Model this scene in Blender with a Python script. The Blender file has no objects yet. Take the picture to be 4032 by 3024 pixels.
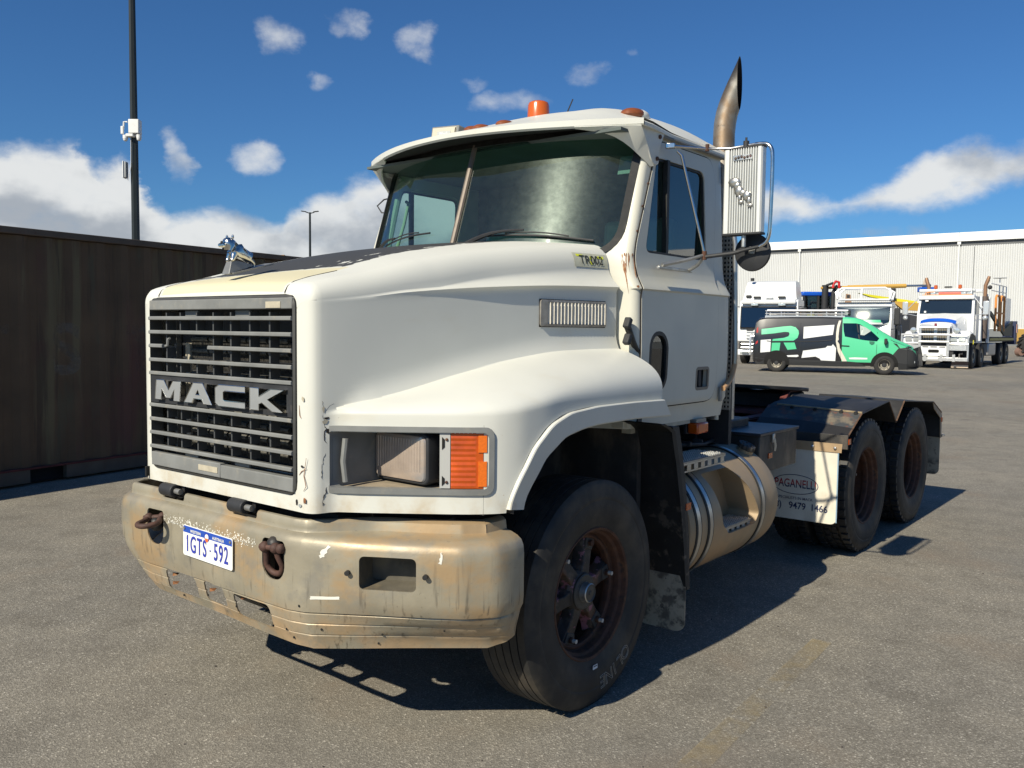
import bpy, bmesh, math, random
from math import radians as rad, sin, cos, pi, sqrt
from mathutils import Vector, Matrix
from mathutils.geometry import tessellate_polygon
SC = bpy.context.scene
COL = SC.collection
random.seed(7)
# ---------------------------------------------------------------- camera
CAM_C = Vector((3.262, -3.245, 1.70))
CR = Vector((0.7794, 0.6264, 0.0105)); CU = Vector((-0.0477, 0.0427, 0.998)); CF = Vector((-0.6247, 0.7783, -0.0631))
cam = bpy.data.cameras.new('camera'); camo = bpy.data.objects.new('camera', cam); COL.objects.link(camo)
CU = CR.cross(CF).normalized(); CR = CF.cross(CU).normalized(); CF.normalize()
camo.matrix_world = Matrix(((CR.x, CU.x, -CF.x, CAM_C.x), (CR.y, CU.y, -CF.y, CAM_C.y), (CR.z, CU.z, -CF.z, CAM_C.z), (0, 0, 0, 1)))
cam.sensor_fit = 'HORIZONTAL'; cam.sensor_width = 36; cam.lens = 3430 / 4032 * 36
cam.clip_start = .05; cam.clip_end = 4000
SC.camera = camo
SC.render.resolution_x = 1024; SC.render.resolution_y = 768
SC.view_settings.view_transform = 'Standard'; SC.view_settings.look = 'None'
SC.view_settings.gamma = 1; SC.view_settings.exposure = 0.28
try: SC.view_settings.use_curve_mapping = False
except Exception: pass
# ---------------------------------------------------------------- sun and sky
SUN_EL = 37.7
SUN_TO = Vector((-0.012, -1, 0)).normalized() * cos(rad(SUN_EL)) + Vector((0, 0, sin(rad(SUN_EL))))   # direction towards the sun
sl = bpy.data.lights.new('sun', 'SUN'); sl.energy = 5.0; sl.angle = rad(.53); sl.color = (1, .92, .75)
so = bpy.data.objects.new('sun', sl); COL.objects.link(so)
so.rotation_euler = SUN_TO.to_track_quat('Z', 'Y').to_euler()
FH = Vector((CF.x, CF.y, 0)).normalized(); RH = Vector((FH.y, -FH.x, 0))
CAMAZ = math.atan2(FH.x, FH.y)           # azimuth of the view, clockwise from +Y

def sky_dir(u, v):
    d = (CF * 3430 + CR * (u - 2016) - CU * (v - 1512)).normalized(); return math.atan2(d.x, d.y), math.asin(d.z)
# cloud bank outline: (u, top v, bottom v) in the photograph, turned into azimuth / elevation below
BANK = [(-500, 640, 2000), (0, 555, 2000), (130, 535, 2000), (310, 560, 2000), (380, 650, 2000), (470, 600, 2000), (530, 640, 2000), (590, 760, 2000), (680, 835, 2000), (800, 815, 2000), (980, 850, 2000), (1110, 860, 2000),
        (1190, 790, 2000), (1290, 745, 2000), (1400, 700, 2000), (1560, 670, 2000), (1800, 700, 2000), (2200, 760, 1330), (2600, 760, 1150), (2980, 715, 880), (3120, 705, 860), (3260, 770, 850), (3400, 735, 845), (3520, 690, 830),
        (3620, 620, 825), (3720, 555, 815), (3830, 530, 790), (3930, 560, 740), (4040, 545, 700), (4300, 560, 720)]
PUFFS = [(1095, 165, 105, 80, .62), (1365, 105, 95, 70, .28), (1635, 150, 105, 72, .5), (1275, 335, 80, 45, .18), (1010, 622, 120, 68, .75), (690, 640, 62, 105, .6),
         (1990, 405, 240, 75, .38), (1890, 315, 100, 50, .1), (2310, 275, 115, 60, .36), (3440, 915, 130, 36, .35), (3620, 905, 100, 40, .2), (2500, 220, 60, 45, .02)]
def build_world():
    w = bpy.data.worlds.new('World'); SC.world = w; w.use_nodes = True
    nt = w.node_tree; N = nt.nodes; L = nt.links; N.clear()
    out = N.new('ShaderNodeOutputWorld'); bg = N.new('ShaderNodeBackground')
    bg.inputs['Strength'].default_value = SKY_STRENGTH
    L.new(bg.outputs[0], out.inputs[0])
    sky = N.new('ShaderNodeTexSky'); sky.sky_type = 'NISHITA'; sky.sun_disc = False
    sky.sun_elevation = rad(SUN_EL); sky.sun_rotation = math.atan2(SUN_TO.x, SUN_TO.y) % (2 * pi)
    sky.air_density = 1.0; sky.dust_density = .25; sky.ozone_density = 4.0; sky.altitude = 0
    def M(op, a, b=None, c=None, clamp=False):
        m = N.new('ShaderNodeMath'); m.operation = op; m.use_clamp = clamp
        for i, v in enumerate((a, b, c)):
            if v is None: continue
            if isinstance(v, (int, float)): m.inputs[i].default_value = v
            else: L.new(v, m.inputs[i])
        return m.outputs[0]
    def V(op, a, b):
        m = N.new('ShaderNodeVectorMath'); m.operation = op
        for i, v in enumerate((a, b)):
            if isinstance(v, tuple): m.inputs[i].default_value = v
            else: L.new(v, m.inputs[i])
        return m.outputs[0] if op != 'DOT_PRODUCT' else m.outputs['Value']
    def noise(vec, s, d, r=.58):
        n = N.new('ShaderNodeTexNoise'); n.inputs['Scale'].default_value = s; n.inputs['Detail'].default_value = d; n.inputs['Roughness'].default_value = r; L.new(vec, n.inputs['Vector']); return n
    tc = N.new('ShaderNodeTexCoord'); sx = N.new('ShaderNodeSeparateXYZ'); L.new(tc.outputs['Generated'], sx.inputs[0])
    az = M('ARCTAN2', sx.outputs[0], sx.outputs[1]); el = M('ARCSINE', sx.outputs[2])
    cb = N.new('ShaderNodeCombineXYZ'); L.new(az, cb.inputs[0]); L.new(M('MULTIPLY', el, 1.35), cb.inputs[1])
    nw = noise(cb.outputs[0], 14, 8, .6)
    wob = V('MULTIPLY', V('SUBTRACT', nw.outputs['Color'], (.5, .5, .5)), (.07, .045, 0))
    c0 = N.new('ShaderNodeCombineXYZ'); L.new(az, c0.inputs[0]); L.new(el, c0.inputs[1])
    wa = V('ADD', c0.outputs[0], wob); sw = N.new('ShaderNodeSeparateXYZ'); L.new(wa, sw.inputs[0])
    a0 = sky_dir(-500, 700)[0]; a1 = sky_dir(4300, 700)[0]; tt = M('DIVIDE', M('SUBTRACT', sw.outputs[0], a0), a1 - a0)
    def ramp(k):
        r = N.new('ShaderNodeFloatCurve'); L.new(tt, r.inputs['Value']); r.inputs['Factor'].default_value = 1; c = r.mapping; c.use_clip = False; cv = c.curves[0]; pts = []
        for b in BANK:
            a, e = sky_dir(b[0], b[k]); pts.append(((a - a0) / (a1 - a0), max(-.2, e) + .3))
        cv.points[0].location = pts[0]; cv.points[-1].location = pts[-1]
        for p in pts[1:-1]: cv.points.new(*p)
        for p in cv.points: p.handle_type = 'VECTOR'
        c.update(); return M('SUBTRACT', r.outputs[0], .3)
    top = ramp(1); bot = ramp(2)
    dt = M('MULTIPLY', M('SUBTRACT', top, sw.outputs[1]), 60); db = M('MULTIPLY', M('SUBTRACT', sw.outputs[1], bot), 60)
    inside = M('MULTIPLY', M('SUBTRACT', .5, M('ABSOLUTE', M('SUBTRACT', tt, .5))), 40.0)
    bank = M('MINIMUM', M('MINIMUM', M('MINIMUM', dt, db), inside), 1.25)
    acc = bank
    for (u, v, a, b, s) in PUFFS:
        caz, cel = sky_dir(u, v); q = V('MULTIPLY', V('SUBTRACT', wa, (caz, cel, 0)), (3430 / a, 3430 / b, 0))
        acc = M('MAXIMUM', acc, M('SUBTRACT', s, V('DOT_PRODUCT', q, q)))
    # cloud elsewhere round the sky
    big = noise(tc.outputs['Generated'], 2.2, 3)
    away = M('MULTIPLY', M('SUBTRACT', M('ABSOLUTE', M('SUBTRACT', az, CAMAZ)), .66), 5.0, clamp=True)
    other = M('SUBTRACT', M('MULTIPLY', M('SUBTRACT', big.outputs[0], M('ADD', .56, M('MULTIPLY', el, .6))), 9.0), M('MULTIPLY', M('SUBTRACT', 1.0, away), 9.0))
    acc = M('MAXIMUM', acc, M('MINIMUM', other, 1.2))
    f1 = noise(cb.outputs[0], 17, 9, .56)
    s1 = noise(cb.outputs[0], 9, 7, .55); up = V('ADD', cb.outputs[0], (.010, .045, 0)); f1u = noise(up, 9, 4, .5)
    dn = M('ADD', acc, M('MULTIPLY', M('SUBTRACT', f1.outputs[0], .5), 2.2))
    mr = N.new('ShaderNodeMapRange'); mr.interpolation_type = 'SMOOTHSTEP'; L.new(dn, mr.inputs[0]); mr.inputs[1].default_value = -.25; mr.inputs[2].default_value = 1.25
    # brightness: sunlit towards the tops and on billows that face up, grey underneath
    hi = M('SUBTRACT', 1.0, M('MULTIPLY', M('MINIMUM', M('MAXIMUM', dt, 0.0), 7.0), .14))
    lt = M('ADD', M('MULTIPLY', M('SUBTRACT', s1.outputs[0], f1u.outputs[0]), 3.4), M('MULTIPLY', hi, .95))
    light = N.new('ShaderNodeMapRange'); light.interpolation_type = 'SMOOTHSTEP'; L.new(lt, light.inputs[0]); light.inputs[1].default_value = -.05; light.inputs[2].default_value = 1.1
    def mix(f, a, b, bl='MIX'):
        x = N.new('ShaderNodeMix'); x.data_type = 'RGBA'; x.blend_type = bl
        for s, v in (('Factor', f), ('A', a), ('B', b)):
            if isinstance(v, float): x.inputs[s].default_value = v
            elif isinstance(v, tuple): x.inputs[s].default_value = (*v, 1)
            else: L.new(v, x.inputs[s])
        return x.outputs['Result']
    K = CLOUD_GAIN
    cm = mix(light.outputs[0], (.40 * K, .43 * K, .47 * K), (.80 * K, .81 * K, .80 * K))
    skyc = mix(1.0, sky.outputs[0], SKY_TINT, 'MULTIPLY')
    L.new(mix(M('MULTIPLY', mr.outputs[0], .94), skyc, cm), bg.inputs['Color'])
SKY_STRENGTH = .066; CLOUD_GAIN = 12.6; SKY_TINT = (.43, .77, 1.10)
build_world()

# ---------------------------------------------------------------- material helpers
def mat(name, col=(.5, .5, .5), rough=.5, metal=0., spec=.5, var=0., vscale=6., bump=0., bscale=200., coat=0., layers=(), emit=None, trans=0., rvar=0., rust=None, vdet=4):
    """layers: (colour, noise scale, threshold, softness, amount, (stretch xyz), (zlo,zhi) or None)"""
    m = bpy.data.materials.new(name); m.use_nodes = True
    nt = m.node_tree; N = nt.nodes; L = nt.links; b = N['Principled BSDF']
    b.inputs['Roughness'].default_value = rough; b.inputs['Metallic'].default_value = metal
    b.inputs['Specular IOR Level'].default_value = spec; b.inputs['Coat Weight'].default_value = coat
    if coat: b.inputs['Coat Roughness'].default_value = .12
    if trans: b.inputs['Transmission Weight'].default_value = trans
    if emit: b.inputs['Emission Color'].default_value = (*emit[:3], 1); b.inputs['Emission Strength'].default_value = emit[3]
    tc = N.new('ShaderNodeTexCoord'); src = tc.outputs['Object']
    def noise(scale, det=4, stretch=None, r=.55):
        nz = N.new('ShaderNodeTexNoise'); nz.inputs['Scale'].default_value = scale; nz.inputs['Detail'].default_value = det; nz.inputs['Roughness'].default_value = r
        if stretch:
            mp = N.new('ShaderNodeMapping'); mp.inputs['Scale'].default_value = stretch; L.new(src, mp.inputs[0]); L.new(mp.outputs[0], nz.inputs['Vector'])
        else: L.new(src, nz.inputs['Vector'])
        return nz.outputs['Fac']
    cur = None
    if var or layers:
        rgb = N.new('ShaderNodeRGB'); rgb.outputs[0].default_value = (*col, 1); cur = rgb.outputs[0]
        if var:
            mr = N.new('ShaderNodeMapRange'); L.new(noise(vscale, vdet), mr.inputs[0]); mr.inputs[1].default_value = .3; mr.inputs[2].default_value = .7
            mr.inputs[3].default_value = 1 - var; mr.inputs[4].default_value = 1 + var
            mm = N.new('ShaderNodeVectorMath'); mm.operation = 'SCALE'; L.new(cur, mm.inputs[0]); L.new(mr.outputs[0], mm.inputs['Scale']); cur = mm.outputs[0]
        for ly in layers:
            c2, s, th, soft, amt, st, zr = ly
            mr = N.new('ShaderNodeMapRange'); mr.interpolation_type = 'SMOOTHSTEP'; L.new(noise(s, 6, st, .6), mr.inputs[0])
            mr.inputs[1].default_value = th; mr.inputs[2].default_value = th + soft; mr.inputs[3].default_value = 0; mr.inputs[4].default_value = amt
            f = mr.outputs[0]
            if zr:
                sp = N.new('ShaderNodeSeparateXYZ'); L.new(src, sp.inputs[0])
                mz = N.new('ShaderNodeMapRange'); mz.interpolation_type = 'SMOOTHSTEP'; L.new(sp.outputs[2], mz.inputs[0])
                mz.inputs[1].default_value = zr[0]; mz.inputs[2].default_value = zr[1]; mz.inputs[3].default_value = 1; mz.inputs[4].default_value = 0
                mu = N.new('ShaderNodeMath'); mu.operation = 'MULTIPLY'; L.new(f, mu.inputs[0]); L.new(mz.outputs[0], mu.inputs[1]); f = mu.outputs[0]
            mx = N.new('ShaderNodeMix'); mx.data_type = 'RGBA'; L.new(f, mx.inputs['Factor']); L.new(cur, mx.inputs['A']); mx.inputs['B'].default_value = (*c2, 1); cur = mx.outputs['Result']
        L.new(cur, b.inputs['Base Color'])
    else: b.inputs['Base Color'].default_value = (*col, 1)
    if rvar:
        mr = N.new('ShaderNodeMapRange'); L.new(noise(vscale * 1.7), mr.inputs[0]); mr.inputs[1].default_value = .3; mr.inputs[2].default_value = .7
        mr.inputs[3].default_value = max(.02, rough - rvar); mr.inputs[4].default_value = min(1, rough + rvar); L.new(mr.outputs[0], b.inputs['Roughness'])
    if bump:
        bp = N.new('ShaderNodeBump'); bp.inputs['Strength'].default_value = bump; bp.inputs['Distance'].default_value = .004
        L.new(noise(bscale, 5), bp.inputs['Height']); L.new(bp.outputs[0], b.inputs['Normal'])
    return m

def glass(name, tint=(.5, .62, .58), refl=.0, dust=.0, dustrough=.3, frost=0., dustcol=(.6, .62, .58), ior=1.5):
    m = bpy.data.materials.new(name); m.use_nodes = True
    nt = m.node_tree; N = nt.nodes; L = nt.links; N.clear()
    o = N.new('ShaderNodeOutputMaterial'); t = N.new('ShaderNodeBsdfTransparent'); t.inputs[0].default_value = (*tint, 1)
    gl = N.new('ShaderNodeBsdfGlossy'); gl.inputs['Roughness'].default_value = .02; gl.inputs[0].default_value = (.95, .97, 1, 1)
    fr = N.new('ShaderNodeFresnel'); fr.inputs[0].default_value = ior
    ad = N.new('ShaderNodeMath'); ad.operation = 'ADD'; ad.use_clamp = True; L.new(fr.outputs[0], ad.inputs[0]); ad.inputs[1].default_value = refl
    mx = N.new('ShaderNodeMixShader'); L.new(ad.outputs[0], mx.inputs[0]); L.new(t.outputs[0], mx.inputs[1]); L.new(gl.outputs[0], mx.inputs[2])
    cur = mx.outputs[0]
    if dust:
        g2 = N.new('ShaderNodeBsdfGlossy'); g2.inputs['Roughness'].default_value = dustrough; g2.inputs[0].default_value = (*dustcol, 1)
        df = N.new('ShaderNodeBsdfDiffuse'); df.inputs[0].default_value = (*dustcol, 1)
        m2 = N.new('ShaderNodeMixShader'); m2.inputs[0].default_value = .45; L.new(g2.outputs[0], m2.inputs[1]); L.new(df.outputs[0], m2.inputs[2])
        tc = N.new('ShaderNodeTexCoord'); nz = N.new('ShaderNodeTexNoise'); nz.inputs['Scale'].default_value = 26; nz.inputs['Detail'].default_value = 9; nz.inputs['Roughness'].default_value = .7
        L.new(tc.outputs['Object'], nz.inputs['Vector'])
        mr = N.new('ShaderNodeMapRange'); L.new(nz.outputs[0], mr.inputs[0]); mr.inputs[1].default_value = .35; mr.inputs[2].default_value = .7; mr.inputs[3].default_value = dust * .75; mr.inputs[4].default_value = dust * 1.3
        m3 = N.new('ShaderNodeMixShader'); L.new(mr.outputs[0], m3.inputs[0]); L.new(cur, m3.inputs[1]); L.new(m2.outputs[0], m3.inputs[2]); cur = m3.outputs[0]
    L.new(cur, o.inputs[0])
    return m

# ---------------------------------------------------------------- mesh helpers
class MB:
    """collects shapes and builds them as one mesh object"""
    def __init__(s): s.v = []; s.f = []; s.m = []; s.mi = 0
    def add(s, vs, fs):
        o = len(s.v); s.v += [tuple(p) for p in vs]; s.f += [tuple(i + o for i in f) for f in fs]; s.m += [s.mi] * len(fs); return s
    def box(s, c, d, rz=0, rx=0, ry=0, taper=1.):
        x, y, z = d[0] / 2, d[1] / 2, d[2] / 2
        vs = [Vector((a * x * (taper if e > 0 else 1), b * y * (taper if e > 0 else 1), e * z)) for e in (-1, 1) for b in (-1, 1) for a in (-1, 1)]
        R = Matrix.Rotation(rz, 3, 'Z') @ Matrix.Rotation(ry, 3, 'Y') @ Matrix.Rotation(rx, 3, 'X')
        return s.add([R @ p + Vector(c) for p in vs], [(0, 2, 3, 1), (4, 5, 7, 6), (0, 1, 5, 4), (2, 6, 7, 3), (0, 4, 6, 2), (1, 3, 7, 5)])
    def b2(s, lo, hi): return s.box([(a + b) / 2 for a, b in zip(lo, hi)], [abs(b - a) for a, b in zip(lo, hi)])
    def prism(s, poly, axis, a0, a1):
        """poly 2D in the other two axes (cyclic order x:(y,z) y:(x,z) z:(x,y))"""
        def P(p, a):
            return {'x': (a, p[0], p[1]), 'y': (p[0], a, p[1]), 'z': (p[0], p[1], a)}[axis]
        n = len(poly); vs = [P(p, a0) for p in poly] + [P(p, a1) for p in poly]
        fs = [tuple(reversed(range(n))), tuple(range(n, 2 * n))] + [(i, (i + 1) % n, n + (i + 1) % n, n + i) for i in range(n)]
        return s.add(vs, fs)
    def tube(s, pts, r, n=10, cap=True):
        pts = [Vector(p) for p in pts]; rs = r if isinstance(r, (list, tuple)) else [r] * len(pts)
        vs = []; fs = []; up = None
        for i, p in enumerate(pts):
            t = (pts[min(i + 1, len(pts) - 1)] - pts[max(i - 1, 0)]).normalized()
            if up is None:
                up = t.orthogonal().normalized()
            up = (up - t * up.dot(t)).normalized(); b = t.cross(up)
            for k in range(n):
                a = 2 * pi * k / n; vs.append(p + (up * cos(a) + b * sin(a)) * rs[i])
        for i in range(len(pts) - 1):
            for k in range(n):
                fs.append((i * n + k, i * n + (k + 1) % n, (i + 1) * n + (k + 1) % n, (i + 1) * n + k))
        if cap: fs.append(tuple(reversed(range(n)))); fs.append(tuple(range((len(pts) - 1) * n, len(pts) * n)))
        return s.add(vs, fs)
    def cyl(s, a, b, r, n=20, r2=None): return s.tube([a, b], [r, r if r2 is None else r2], n)
    def lathe(s, prof, c, axis='x', n=48, closed=False, a0=0, a1=2 * pi):
        """prof: (offset along axis, radius)"""
        full = abs(a1 - a0 - 2 * pi) < 1e-6; m = n if full else n + 1; vs = []
        for (o, r) in prof:
            for k in range(m):
                a = a0 + (a1 - a0) * k / n; p = {'x': (o, r * cos(a), r * sin(a)), 'y': (r * cos(a), o, r * sin(a)), 'z': (r * cos(a), r * sin(a), o)}[axis]
                vs.append((p[0] + c[0], p[1] + c[1], p[2] + c[2]))
        fs = []; q = len(prof)
        for i in range(q if closed else q - 1):
            j = (i + 1) % q
            for k in range(n):
                k2 = (k + 1) % m; fs.append((i * m + k, i * m + k2, j * m + k2, j * m + k))
        return s.add(vs, fs)
    def grid(s, fn, nu, nv, wrapu=False):
        vs = [fn(i, j) for i in range(nu) for j in range(nv)]; fs = []
        for i in range(nu if wrapu else nu - 1):
            for j in range(nv - 1): fs.append((i * nv + j, ((i + 1) % nu) * nv + j, ((i + 1) % nu) * nv + j + 1, i * nv + j + 1))
        return s.add(vs, fs)
    def sphere(s, c, r, n=16, sq=(1, 1, 1)):
        vs = []; fs = []; h = n // 2
        for i in range(h + 1):
            for k in range(n):
                a = pi * i / h; b = 2 * pi * k / n; vs.append((c[0] + r * sin(a) * cos(b) * sq[0], c[1] + r * sin(a) * sin(b) * sq[1], c[2] + r * cos(a) * sq[2]))
        for i in range(h):
            for k in range(n): fs.append((i * n + k, (i + 1) * n + k, (i + 1) * n + (k + 1) % n, i * n + (k + 1) % n))
        return s.add(vs, fs)
    def xf(s, M):
        s.v = [tuple(M @ Vector(p)) for p in s.v]; return s
    def mirrorx(s):
        n = len(s.v); s.v += [(-p[0], p[1], p[2]) for p in s.v]; s.f += [tuple(reversed([i + n for i in f])) for f in s.f]; s.m += list(s.m); return s
    def build(s, name, m, parent=None, smooth=35, bev=0., seg=2, merge=False, kind=None, recalc=True, label=None):
        me = bpy.data.meshes.new(name); me.from_pydata(s.v, [], s.f)
        ms = m if isinstance(m, (list, tuple)) else [m]
        for q in ms: me.materials.append(q)
        if len(ms) > 1: me.polygons.foreach_set('material_index', s.m)
        bm = bmesh.new(); bm.from_mesh(me)
        if merge: bmesh.ops.remove_doubles(bm, verts=bm.verts, dist=1e-5)
        if recalc: bmesh.ops.recalc_face_normals(bm, faces=bm.faces)
        bm.to_mesh(me); bm.free()
        if smooth:
            me.polygons.foreach_set('use_smooth', [True] * len(me.polygons)); me.set_sharp_from_angle(angle=rad(smooth))
        o = bpy.data.objects.new(name, me); COL.objects.link(o)
        if parent is not None: o.parent = parent
        if bev:
            b = o.modifiers.new('bevel', 'BEVEL'); b.width = bev; b.segments = seg; b.limit_method = 'ANGLE'; b.angle_limit = rad(32); b.harden_normals = False
        if kind: o['kind'] = kind
        if label: o['label'] = label
        return o
def tag(o, label=None, cat=None, group=None, kind=None):
    if label: o['label'] = label
    if cat: o['category'] = cat
    if group: o['group'] = group
    if kind: o['kind'] = kind
    return o
def empty(name, loc=(0, 0, 0), rz=0, label=None, cat=None, group=None):
    o = bpy.data.objects.new(name, None); COL.objects.link(o); o.location = loc; o.rotation_euler = (0, 0, rz); o.empty_display_size = .2
    return tag(o, label, cat, group)
def copy_tree(o, parent=None):
    c = o.copy(); COL.objects.link(c); c.parent = parent
    for ch in list(o.children): copy_tree(ch, c)
    return c
def lin(tab, x):
    if x <= tab[0][0]: return tab[0][1]
    for (a, b), (c, d) in zip(tab, tab[1:]):
        if x <= c: return b + (d - b) * (x - a) / (c - a)
    return tab[-1][1]
def cat(tab, x):
    """smooth (monotone cubic-ish) interpolation of a table"""
    n = len(tab)
    if x <= tab[0][0]: return tab[0][1]
    if x >= tab[-1][0]: return tab[-1][1]
    for i in range(n - 1):
        if x <= tab[i + 1][0]: break
    x0, y0 = tab[i]; x1, y1 = tab[i + 1]; h = x1 - x0; dd = (y1 - y0) / h
    def sl(j):
        if j == 0: return (tab[1][1] - tab[0][1]) / (tab[1][0] - tab[0][0])
        if j == n - 1: return (tab[-1][1] - tab[-2][1]) / (tab[-1][0] - tab[-2][0])
        a = (tab[j][1] - tab[j - 1][1]) / (tab[j][0] - tab[j - 1][0]); b = (tab[j + 1][1] - tab[j][1]) / (tab[j + 1][0] - tab[j][0])
        return 0 if a * b <= 0 else 2 * a * b / (a + b)
    m0, m1 = sl(i), sl(i + 1); t = (x - x0) / h
    return (2 * t**3 - 3 * t**2 + 1) * y0 + (t**3 - 2 * t**2 + t) * h * m0 + (-2 * t**3 + 3 * t**2) * y1 + (t**3 - t**2) * h * m1
def rrect(x0, z0, x1, z1, r, n=5):
    """rounded rectangle, r one radius or four (bl, br, tr, tl)"""
    if not isinstance(r, (list, tuple)): r = [r] * 4
    out = []
    for (cx, cz, rr, a) in ((x0 + r[0], z0 + r[0], r[0], pi), (x1 - r[1], z0 + r[1], r[1], 1.5 * pi), (x1 - r[2], z1 - r[2], r[2], 0), (x0 + r[3], z1 - r[3], r[3], .5 * pi)):
        for k in range(n + 1): out.append((cx + rr * cos(a + k / n * pi / 2), cz + rr * sin(a + k / n * pi / 2)))
    return out
def rpoly(pts, r, n=5):
    """round the corners of a polygon; r one radius or one per corner"""
    out = []; m = len(pts); rs = r if isinstance(r, (list, tuple)) else [r] * m
    for i, p in enumerate(pts):
        p = Vector((p[0], p[1])); a = Vector(pts[i - 1][:2]) - p; b = Vector(pts[(i + 1) % m][:2]) - p
        t = min(rs[i], a.length * .45, b.length * .45); a = p + a.normalized() * t; b = p + b.normalized() * t
        if rs[i] < 1e-5: out.append(tuple(p)); continue
        for k in range(n + 1):
            s = k / n; q = a * (1 - s)**2 + p * 2 * s * (1 - s) + b * s * s; out.append((q.x, q.y))
    return out
def boolean(o, cutters, op='DIFFERENCE'):
    for c in cutters:
        md = o.modifiers.new('b', 'BOOLEAN'); md.object = c; md.operation = op; md.solver = 'EXACT'
    dg = bpy.context.evaluated_depsgraph_get(); dg.update()
    me = bpy.data.meshes.new_from_object(o.evaluated_get(dg)); name = o.data.name
    o.modifiers.clear(); o.data = me; me.name = name
    me.polygons.foreach_set('use_smooth', [True] * len(me.polygons)); me.set_sharp_from_angle(angle=rad(30))
    for c in cutters: bpy.data.objects.remove(c)
    return o
def solid(o, t, off=-1):
    md = o.modifiers.new('s', 'SOLIDIFY'); md.thickness = t; md.offset = off
    dg = bpy.context.evaluated_depsgraph_get(); dg.update()
    me = bpy.data.meshes.new_from_object(o.evaluated_get(dg)); o.modifiers.clear(); o.data = me
    me.polygons.foreach_set('use_smooth', [True] * len(me.polygons)); me.set_sharp_from_angle(angle=rad(30))
    return o
def cutter(poly, axis, a0, a1): return MB().prism(poly, axis, a0, a1).build('cut', MATDUMMY, smooth=0)
MATDUMMY = bpy.data.materials.new('aged_metal')
def text_obj(body, name, m, M, size=.1, depth=.0, sx=1., parent=None, align='CENTER', space=1., bold=0.):
    cu = bpy.data.curves.new(name, 'FONT'); cu.body = body; cu.size = size; cu.align_x = align; cu.align_y = 'CENTER'; cu.extrude = depth; cu.space_character = space; cu.offset = bold
    t = bpy.data.objects.new('t', cu); COL.objects.link(t)
    dg = bpy.context.evaluated_depsgraph_get(); dg.update(); me = bpy.data.meshes.new_from_object(t.evaluated_get(dg)); bpy.data.objects.remove(t)
    me.name = name; me.transform(M @ Matrix.Diagonal((sx, 1, 1, 1))); me.materials.clear(); me.materials.append(m)
    o = bpy.data.objects.new(name, me); COL.objects.link(o)
    if parent is not None: o.parent = parent
    return o
def soften(pts, k=2):
    pts = [Vector(p) for p in pts]
    for _ in range(k):
        q = [pts[0]]
        for a, b in zip(pts, pts[1:]): q += [a.lerp(b, .25), a.lerp(b, .75)]
        pts = q + [pts[-1]]
    return pts
def frame_m(o, x, y):
    """matrix with given origin and x,y axes"""
    x = Vector(x).normalized(); y = Vector(y); y = (y - x * y.dot(x)).normalized(); z = x.cross(y)
    return Matrix(((x.x, y.x, z.x, o[0]), (x.y, y.y, z.y, o[1]), (x.z, y.z, z.z, o[2]), (0, 0, 0, 1)))
def gz(d):
    """height of the yard at distance d in front of the photographer"""
    return lin([(12, 0), (30, .285), (77, .60), (400, .6)], d)
def at(X, d, z=None):
    p = Vector((CAM_C.x, CAM_C.y, 0)) + RH * X + FH * d; p.z = gz(d) + (z or 0); return p
VIEWROT = math.atan2(RH.y, RH.x)      # world angle of 'to the right' in the picture

def decal(polys, fn, name, m, parent=None, cuts=(), cutdir='a', thick=0.0, label=None, kind=None):
    """flat print following a surface: polys in (a, b), fn maps (a, b) -> world"""
    bm = bmesh.new()
    for poly in polys:
        vs = [bm.verts.new((p[0], p[1], 0)) for p in poly]
        for tr in tessellate_polygon([[Vector((p[0], p[1], 0)) for p in poly]]):
            try: bm.faces.new([vs[i] for i in tr])
            except ValueError: pass
    for c in cuts:
        co, no = ((c, 0, 0), (1, 0, 0)) if cutdir == 'a' else ((0, c, 0), (0, 1, 0))
        bmesh.ops.bisect_plane(bm, geom=bm.verts[:] + bm.edges[:] + bm.faces[:], plane_co=co, plane_no=no, dist=1e-6)
    for v in bm.verts: v.co = Vector(fn(v.co.x, v.co.y))
    me = bpy.data.meshes.new(name); bm.to_mesh(me); bm.free(); me.materials.append(m)
    o = bpy.data.objects.new(name, me); COL.objects.link(o)
    if parent is not None: o.parent = parent
    if label: o['label'] = label
    if kind: o['kind'] = kind
    return o
def text_polys(body, size, sx=1., bold=0., space=1.):
    """outline polygons of a word, centred on the origin (holes left out by bridging is not needed for flat triangles)"""
    cu = bpy.data.curves.new('t', 'FONT'); cu.body = body; cu.size = size; cu.align_x = 'CENTER'; cu.align_y = 'CENTER'; cu.offset = bold; cu.space_character = space
    t = bpy.data.objects.new('t', cu); COL.objects.link(t); dg = bpy.context.evaluated_depsgraph_get(); dg.update()
    me = bpy.data.meshes.new_from_object(t.evaluated_get(dg)); bpy.data.objects.remove(t)
    return [[(me.vertices[i].co.x * sx, me.vertices[i].co.y) for i in p.vertices] for p in me.polygons]

# ---------------------------------------------------------------- materials
white = mat('chalky_white_paint', (.62, .62, .565), .42, spec=.35, var=.035, vscale=2.2, layers=[((.55, .48, .34), 3.2, .56, .25, .3, (1, 1, 2.2), None), ((.42, .33, .22), 26, .69, .05, .6, None, (1.0, 1.5)), ((.46, .36, .22), 7, .42, .3, .7, None, (.99, 1.10)), ((.33, .25, .16), 60, .74, .03, .6, None, (1.2, 2.1))], rvar=.08)
cream = mat('yellowed_white_paint', (.70, .66, .50), .55, spec=.3, var=.06, vscale=5, layers=[((.55, .45, .28), 9, .6, .2, .5, None, None)])
cabwhite = mat('cab_white_paint', (.60, .585, .50), .4, spec=.4, var=.04, vscale=2.5, layers=[((.50, .42, .30), 4.5, .6, .25, .35, (1.5, 1.5, .5), None), ((.30, .15, .07), 40, .745, .03, .8, None, (1.1, 2.1))], rvar=.08)
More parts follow.
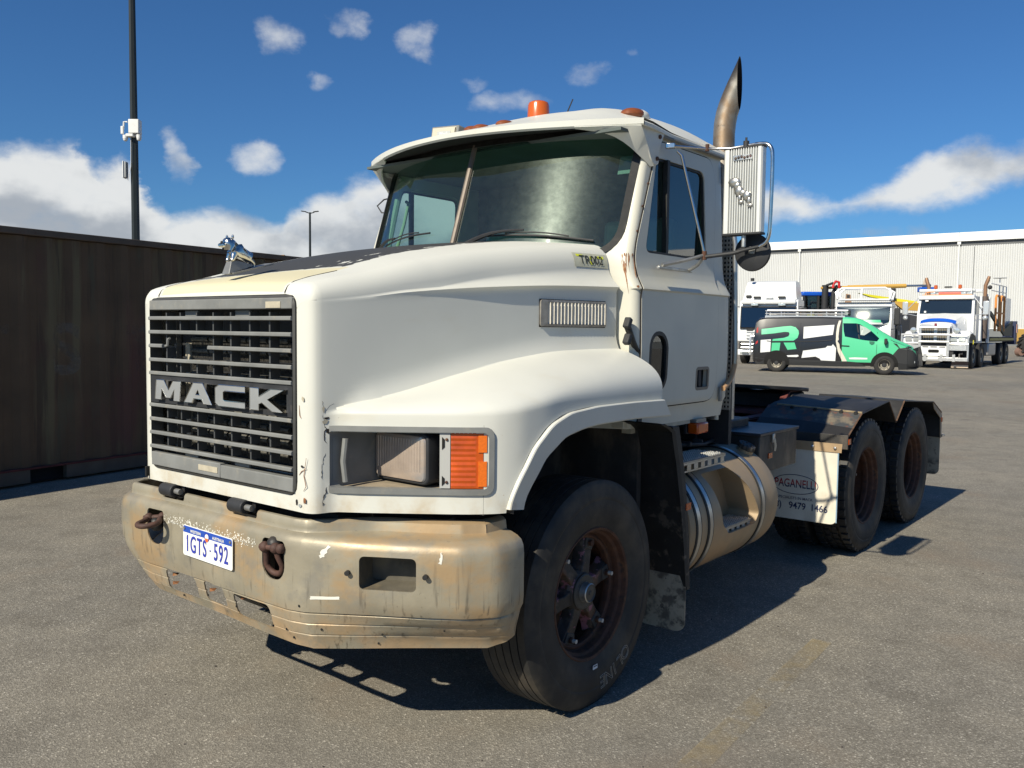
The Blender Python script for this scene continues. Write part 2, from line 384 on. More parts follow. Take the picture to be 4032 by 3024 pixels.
peel = bpy.data.materials.new('peeling_black_hood_film')
bumperm = mat('dusty_bumper_alloy', (.335, .30, .225), .46, metal=.3, spec=.4, var=.16, vscale=4.5, rvar=.1, bump=.15, bscale=60,
              layers=[((.42, .285, .15), 2.3, .46, .14, .8, (1, 1, 1.5), None), ((.25, .235, .20), 5, .52, .12, .6, (1, 1, 1), None), ((.08, .07, .055), 9, .55, .14, .75, (5, 5, .35), (.50, .98)), ((.50, .36, .22), 7, .40, .25, .85, None, (.45, .68)), ((.14, .12, .09), 40, .66, .05, .5, None, None), ((.62, .59, .5), 60, .74, .03, .6, None, None)])
greyp = mat('weathered_grey_plastic', (.19, .195, .19), .6, spec=.35, var=.15, vscale=8, layers=[((.33, .30, .24), 11, .55, .2, .5, None, None)])
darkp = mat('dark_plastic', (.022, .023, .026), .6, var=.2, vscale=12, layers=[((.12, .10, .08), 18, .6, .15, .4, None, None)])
blackm = mat('dirty_black_steel', (.02, .02, .021), .5, spec=.4, var=.3, vscale=9, layers=[((.13, .10, .075), 7, .55, .2, .5, None, None), ((.2, .07, .035), 13, .64, .08, .45, None, None)], bump=.2, bscale=90)
dusty_black = mat('dust_filmed_black_steel', (.035, .034, .033), .6, var=.3, vscale=6, layers=[((.22, .17, .12), 8, .45, .3, .55, (1, 1, .5), None)], bump=.2, bscale=70)
rubber = mat('worn_tyre_rubber', (.022, .022, .022), .62, spec=.35, var=.25, vscale=9, layers=[((.085, .07, .052), 5, .42, .3, .75, None, None)], bump=.25, bscale=160)
rubber_tread = mat('tread_rubber', (.016, .016, .017), .55, var=.3, vscale=14, layers=[((.06, .05, .04), 12, .5, .2, .6, None, None)], bump=.3, bscale=120)
rust = mat('rusty_rim_steel', (.075, .03, .016), .75, var=.35, vscale=14, layers=[((.16, .075, .03), 10, .5, .2, .7, None, None), ((.02, .016, .014), 22, .56, .1, .7, None, None)], bump=.5, bscale=150)
hubm = mat('greasy_hub_casting', (.030, .024, .021), .55, var=.4, vscale=10, layers=[((.10, .075, .055), 12, .48, .15, .8, None, None), ((.12, .05, .025), 9, .52, .12, .6, None, None), ((.30, .12, .15), 15, .565, .03, .9, None, None)], bump=.35, bscale=120)
shackm = mat('rusted_shackle', (.075, .036, .026), .7, var=.35, vscale=30, layers=[((.05, .025, .02), 25, .5, .15, .7, None, None)], bump=.4, bscale=220)
chrome = mat('chrome', (.62, .61, .58), .20, metal=1., var=.06, vscale=20, rvar=.05)
worn_alu = mat('worn_aluminium', (.50, .50, .48), .38, metal=.85, var=.15, vscale=9, rvar=.12, layers=[((.40, .30, .19), 8, .55, .2, .5, None, None)])
tankm = mat('dusty_fuel_tank_alloy', (.33, .25, .16), .5, metal=.25, var=.1, vscale=3, rvar=.08, layers=[((.46, .29, .15), 3, .42, .25, .9, None, (.3, 1.0)), ((.30, .2, .12), 12, .6, .1, .3, None, None)])
letter_face = mat('badge_grey', (.30, .31, .315), .45, metal=.2, var=.08, vscale=12)
alu_rib = mat('ribbed_aluminium', (.74, .73, .68), .4, metal=.35, var=.07, vscale=6, layers=[((.45, .33, .2), 10, .6, .15, .5, None, (2.2, 2.32))])
amber = mat('amber_lens', (.50, .078, .004), .22, spec=.6, var=.3, vscale=9, coat=.4)
amber_dark = mat('amber_lens_cap', (.52, .10, .006), .25, spec=.6, coat=.5)
brownlens = mat('faded_amber_lens', (.22, .065, .02), .35, var=.2, vscale=15)
blackfoam = mat('seal_rubber', (.016, .016, .015), .55, var=.4, vscale=20, layers=[((.06, .05, .042), 18, .55, .2, .6, None, None)])
barem = mat('bare_grey_metal', (.28, .28, .27), .5, metal=.6, var=.15, vscale=14)
interior = mat('cab_trim_grey_green', (.42, .50, .44), .8, var=.1)
interior_dark = mat('cab_trim_dark', (.10, .12, .115), .85, var=.1)
pillarin = mat('pillar_trim', (.55, .58, .44), .8, var=.05)
glass_ws = glass('tinted_windscreen_glass', (.46, .68, .62), refl=.01, dust=.030, dustrough=.30, dustcol=(.55, .66, .60))
glass_side = glass('dark_side_glass', (.20, .24, .25), refl=.04, dust=.02)
glass_plain = glass('clear_window_glass', (.78, .84, .84), refl=.02)
glass_bg = glass('far_vehicle_glass', (.10, .12, .13), refl=.06)
lens_glass = glass('dusty_headlamp_glass', (.85, .84, .80), refl=.05, dust=.22, dustcol=(.72, .62, .54))
reflector = mat('lamp_reflector', (.75, .72, .66), .25, metal=1.)
flapw = mat('stained_white_mudflap', (.66, .62, .52), .6, var=.08, vscale=6, layers=[((.42, .33, .22), 5, .5, .2, .5, None, None)])
flapc = mat('mud_caked_flap', (.33, .29, .22), .8, var=.15, vscale=6, layers=[((.06, .05, .042), 26, .60, .06, .8, None, None), ((.05, .045, .04), 9, .45, .12, .8, None, (.42, .50))], bump=.4, bscale=60)
flap_black = mat('mud_spattered_guard', (.018, .018, .018), .6, var=.3, vscale=9, layers=[((.16, .13, .10), 16, .56, .12, .75, None, (.45, 1.15))], bump=.4, bscale=70)
rust_guard = mat('peeling_steel_guard', (.055, .06, .062), .6, var=.3, vscale=7, layers=[((.17, .065, .04), 9, .54, .08, .7, None, None), ((.26, .21, .14), 6, .52, .15, .6, None, None)], bump=.3, bscale=70)
guard_top = mat('black_guard_top', (.022, .021, .020), .6, var=.25, vscale=5, layers=[((.05, .05, .048), 6, .5, .2, .6, None, None)])
redframe = mat('faded_red_chassis', (.16, .045, .04), .6, var=.3, vscale=12, layers=[((.05, .035, .03), 10, .52, .15, .7, None, None)])
exh = mat('heat_stained_exhaust', (.36, .34, .30), .5, metal=.75, var=.2, vscale=7, layers=[((.26, .16, .08), 5, .42, .25, .8, None, None), ((.05, .04, .035), 9, .58, .12, .8, None, None), ((.03, .024, .02), 8, .25, .2, .85, None, (3.34, 3.02))])
sootshade = mat('soot_and_shade_black', (.006, .006, .006), .9)  # soot in the exhaust bore; elsewhere shade of holes and undersides as colour
platew = mat('number_plate_white', (.78, .78, .74), .45, var=.03)
plateblue = mat('number_plate_blue', (.02, .075, .40), .4)
numblue = mat('plate_characters_blue', (.03, .045, .36), .4)
orange = mat('orange_emblem', (.85, .16, .02), .5)
inkblack = mat('marker_ink', (.025, .03, .028), .6)
labelm = mat('hand_painted_label_plate', (.46, .46, .36), .6, var=.1, vscale=30)
hiyellow = mat('fluorescent_yellow', (.66, .70, .03), .5)
paintpeelgrey = mat('bare_patch_fibreglass', (.42, .38, .29), .7, var=.15, vscale=30)
crackm = mat('crack_edge', (.015, .011, .009), .9)
rustpaint = mat('rust_stain', (.24, .10, .04), .8, var=.4, vscale=40, layers=[((.45, .30, .16), 30, .5, .2, .6, None, None)])
redink = mat('flap_print_red', (.36, .02, .03), .6)
blueink = mat('flap_print_navy', (.035, .045, .10), .6)
# hood film: bonnet panel black vinyl worn through to white, yellowed bare paint in front
def hood_top_mat():
    m = peel; m.use_nodes = True; nt = m.node_tree; N = nt.nodes; L = nt.links; b = N['Principled BSDF']
    tc = N.new('ShaderNodeTexCoord'); sp = N.new('ShaderNodeSeparateXYZ'); L.new(tc.outputs['Object'], sp.inputs[0])
    def M(op, a, b_=None, clamp=False):
        q = N.new('ShaderNodeMath'); q.operation = op; q.use_clamp = clamp
        for i, v in enumerate((a, b_)):
            if v is None: continue
            if isinstance(v, (int, float)): q.inputs[i].default_value = v
            else: L.new(v, q.inputs[i])
        return q.outputs[0]
    def nz(s, st, det=8):
        n = N.new('ShaderNodeTexNoise'); n.inputs['Scale'].default_value = s; n.inputs['Detail'].default_value = det; n.inputs['Roughness'].default_value = .62
        mp = N.new('ShaderNodeMapping'); mp.inputs['Scale'].default_value = st; L.new(tc.outputs['Object'], mp.inputs[0]); L.new(mp.outputs[0], n.inputs['Vector']); return n.outputs[0]
    ax = M('ABSOLUTE', sp.outputs[0]); n1 = nz(6, (1, 1, 1)); n2 = nz(11, (2.4, .8, 1))
    lim = M('ADD', .41, M('MULTIPLY', M('SUBTRACT', n1, .5), .14))          # side border of the film
    s1 = M('MULTIPLY', M('SUBTRACT', lim, ax), 120, True)
    yb = M('ADD', -.93, M('MULTIPLY', sp.outputs[0], .25)); yb = M('ADD', yb, M('MULTIPLY', M('SUBTRACT', n1, .5), .22))
    s2 = M('MULTIPLY', M('SUBTRACT', sp.outputs[1], yb), 90, True)
    worn = M('MULTIPLY', M('SUBTRACT', M('ADD', n2, M('MULTIPLY', M('SUBTRACT', ax, .30), .55)), .615), 26, True)     # holes, more towards the side
    film = M('MULTIPLY', M('MULTIPLY', s1, s2), M('SUBTRACT', 1.0, worn))
    y2 = M('MULTIPLY', M('SUBTRACT', M('ADD', .0, yb), sp.outputs[1]), 30, True)
    inner = M('MULTIPLY', M('SUBTRACT', .455, ax), 60, True)
    base = N.new('ShaderNodeMix'); base.data_type = 'RGBA'; L.new(M('MULTIPLY', inner, y2), base.inputs['Factor'])
    base.inputs['A'].default_value = (.62, .62, .565, 1); base.inputs['B'].default_value = (.62, .57, .39, 1)
    mx = N.new('ShaderNodeMix'); mx.data_type = 'RGBA'; L.new(film, mx.inputs['Factor']); L.new(base.outputs['Result'], mx.inputs['A']); mx.inputs['B'].default_value = (.055, .055, .054, 1)
    L.new(mx.outputs['Result'], b.inputs['Base Color']); b.inputs['Roughness'].default_value = .6; b.inputs['Specular IOR Level'].default_value = .3
hood_top_mat()

# ---------------------------------------------------------------- ground
def asphalt():
    m = bpy.data.materials.new('weathered_asphalt'); m.use_nodes = True; nt = m.node_tree; N = nt.nodes; L = nt.links; b = N['Principled BSDF']
    tc = N.new('ShaderNodeTexCoord'); o = tc.outputs['Object']
    def nz(s, d=4, r=.55, st=None):
        n = N.new('ShaderNodeTexNoise'); n.inputs['Scale'].default_value = s; n.inputs['Detail'].default_value = d; n.inputs['Roughness'].default_value = r
        if st:
            mp = N.new('ShaderNodeMapping'); mp.inputs['Scale'].default_value = st; mp.inputs['Rotation'].default_value = (0, 0, -.7); L.new(o, mp.inputs[0]); L.new(mp.outputs[0], n.inputs['Vector'])
        else: L.new(o, n.inputs['Vector'])
        return n.outputs[0]
    def ramp(f, st):
        r = N.new('ShaderNodeValToRGB'); L.new(f, r.inputs[0]); e = r.color_ramp.elements
        while len(e) < len(st): e.new(.5)
        for q, (p, c) in zip(e, st): q.position = p; q.color = (*c, 1) if len(c) == 3 else c
        return r.outputs[0]
    def mix(f, a, c, bl='MIX'):
        x = N.new('ShaderNodeMix'); x.data_type = 'RGBA'; x.blend_type = bl
        for s, v in (('Factor', f), ('A', a), ('B', c)):
            if isinstance(v, float): x.inputs[s].default_value = v
            elif isinstance(v, tuple): x.inputs[s].default_value = (*v, 1)
            else: L.new(v, x.inputs[s])
        return x.outputs['Result']
    vo = N.new('ShaderNodeTexVoronoi'); vo.inputs['Scale'].default_value = 150; L.new(o, vo.inputs['Vector'])
    vc = N.new('ShaderNodeSeparateColor'); L.new(vo.outputs['Color'], vc.inputs[0])
    stone = ramp(vc.outputs[0], [(0, (.15, .139, .117)), (.5, (.205, .191, .162)), (.85, (.258, .241, .207)), (.985, (.37, .35, .30)), (1, (.56, .53, .47))])
    fine = ramp(nz(260, 3), [(.3, (.82, .82, .82)), (.7, (1.16, 1.16, 1.15))])
    c = mix(1., stone, fine, 'MULTIPLY')
    mid = ramp(nz(3.2, 7, .62), [(.3, (.80, .79, .78)), (.5, (1, 1, 1)), (.72, (1.13, 1.12, 1.1))]); c = mix(1., c, mid, 'MULTIPLY')
    big = ramp(nz(.33, 5, .6), [(.33, (.86, .86, .87)), (.6, (1.08, 1.06, 1.03))]); c = mix(1., c, big, 'MULTIPLY')
    f = ramp(nz(.8, 6, .6), [(.55, (0, 0, 0)), (.70, (1, 1, 1))]); fm = N.new('ShaderNodeMath'); fm.operation = 'MULTIPLY'; L.new(f, fm.inputs[0]); fm.inputs[1].default_value = .45
    c = mix(fm.outputs[0], c, (.17, .125, .088))               # brownish stains
    f = ramp(nz(2.1, 5, .5), [(.68, (0, 0, 0)), (.76, (1, 1, 1))]); fm = N.new('ShaderNodeMath'); fm.operation = 'MULTIPLY'; L.new(f, fm.inputs[0]); fm.inputs[1].default_value = .5
    c = mix(fm.outputs[0], c, (.085, .075, .065))                # oil drips
    f = ramp(nz(.5, 8, .65, (.25, 3.2, 1)), [(.62, (0, 0, 0)), (.74, (1, 1, 1))]); fm = N.new('ShaderNodeMath'); fm.operation = 'MULTIPLY'; L.new(f, fm.inputs[0]); fm.inputs[1].default_value = .35
    c = mix(fm.outputs[0], c, (.42, .39, .33))                 # pale scuffs
    # polished wheel tracks and patched areas further off
    f = ramp(nz(.12, 5, .6, (.5, 2.4, 1)), [(.5, (0, 0, 0)), (.62, (1, 1, 1))]); fm = N.new('ShaderNodeMath'); fm.operation = 'MULTIPLY'; L.new(f, fm.inputs[0]); fm.inputs[1].default_value = .25
    c = mix(fm.outputs[0], c, (.16, .155, .145))
    L.new(c, b.inputs['Base Color']); b.inputs['Roughness'].default_value = .85; b.inputs['Specular IOR Level'].default_value = .3
    bp = N.new('ShaderNodeBump'); bp.inputs['Strength'].default_value = .55; bp.inputs['Distance'].default_value = .004; L.new(vo.outputs['Distance'], bp.inputs['Height']); L.new(bp.outputs[0], b.inputs['Normal'])
    return m
asph = asphalt()
g = MB()
ds = [-400, 12, 30, 77, 400, 3000]; xs_ = [-2500, 0, 2500]
g.grid(lambda i, j: tuple(at(xs_[j], ds[i])), len(ds), len(xs_))
tag(g.build('ground', asph, smooth=0), kind='structure')
# faded yellow bay line, worn film on the asphalt
def worn_paint(name, col, th, soft, amt, scale=9):
    m = bpy.data.materials.new(name); m.use_nodes = True; nt = m.node_tree; N = nt.nodes; L = nt.links; b = N['Principled BSDF']
    b.inputs['Base Color'].default_value = (*col, 1); b.inputs['Roughness'].default_value = .8
    tc = N.new('ShaderNodeTexCoord'); n = N.new('ShaderNodeTexNoise'); n.inputs['Scale'].default_value = scale; n.inputs['Detail'].default_value = 9; n.inputs['Roughness'].default_value = .7; L.new(tc.outputs['Object'], n.inputs['Vector'])
    n2 = N.new('ShaderNodeTexNoise'); n2.inputs['Scale'].default_value = 1.1; n2.inputs['Detail'].default_value = 3; L.new(tc.outputs['Object'], n2.inputs['Vector'])
    ad = N.new('ShaderNodeMath'); ad.operation = 'ADD'; L.new(n.outputs[0], ad.inputs[0]); L.new(n2.outputs[0], ad.inputs[1])
    mr = N.new('ShaderNodeMapRange'); L.new(ad.outputs[0], mr.inputs[0]); mr.inputs[1].default_value = th; mr.inputs[2].default_value = th + soft; mr.inputs[4].default_value = amt
    tr = N.new('ShaderNodeBsdfTransparent'); mx = N.new('ShaderNodeMixShader'); L.new(mr.outputs[0], mx.inputs[0]); L.new(tr.outputs[0], mx.inputs[1]); L.new(b.outputs[0], mx.inputs[2]); L.new(mx.outputs[0], N['Material Output'].inputs[0])
    return m
yl = worn_paint('worn_yellow_line_paint', (.42, .33, .17), .86, .45, .50)
MB().add([(*p, .004) for p in ((1.755, -1.3), (1.88, -1.3), (1.715, 1.50), (1.61, 1.50))], [(0, 1, 2, 3)]).build('yellow_line', yl, smooth=0)
tag(bpy.data.objects['yellow_line'], kind='structure')

# ---------------------------------------------------------------- shipping container
contm = mat('rusty_rib_shaded_steel', (.105, .064, .032), .75, var=.25, vscale=1.6, layers=[((.15, .125, .06), 5, .53, .10, .6, (1, .5, .06), None), ((.05, .03, .018), 6, .55, .10, .6, (1.3, .5, .08), None), ((.10, .038, .028), 1.3, .52, .16, .8, (1, 1, .35), None), ((.085, .078, .045), 2.6, .56, .15, .7, (1.5, 1.5, .3), None), ((.09, .035, .02), 30, .68, .05, .8, None, None)], bump=.2, bscale=40)  # stretched streaks put rib shading into the colour; rust patches are real
contred = mat('red_oxide_steel', (.10, .02, .016), .8, var=.3, vscale=8)
contrail = mat('brown_rail_steel', (.10, .072, .05), .75, var=.2, vscale=4, layers=[((.10, .04, .025), 9, .58, .1, .7, None, None)])
cont = empty('shipping_container', (-6.36, .60, 0), math.atan2(.99, -.141), 'long dark brown rusty shipping container with ghosted white letters, left of the big truck', 'shipping container')
CH = 2.69; X0, X1 = -5.0, 7.2          # local x along the container, y inward (away from the yard) is positive
PITCH = .30
def corr(x):
    t = (x / PITCH) % 1.0; d = .036
    return (0 if t < .27 else (t - .27) / .2 * d if t < .47 else d if t < .77 else d - (t - .77) / .23 * d)
brk = []
k = math.floor(X0 / PITCH)
while k * PITCH < X1:
    for t in (0, .27, .47, .77):
        x = (k + t) * PITCH
        if X0 + .12 < x < X1 - .12: brk.append(x)
    k += 1
pxs = [X0 + .12] + brk + [X1 - .12]
mb = MB(); mb.grid(lambda i, j: (pxs[i], corr(pxs[i]) + .02, (.19, CH - .08)[j]), len(pxs), 2); mb.build('side_sheet', contm, cont, smooth=0)
MB().box(((X0 + X1) / 2, 1.2 + .06, CH - .06), (X1 - X0 - .2, 2.30, .04)).build('roof_sheet', contm, cont, smooth=0)
MB().box(((X0 + X1) / 2, 2.42, CH / 2), (X1 - X0 - .2, .03, CH - .2)).build('side_sheet', contm, cont, smooth=0)
for yy in (.02, 2.40):
    MB().box(((X0 + X1) / 2, yy + (.01 if yy < 1 else 0), CH - .035), (X1 - X0, .075, .07)).build('top_rail', contrail, cont, smooth=0, bev=.006)
pk = [(-1.6, -1.2), (.07, .47), (3.5, 3.9)]
segs = [X0 + .17, -1.6, -1.2, .07, .47, 3.5, 3.9, X1 - .17]
for a in range(0, 8, 2):
    MB().b2((segs[a], -.012, .03), (segs[a + 1], .06, .17)).build('bottom_rail', contrail, cont, smooth=0, bev=.004)
MB().b2((X0 + .17, -.018, .17), (X1 - .17, .055, .19)).build('rail_lip', contred, cont, smooth=0)
for a, b_ in pk: MB().b2((a - .01, .07, .02), (b_ + .01, 2.3, .16)).build('fork_pocket', sootshade, cont, smooth=0)
for xx in (X0 + .08, X1 - .08):
    for yy in (.05, 2.38): MB().box((xx, yy, CH / 2), (.16, .16, CH)).build('corner_post', contrail, cont, smooth=0, bev=.008)
for xx in (X0 + .03, X1 - .03): MB().box((xx, 1.2, CH / 2), (.04, 2.2, CH - .1)).build('end_wall', contm, cont, smooth=0)
ghost = worn_paint('ghost_lettering_paint', (.20, .18, .15), .85, .5, .75, 14)
def cfn(a, b): return (a, corr(a) + .017, b)
def cont_letter(ch, xc, zc, size, bold=.02):
    # the container is seen so that its local +x runs to the right
    P = [[(xc + p[0], zc + p[1]) for p in q] for q in text_polys(ch, size, .95, bold)]
    decal(P, cfn, 'painted_letter', ghost, cont, cuts=brk, label='faded ghost letter ' + ch)
cont_letter('T', -.30, 1.40, .72); cont_letter('S', .52, 1.40, .76); cont_letter('T', 1.45, 1.40, .72)
leaf = mat('dry_leaf', (.30, .17, .06), .8)
random.seed(4)
lm = MB()
for i in range(60):
    x = 1.2 + random.random() * 5.5; lm.box((x, .10 + random.random() * .25, CH - .02 + random.random() * .02), (.05 + random.random() * .09, .05, .018), rz=random.random() * 3, rx=random.random())
tag(lm.build('leaf_litter', leaf, smooth=0), 'dry brown leaf litter lying along the container roof edge', 'leaves', kind='stuff').matrix_world = cont.matrix_basis.copy()

# ---------------------------------------------------------------- camera pole
polem = mat('black_pole_paint', (.012, .016, .015), .45, var=.2, vscale=3)
whitebox = mat('white_plastic_housing', (.72, .72, .70), .45, var=.05)
greybox = mat('grey_metal_housing', (.32, .33, .33), .5, metal=.3)
pb = at(-7.74, 18.0)
pole = empty('security_camera_pole', pb, VIEWROT, 'tall black steel pole with white camera boxes behind the brown container', 'pole')
MB().tube([(0, 0, 0), (0, 0, 5), (0, 0, 10.5)], [.088, .080, .058], 8).build('pole', polem, pole)
MB().box((0, 0, .02), (.34, .34, .04)).build('base_plate', polem, pole)
MB().box((.065, -.10, 5.60), (.21, .17, .28)).build('junction_box', whitebox, pole, bev=.012)
MB().box((-.02, -.10, 5.425), (.14, .16, .06)).build('camera_bracket', whitebox, pole, bev=.01)
def dome(x, z):
    c = MB(); c.cyl((x, -.12, z + .07), (x, -.12, z), .05, 14); c.sphere((x, -.12, z - .01), .045, 14); return c.build('dome_camera', whitebox, pole)
for x, z in ((-.125, 5.36), (.15, 5.37)):
    dome(x, z); MB().tube([(x * .5, -.1, 5.43), (x, -.12, 5.44)], .02, 8).build('camera_arm', whitebox, pole)
a = MB(); a.tube([(-.09, -.1, 5.70), (-.16, -.1, 5.70), (-.17, -.1, 5.56)], .018, 8); a.build('antenna_arm', whitebox, pole)
MB().box((-.19, -.11, 5.53), (.055, .05, .16)).build('radio_unit', whitebox, pole, bev=.01)
MB().box((-.135, -.10, 4.74), (.05, .12, .32)).build('antenna_panel', greybox, pole, bev=.01)
MB().box((-.165, -.10, 4.74), (.018, .16, .34)).build('antenna_cover', whitebox, pole, bev=.005)
MB().tube([(-.11, -.1, 4.6), (-.09, -.12, 4.52), (-.03, -.11, 4.8), (-.02, -.11, 5.4)], .006, 6).build('cable', whitebox, pole)
# far lamp post
lp = at(-13.9, 60.0)
lamp = empty('car_park_lamp_post', lp, VIEWROT, 'distant black lamp post with two flat heads, seen over the truck bonnet', 'lamp post')
MB().tube([(0, 0, 0), (0, 0, 9.0)], [.11, .07], 8).build('pole', polem, lamp)
MB().tube([(-.30, 0, 9.03), (0, 0, 8.93), (.30, 0, 9.0)], .035, 6).build('crossarm', polem, lamp)
for s in (-1, 1): MB().box((s * .42, 0, 9.06), (.34, .22, .05), ry=-s * .12).build('lamp_head', polem, lamp, bev=.01)

# ---------------------------------------------------------------- warehouse
wallm = mat('cream_ribbed_cladding', (.54, .55, .55), .55, var=.03, vscale=.4, layers=[((.53, .525, .49), .5, .52, .2, .3, (3, 3, .2), None)])
fascia = mat('white_fascia', (.76, .77, .76), .4)
eaveshade = mat('eave_shadow_grey', (.12, .125, .13), .7)
plinth = mat('concrete_plinth_grey', (.16, .17, .175), .8, var=.08, vscale=.8)
A = at(48.2, 82); B = at(28.4, 97); A.z = B.z = 0; dirw = (A - B).normalized()
base = gz(80)
wh = empty('warehouse', B - dirw * 60 + Vector((0, 0, base)), math.atan2(dirw.y, dirw.x), 'long cream ribbed-steel warehouse with white fascia, filling the right background', 'warehouse')
WL = 166; WH = 10.9
bays = [0, 15, 30, 46] + [q + 46 for q in (17.3, 32.9, 44.6, 56, 68, 80, 92, 104, 120)]
for b0, b1 in zip(bays, bays[1:]):
    x = b0 + .02; vx = []
    while x < b1 - .02:
        vx += [(x, 0), (x + .125, 0), (x + .150, .06), (x + .180, .06)]; x += .2
    vx.append((b1 - .02, 0)); mb = MB()
    mb.grid(lambda i, j: (vx[i][0], vx[i][1], (1.62, WH - 1.28)[j]), len(vx), 2); mb.build('cladding_bay', wallm, wh, smooth=0, recalc=False)
MB().b2((0, .05, 0), (WL, .3, 1.6)).build('plinth', plinth, wh, smooth=0)
MB().b2((0, -.02, 1.56), (WL, .05, 1.63)).build('base_flashing', fascia, wh, smooth=0)
MB().b2((0, .02, WH - 1.28), (WL, .3, WH - .85)).build('eave_shadow_strip', eaveshade, wh, smooth=0)  # strip coloured dark for the shadow under the fascia
for b0, b1 in zip(bays, bays[1:]): MB().b2((b0 + .01, -.30, WH - .85), (b1 - .01, .3, WH)).build('fascia_panel', fascia, wh, smooth=0)
MB().b2((0, .3, 0), (WL, 40, WH - .3)).build('building_core', plinth, wh, smooth=0)
for b0 in bays[1:-1]:
    MB().cyl((b0, -.12, 1.0), (b0, -.12, WH - .9), .075, 8).build('downpipe', fascia, wh)
    MB().box((b0, -.14, WH - 1.02), (.3, .22, .26)).build('rain_head', fascia, wh)
def ztop(y): return cat([(-1.17, 1.862), (-1.12, 1.884), (-1.05, 1.906), (-.9, 1.942), (-.6, 2.025), (-.2, 2.103), (.3, 2.165), (.8, 2.20)], y)
def Bw(y):
    s = max(0, min(1, (y + 1.16) / 1.80)); return .612 + (.955 - .612) * s**.85
def zcr(y): return cat([(-1.17, 1.790), (-.95, 1.815), (-.74, 1.845), (-.3, 1.884), (.1, 1.905), (.6, 1.915)], y)
def camp(y): return cat([(-1.17, 0.), (-.95, .04), (-.65, .3), (-.2, .9), (.6, 1.)], y)
def W0(y): return cat([(-1.17, .585), (-1.10, .612), (-1.0, .745), (-.85, .945), (-.75, 1.07), (-.66, 1.145), (-.56, 1.183), (-.4, 1.2), (.6, 1.2)], y)
def Htop(y): return cat([(-1.17, 1.345), (-1.08, 1.385), (-.8, 1.44), (-.5, 1.51), (-.2, 1.565), (.1, 1.598), (.45, 1.605), (.6, 1.60)], y)
def zk(y): return cat([(-1.17, 1.34), (-1.05, 1.362), (-.7, 1.365), (-.3, 1.405), (.6, 1.41)], y)
ARO = [(-.645, 1.0), (-.636, 1.04), (-.601, 1.118), (-.525, 1.235), (-.428, 1.318), (-.30, 1.358), (-.10, 1.372), (.2, 1.373), (.47, 1.368), (.7, 1.363)]
ARI = [(-.545, .985), (-.532, 1.04), (-.505, 1.086), (-.442, 1.180), (-.324, 1.258), (-.2, 1.28), (-.086, 1.289), (.222, 1.292), (.56, 1.282), (.7, 1.28)]
def smax(a, b, k):
    h = max(0, min(1, .5 + .5 * (a - b) / k)); return b * (1 - h) + a * h + k * h * (1 - h)
def sidex(y, z):
    """half width of the bonnet and fender at height z below the crease"""
    b = Bw(y); k0 = zk(y); h = Htop(y); w = W0(y)
    if w <= b + .002: return b
    if z <= k0:
        return max(b, w) if w > b else b
    if z >= h: f = b - .05 - (z - h) * 1.4
    else:
        t = (z - k0) / (h - k0); f = (b - .05) + (w - b + .05) * (1 - t**2.3)**(1 / 1.7)
    kk = .17
    return max(b, smax(b, f, min(kk, .9 * (w - b + .02))) if z > k0 + .02 else smax(b, f, .02))
# ================================================================ the white prime mover
TR = empty('prime_mover_truck', (0, 0, 0), 0, 'large weathered white bonneted prime mover with dusty bumper and silver bulldog ornament, filling the foreground', 'truck')
YF = -1.165
# ---- bonnet shell
def hood_section(y):
    """right half (x>0) profile from the top centre to the bottom edge"""
    zt = ztop(y); b = Bw(y); zc = zcr(y); a = camp(y)
    r = lin([(-1.17, .05), (-1.1, .075), (-.6, .11), (.6, .10)], y)
    xs = b - .05 * a - r; cr = lin([(-1.17, .012), (-.6, .03), (.6, .05)], y); zs = zt - cr
    pts = []
    for k in range(13): x = xs * k / 12; pts.append((x, zt - cr * (k / 12)**2.2))
    zsh = max(zc + .012, zs - r * 1.15)
    for k in range(1, 9):
        t = k / 8 * pi / 2; pts.append((xs + r * sin(t), zsh + (zs - zsh) * cos(t)))
    xe = xs + r
    for k in range(1, 9):
        t = k / 8; pts.append((xe + (b + .020 * a - xe) * (t**1.9), zsh + (zc - zsh) * t))
    pts.append((b + .006 * a, zc - .010)); pts.append((b, zc - .022))
    k0 = zk(y); h = Htop(y)
    zl = []
    for k in range(1, 9): zl.append(zc - .022 + (h + .19 - zc + .022) * k / 8)
    for k in range(1, 9): zl.append(h + .19 - .185 * k / 8)
    for k in range(1, 15): zl.append(h + .005 - (h + .005 - k0) * (1 - cos(k / 14 * pi / 2))**.9)
    for z in zl: pts.append((sidex(y, max(z, k0)), z))
    return pts
HZ = [1.34, 1.318, 1.298, 1.24, 1.18, 1.12, 1.078, 1.04, 1.0, .985]
def lowz(y):
    zb = .985 if y <= -.645 else cat(ARO, y)
    k0 = zk(y)
    return [k0 + (zz - 1.365) / (.985 - 1.365) * (zb - k0) if y > -.645 else min(k0, zz) for zz in HZ]
ys = [-1.16, -1.15, -1.135, -1.115, -1.088, -1.06, -1.03, -1.0, -.96, -.92, -.88, -.84, -.80, -.76, -.72, -.693, -.67, -.6451, -.64, -.632, -.62, -.60, -.575, -.55, -.525, -.49, -.46, -.43, -.39, -.35, -.3] + [-.25 + .05 * k for k in range(15)] + [.487]
rows = []
for y in ys:
    s = hood_section(y) + [(sidex(y, z), z) for z in lowz(y)]
    q = max(0, (-1.125 - y)); e = .035 - sqrt(max(0, .035**2 - q**2)) if q > 0 else 0      # rounded leading edge
    c = (0, 1.42)
    if e: s = [(x - e * min(1, x / .3) if x > 0 else 0, z - (e * .7 if z > 1.8 else 0)) for x, z in s]
    # low side panels must not run past the arch
    rows.append([(x, y, z) for x, z in s])
nv = len(rows[0])
hb = MB(); hb.add([p for r in rows for p in r], [])
nlow = len(HZ); cst = nv - nlow
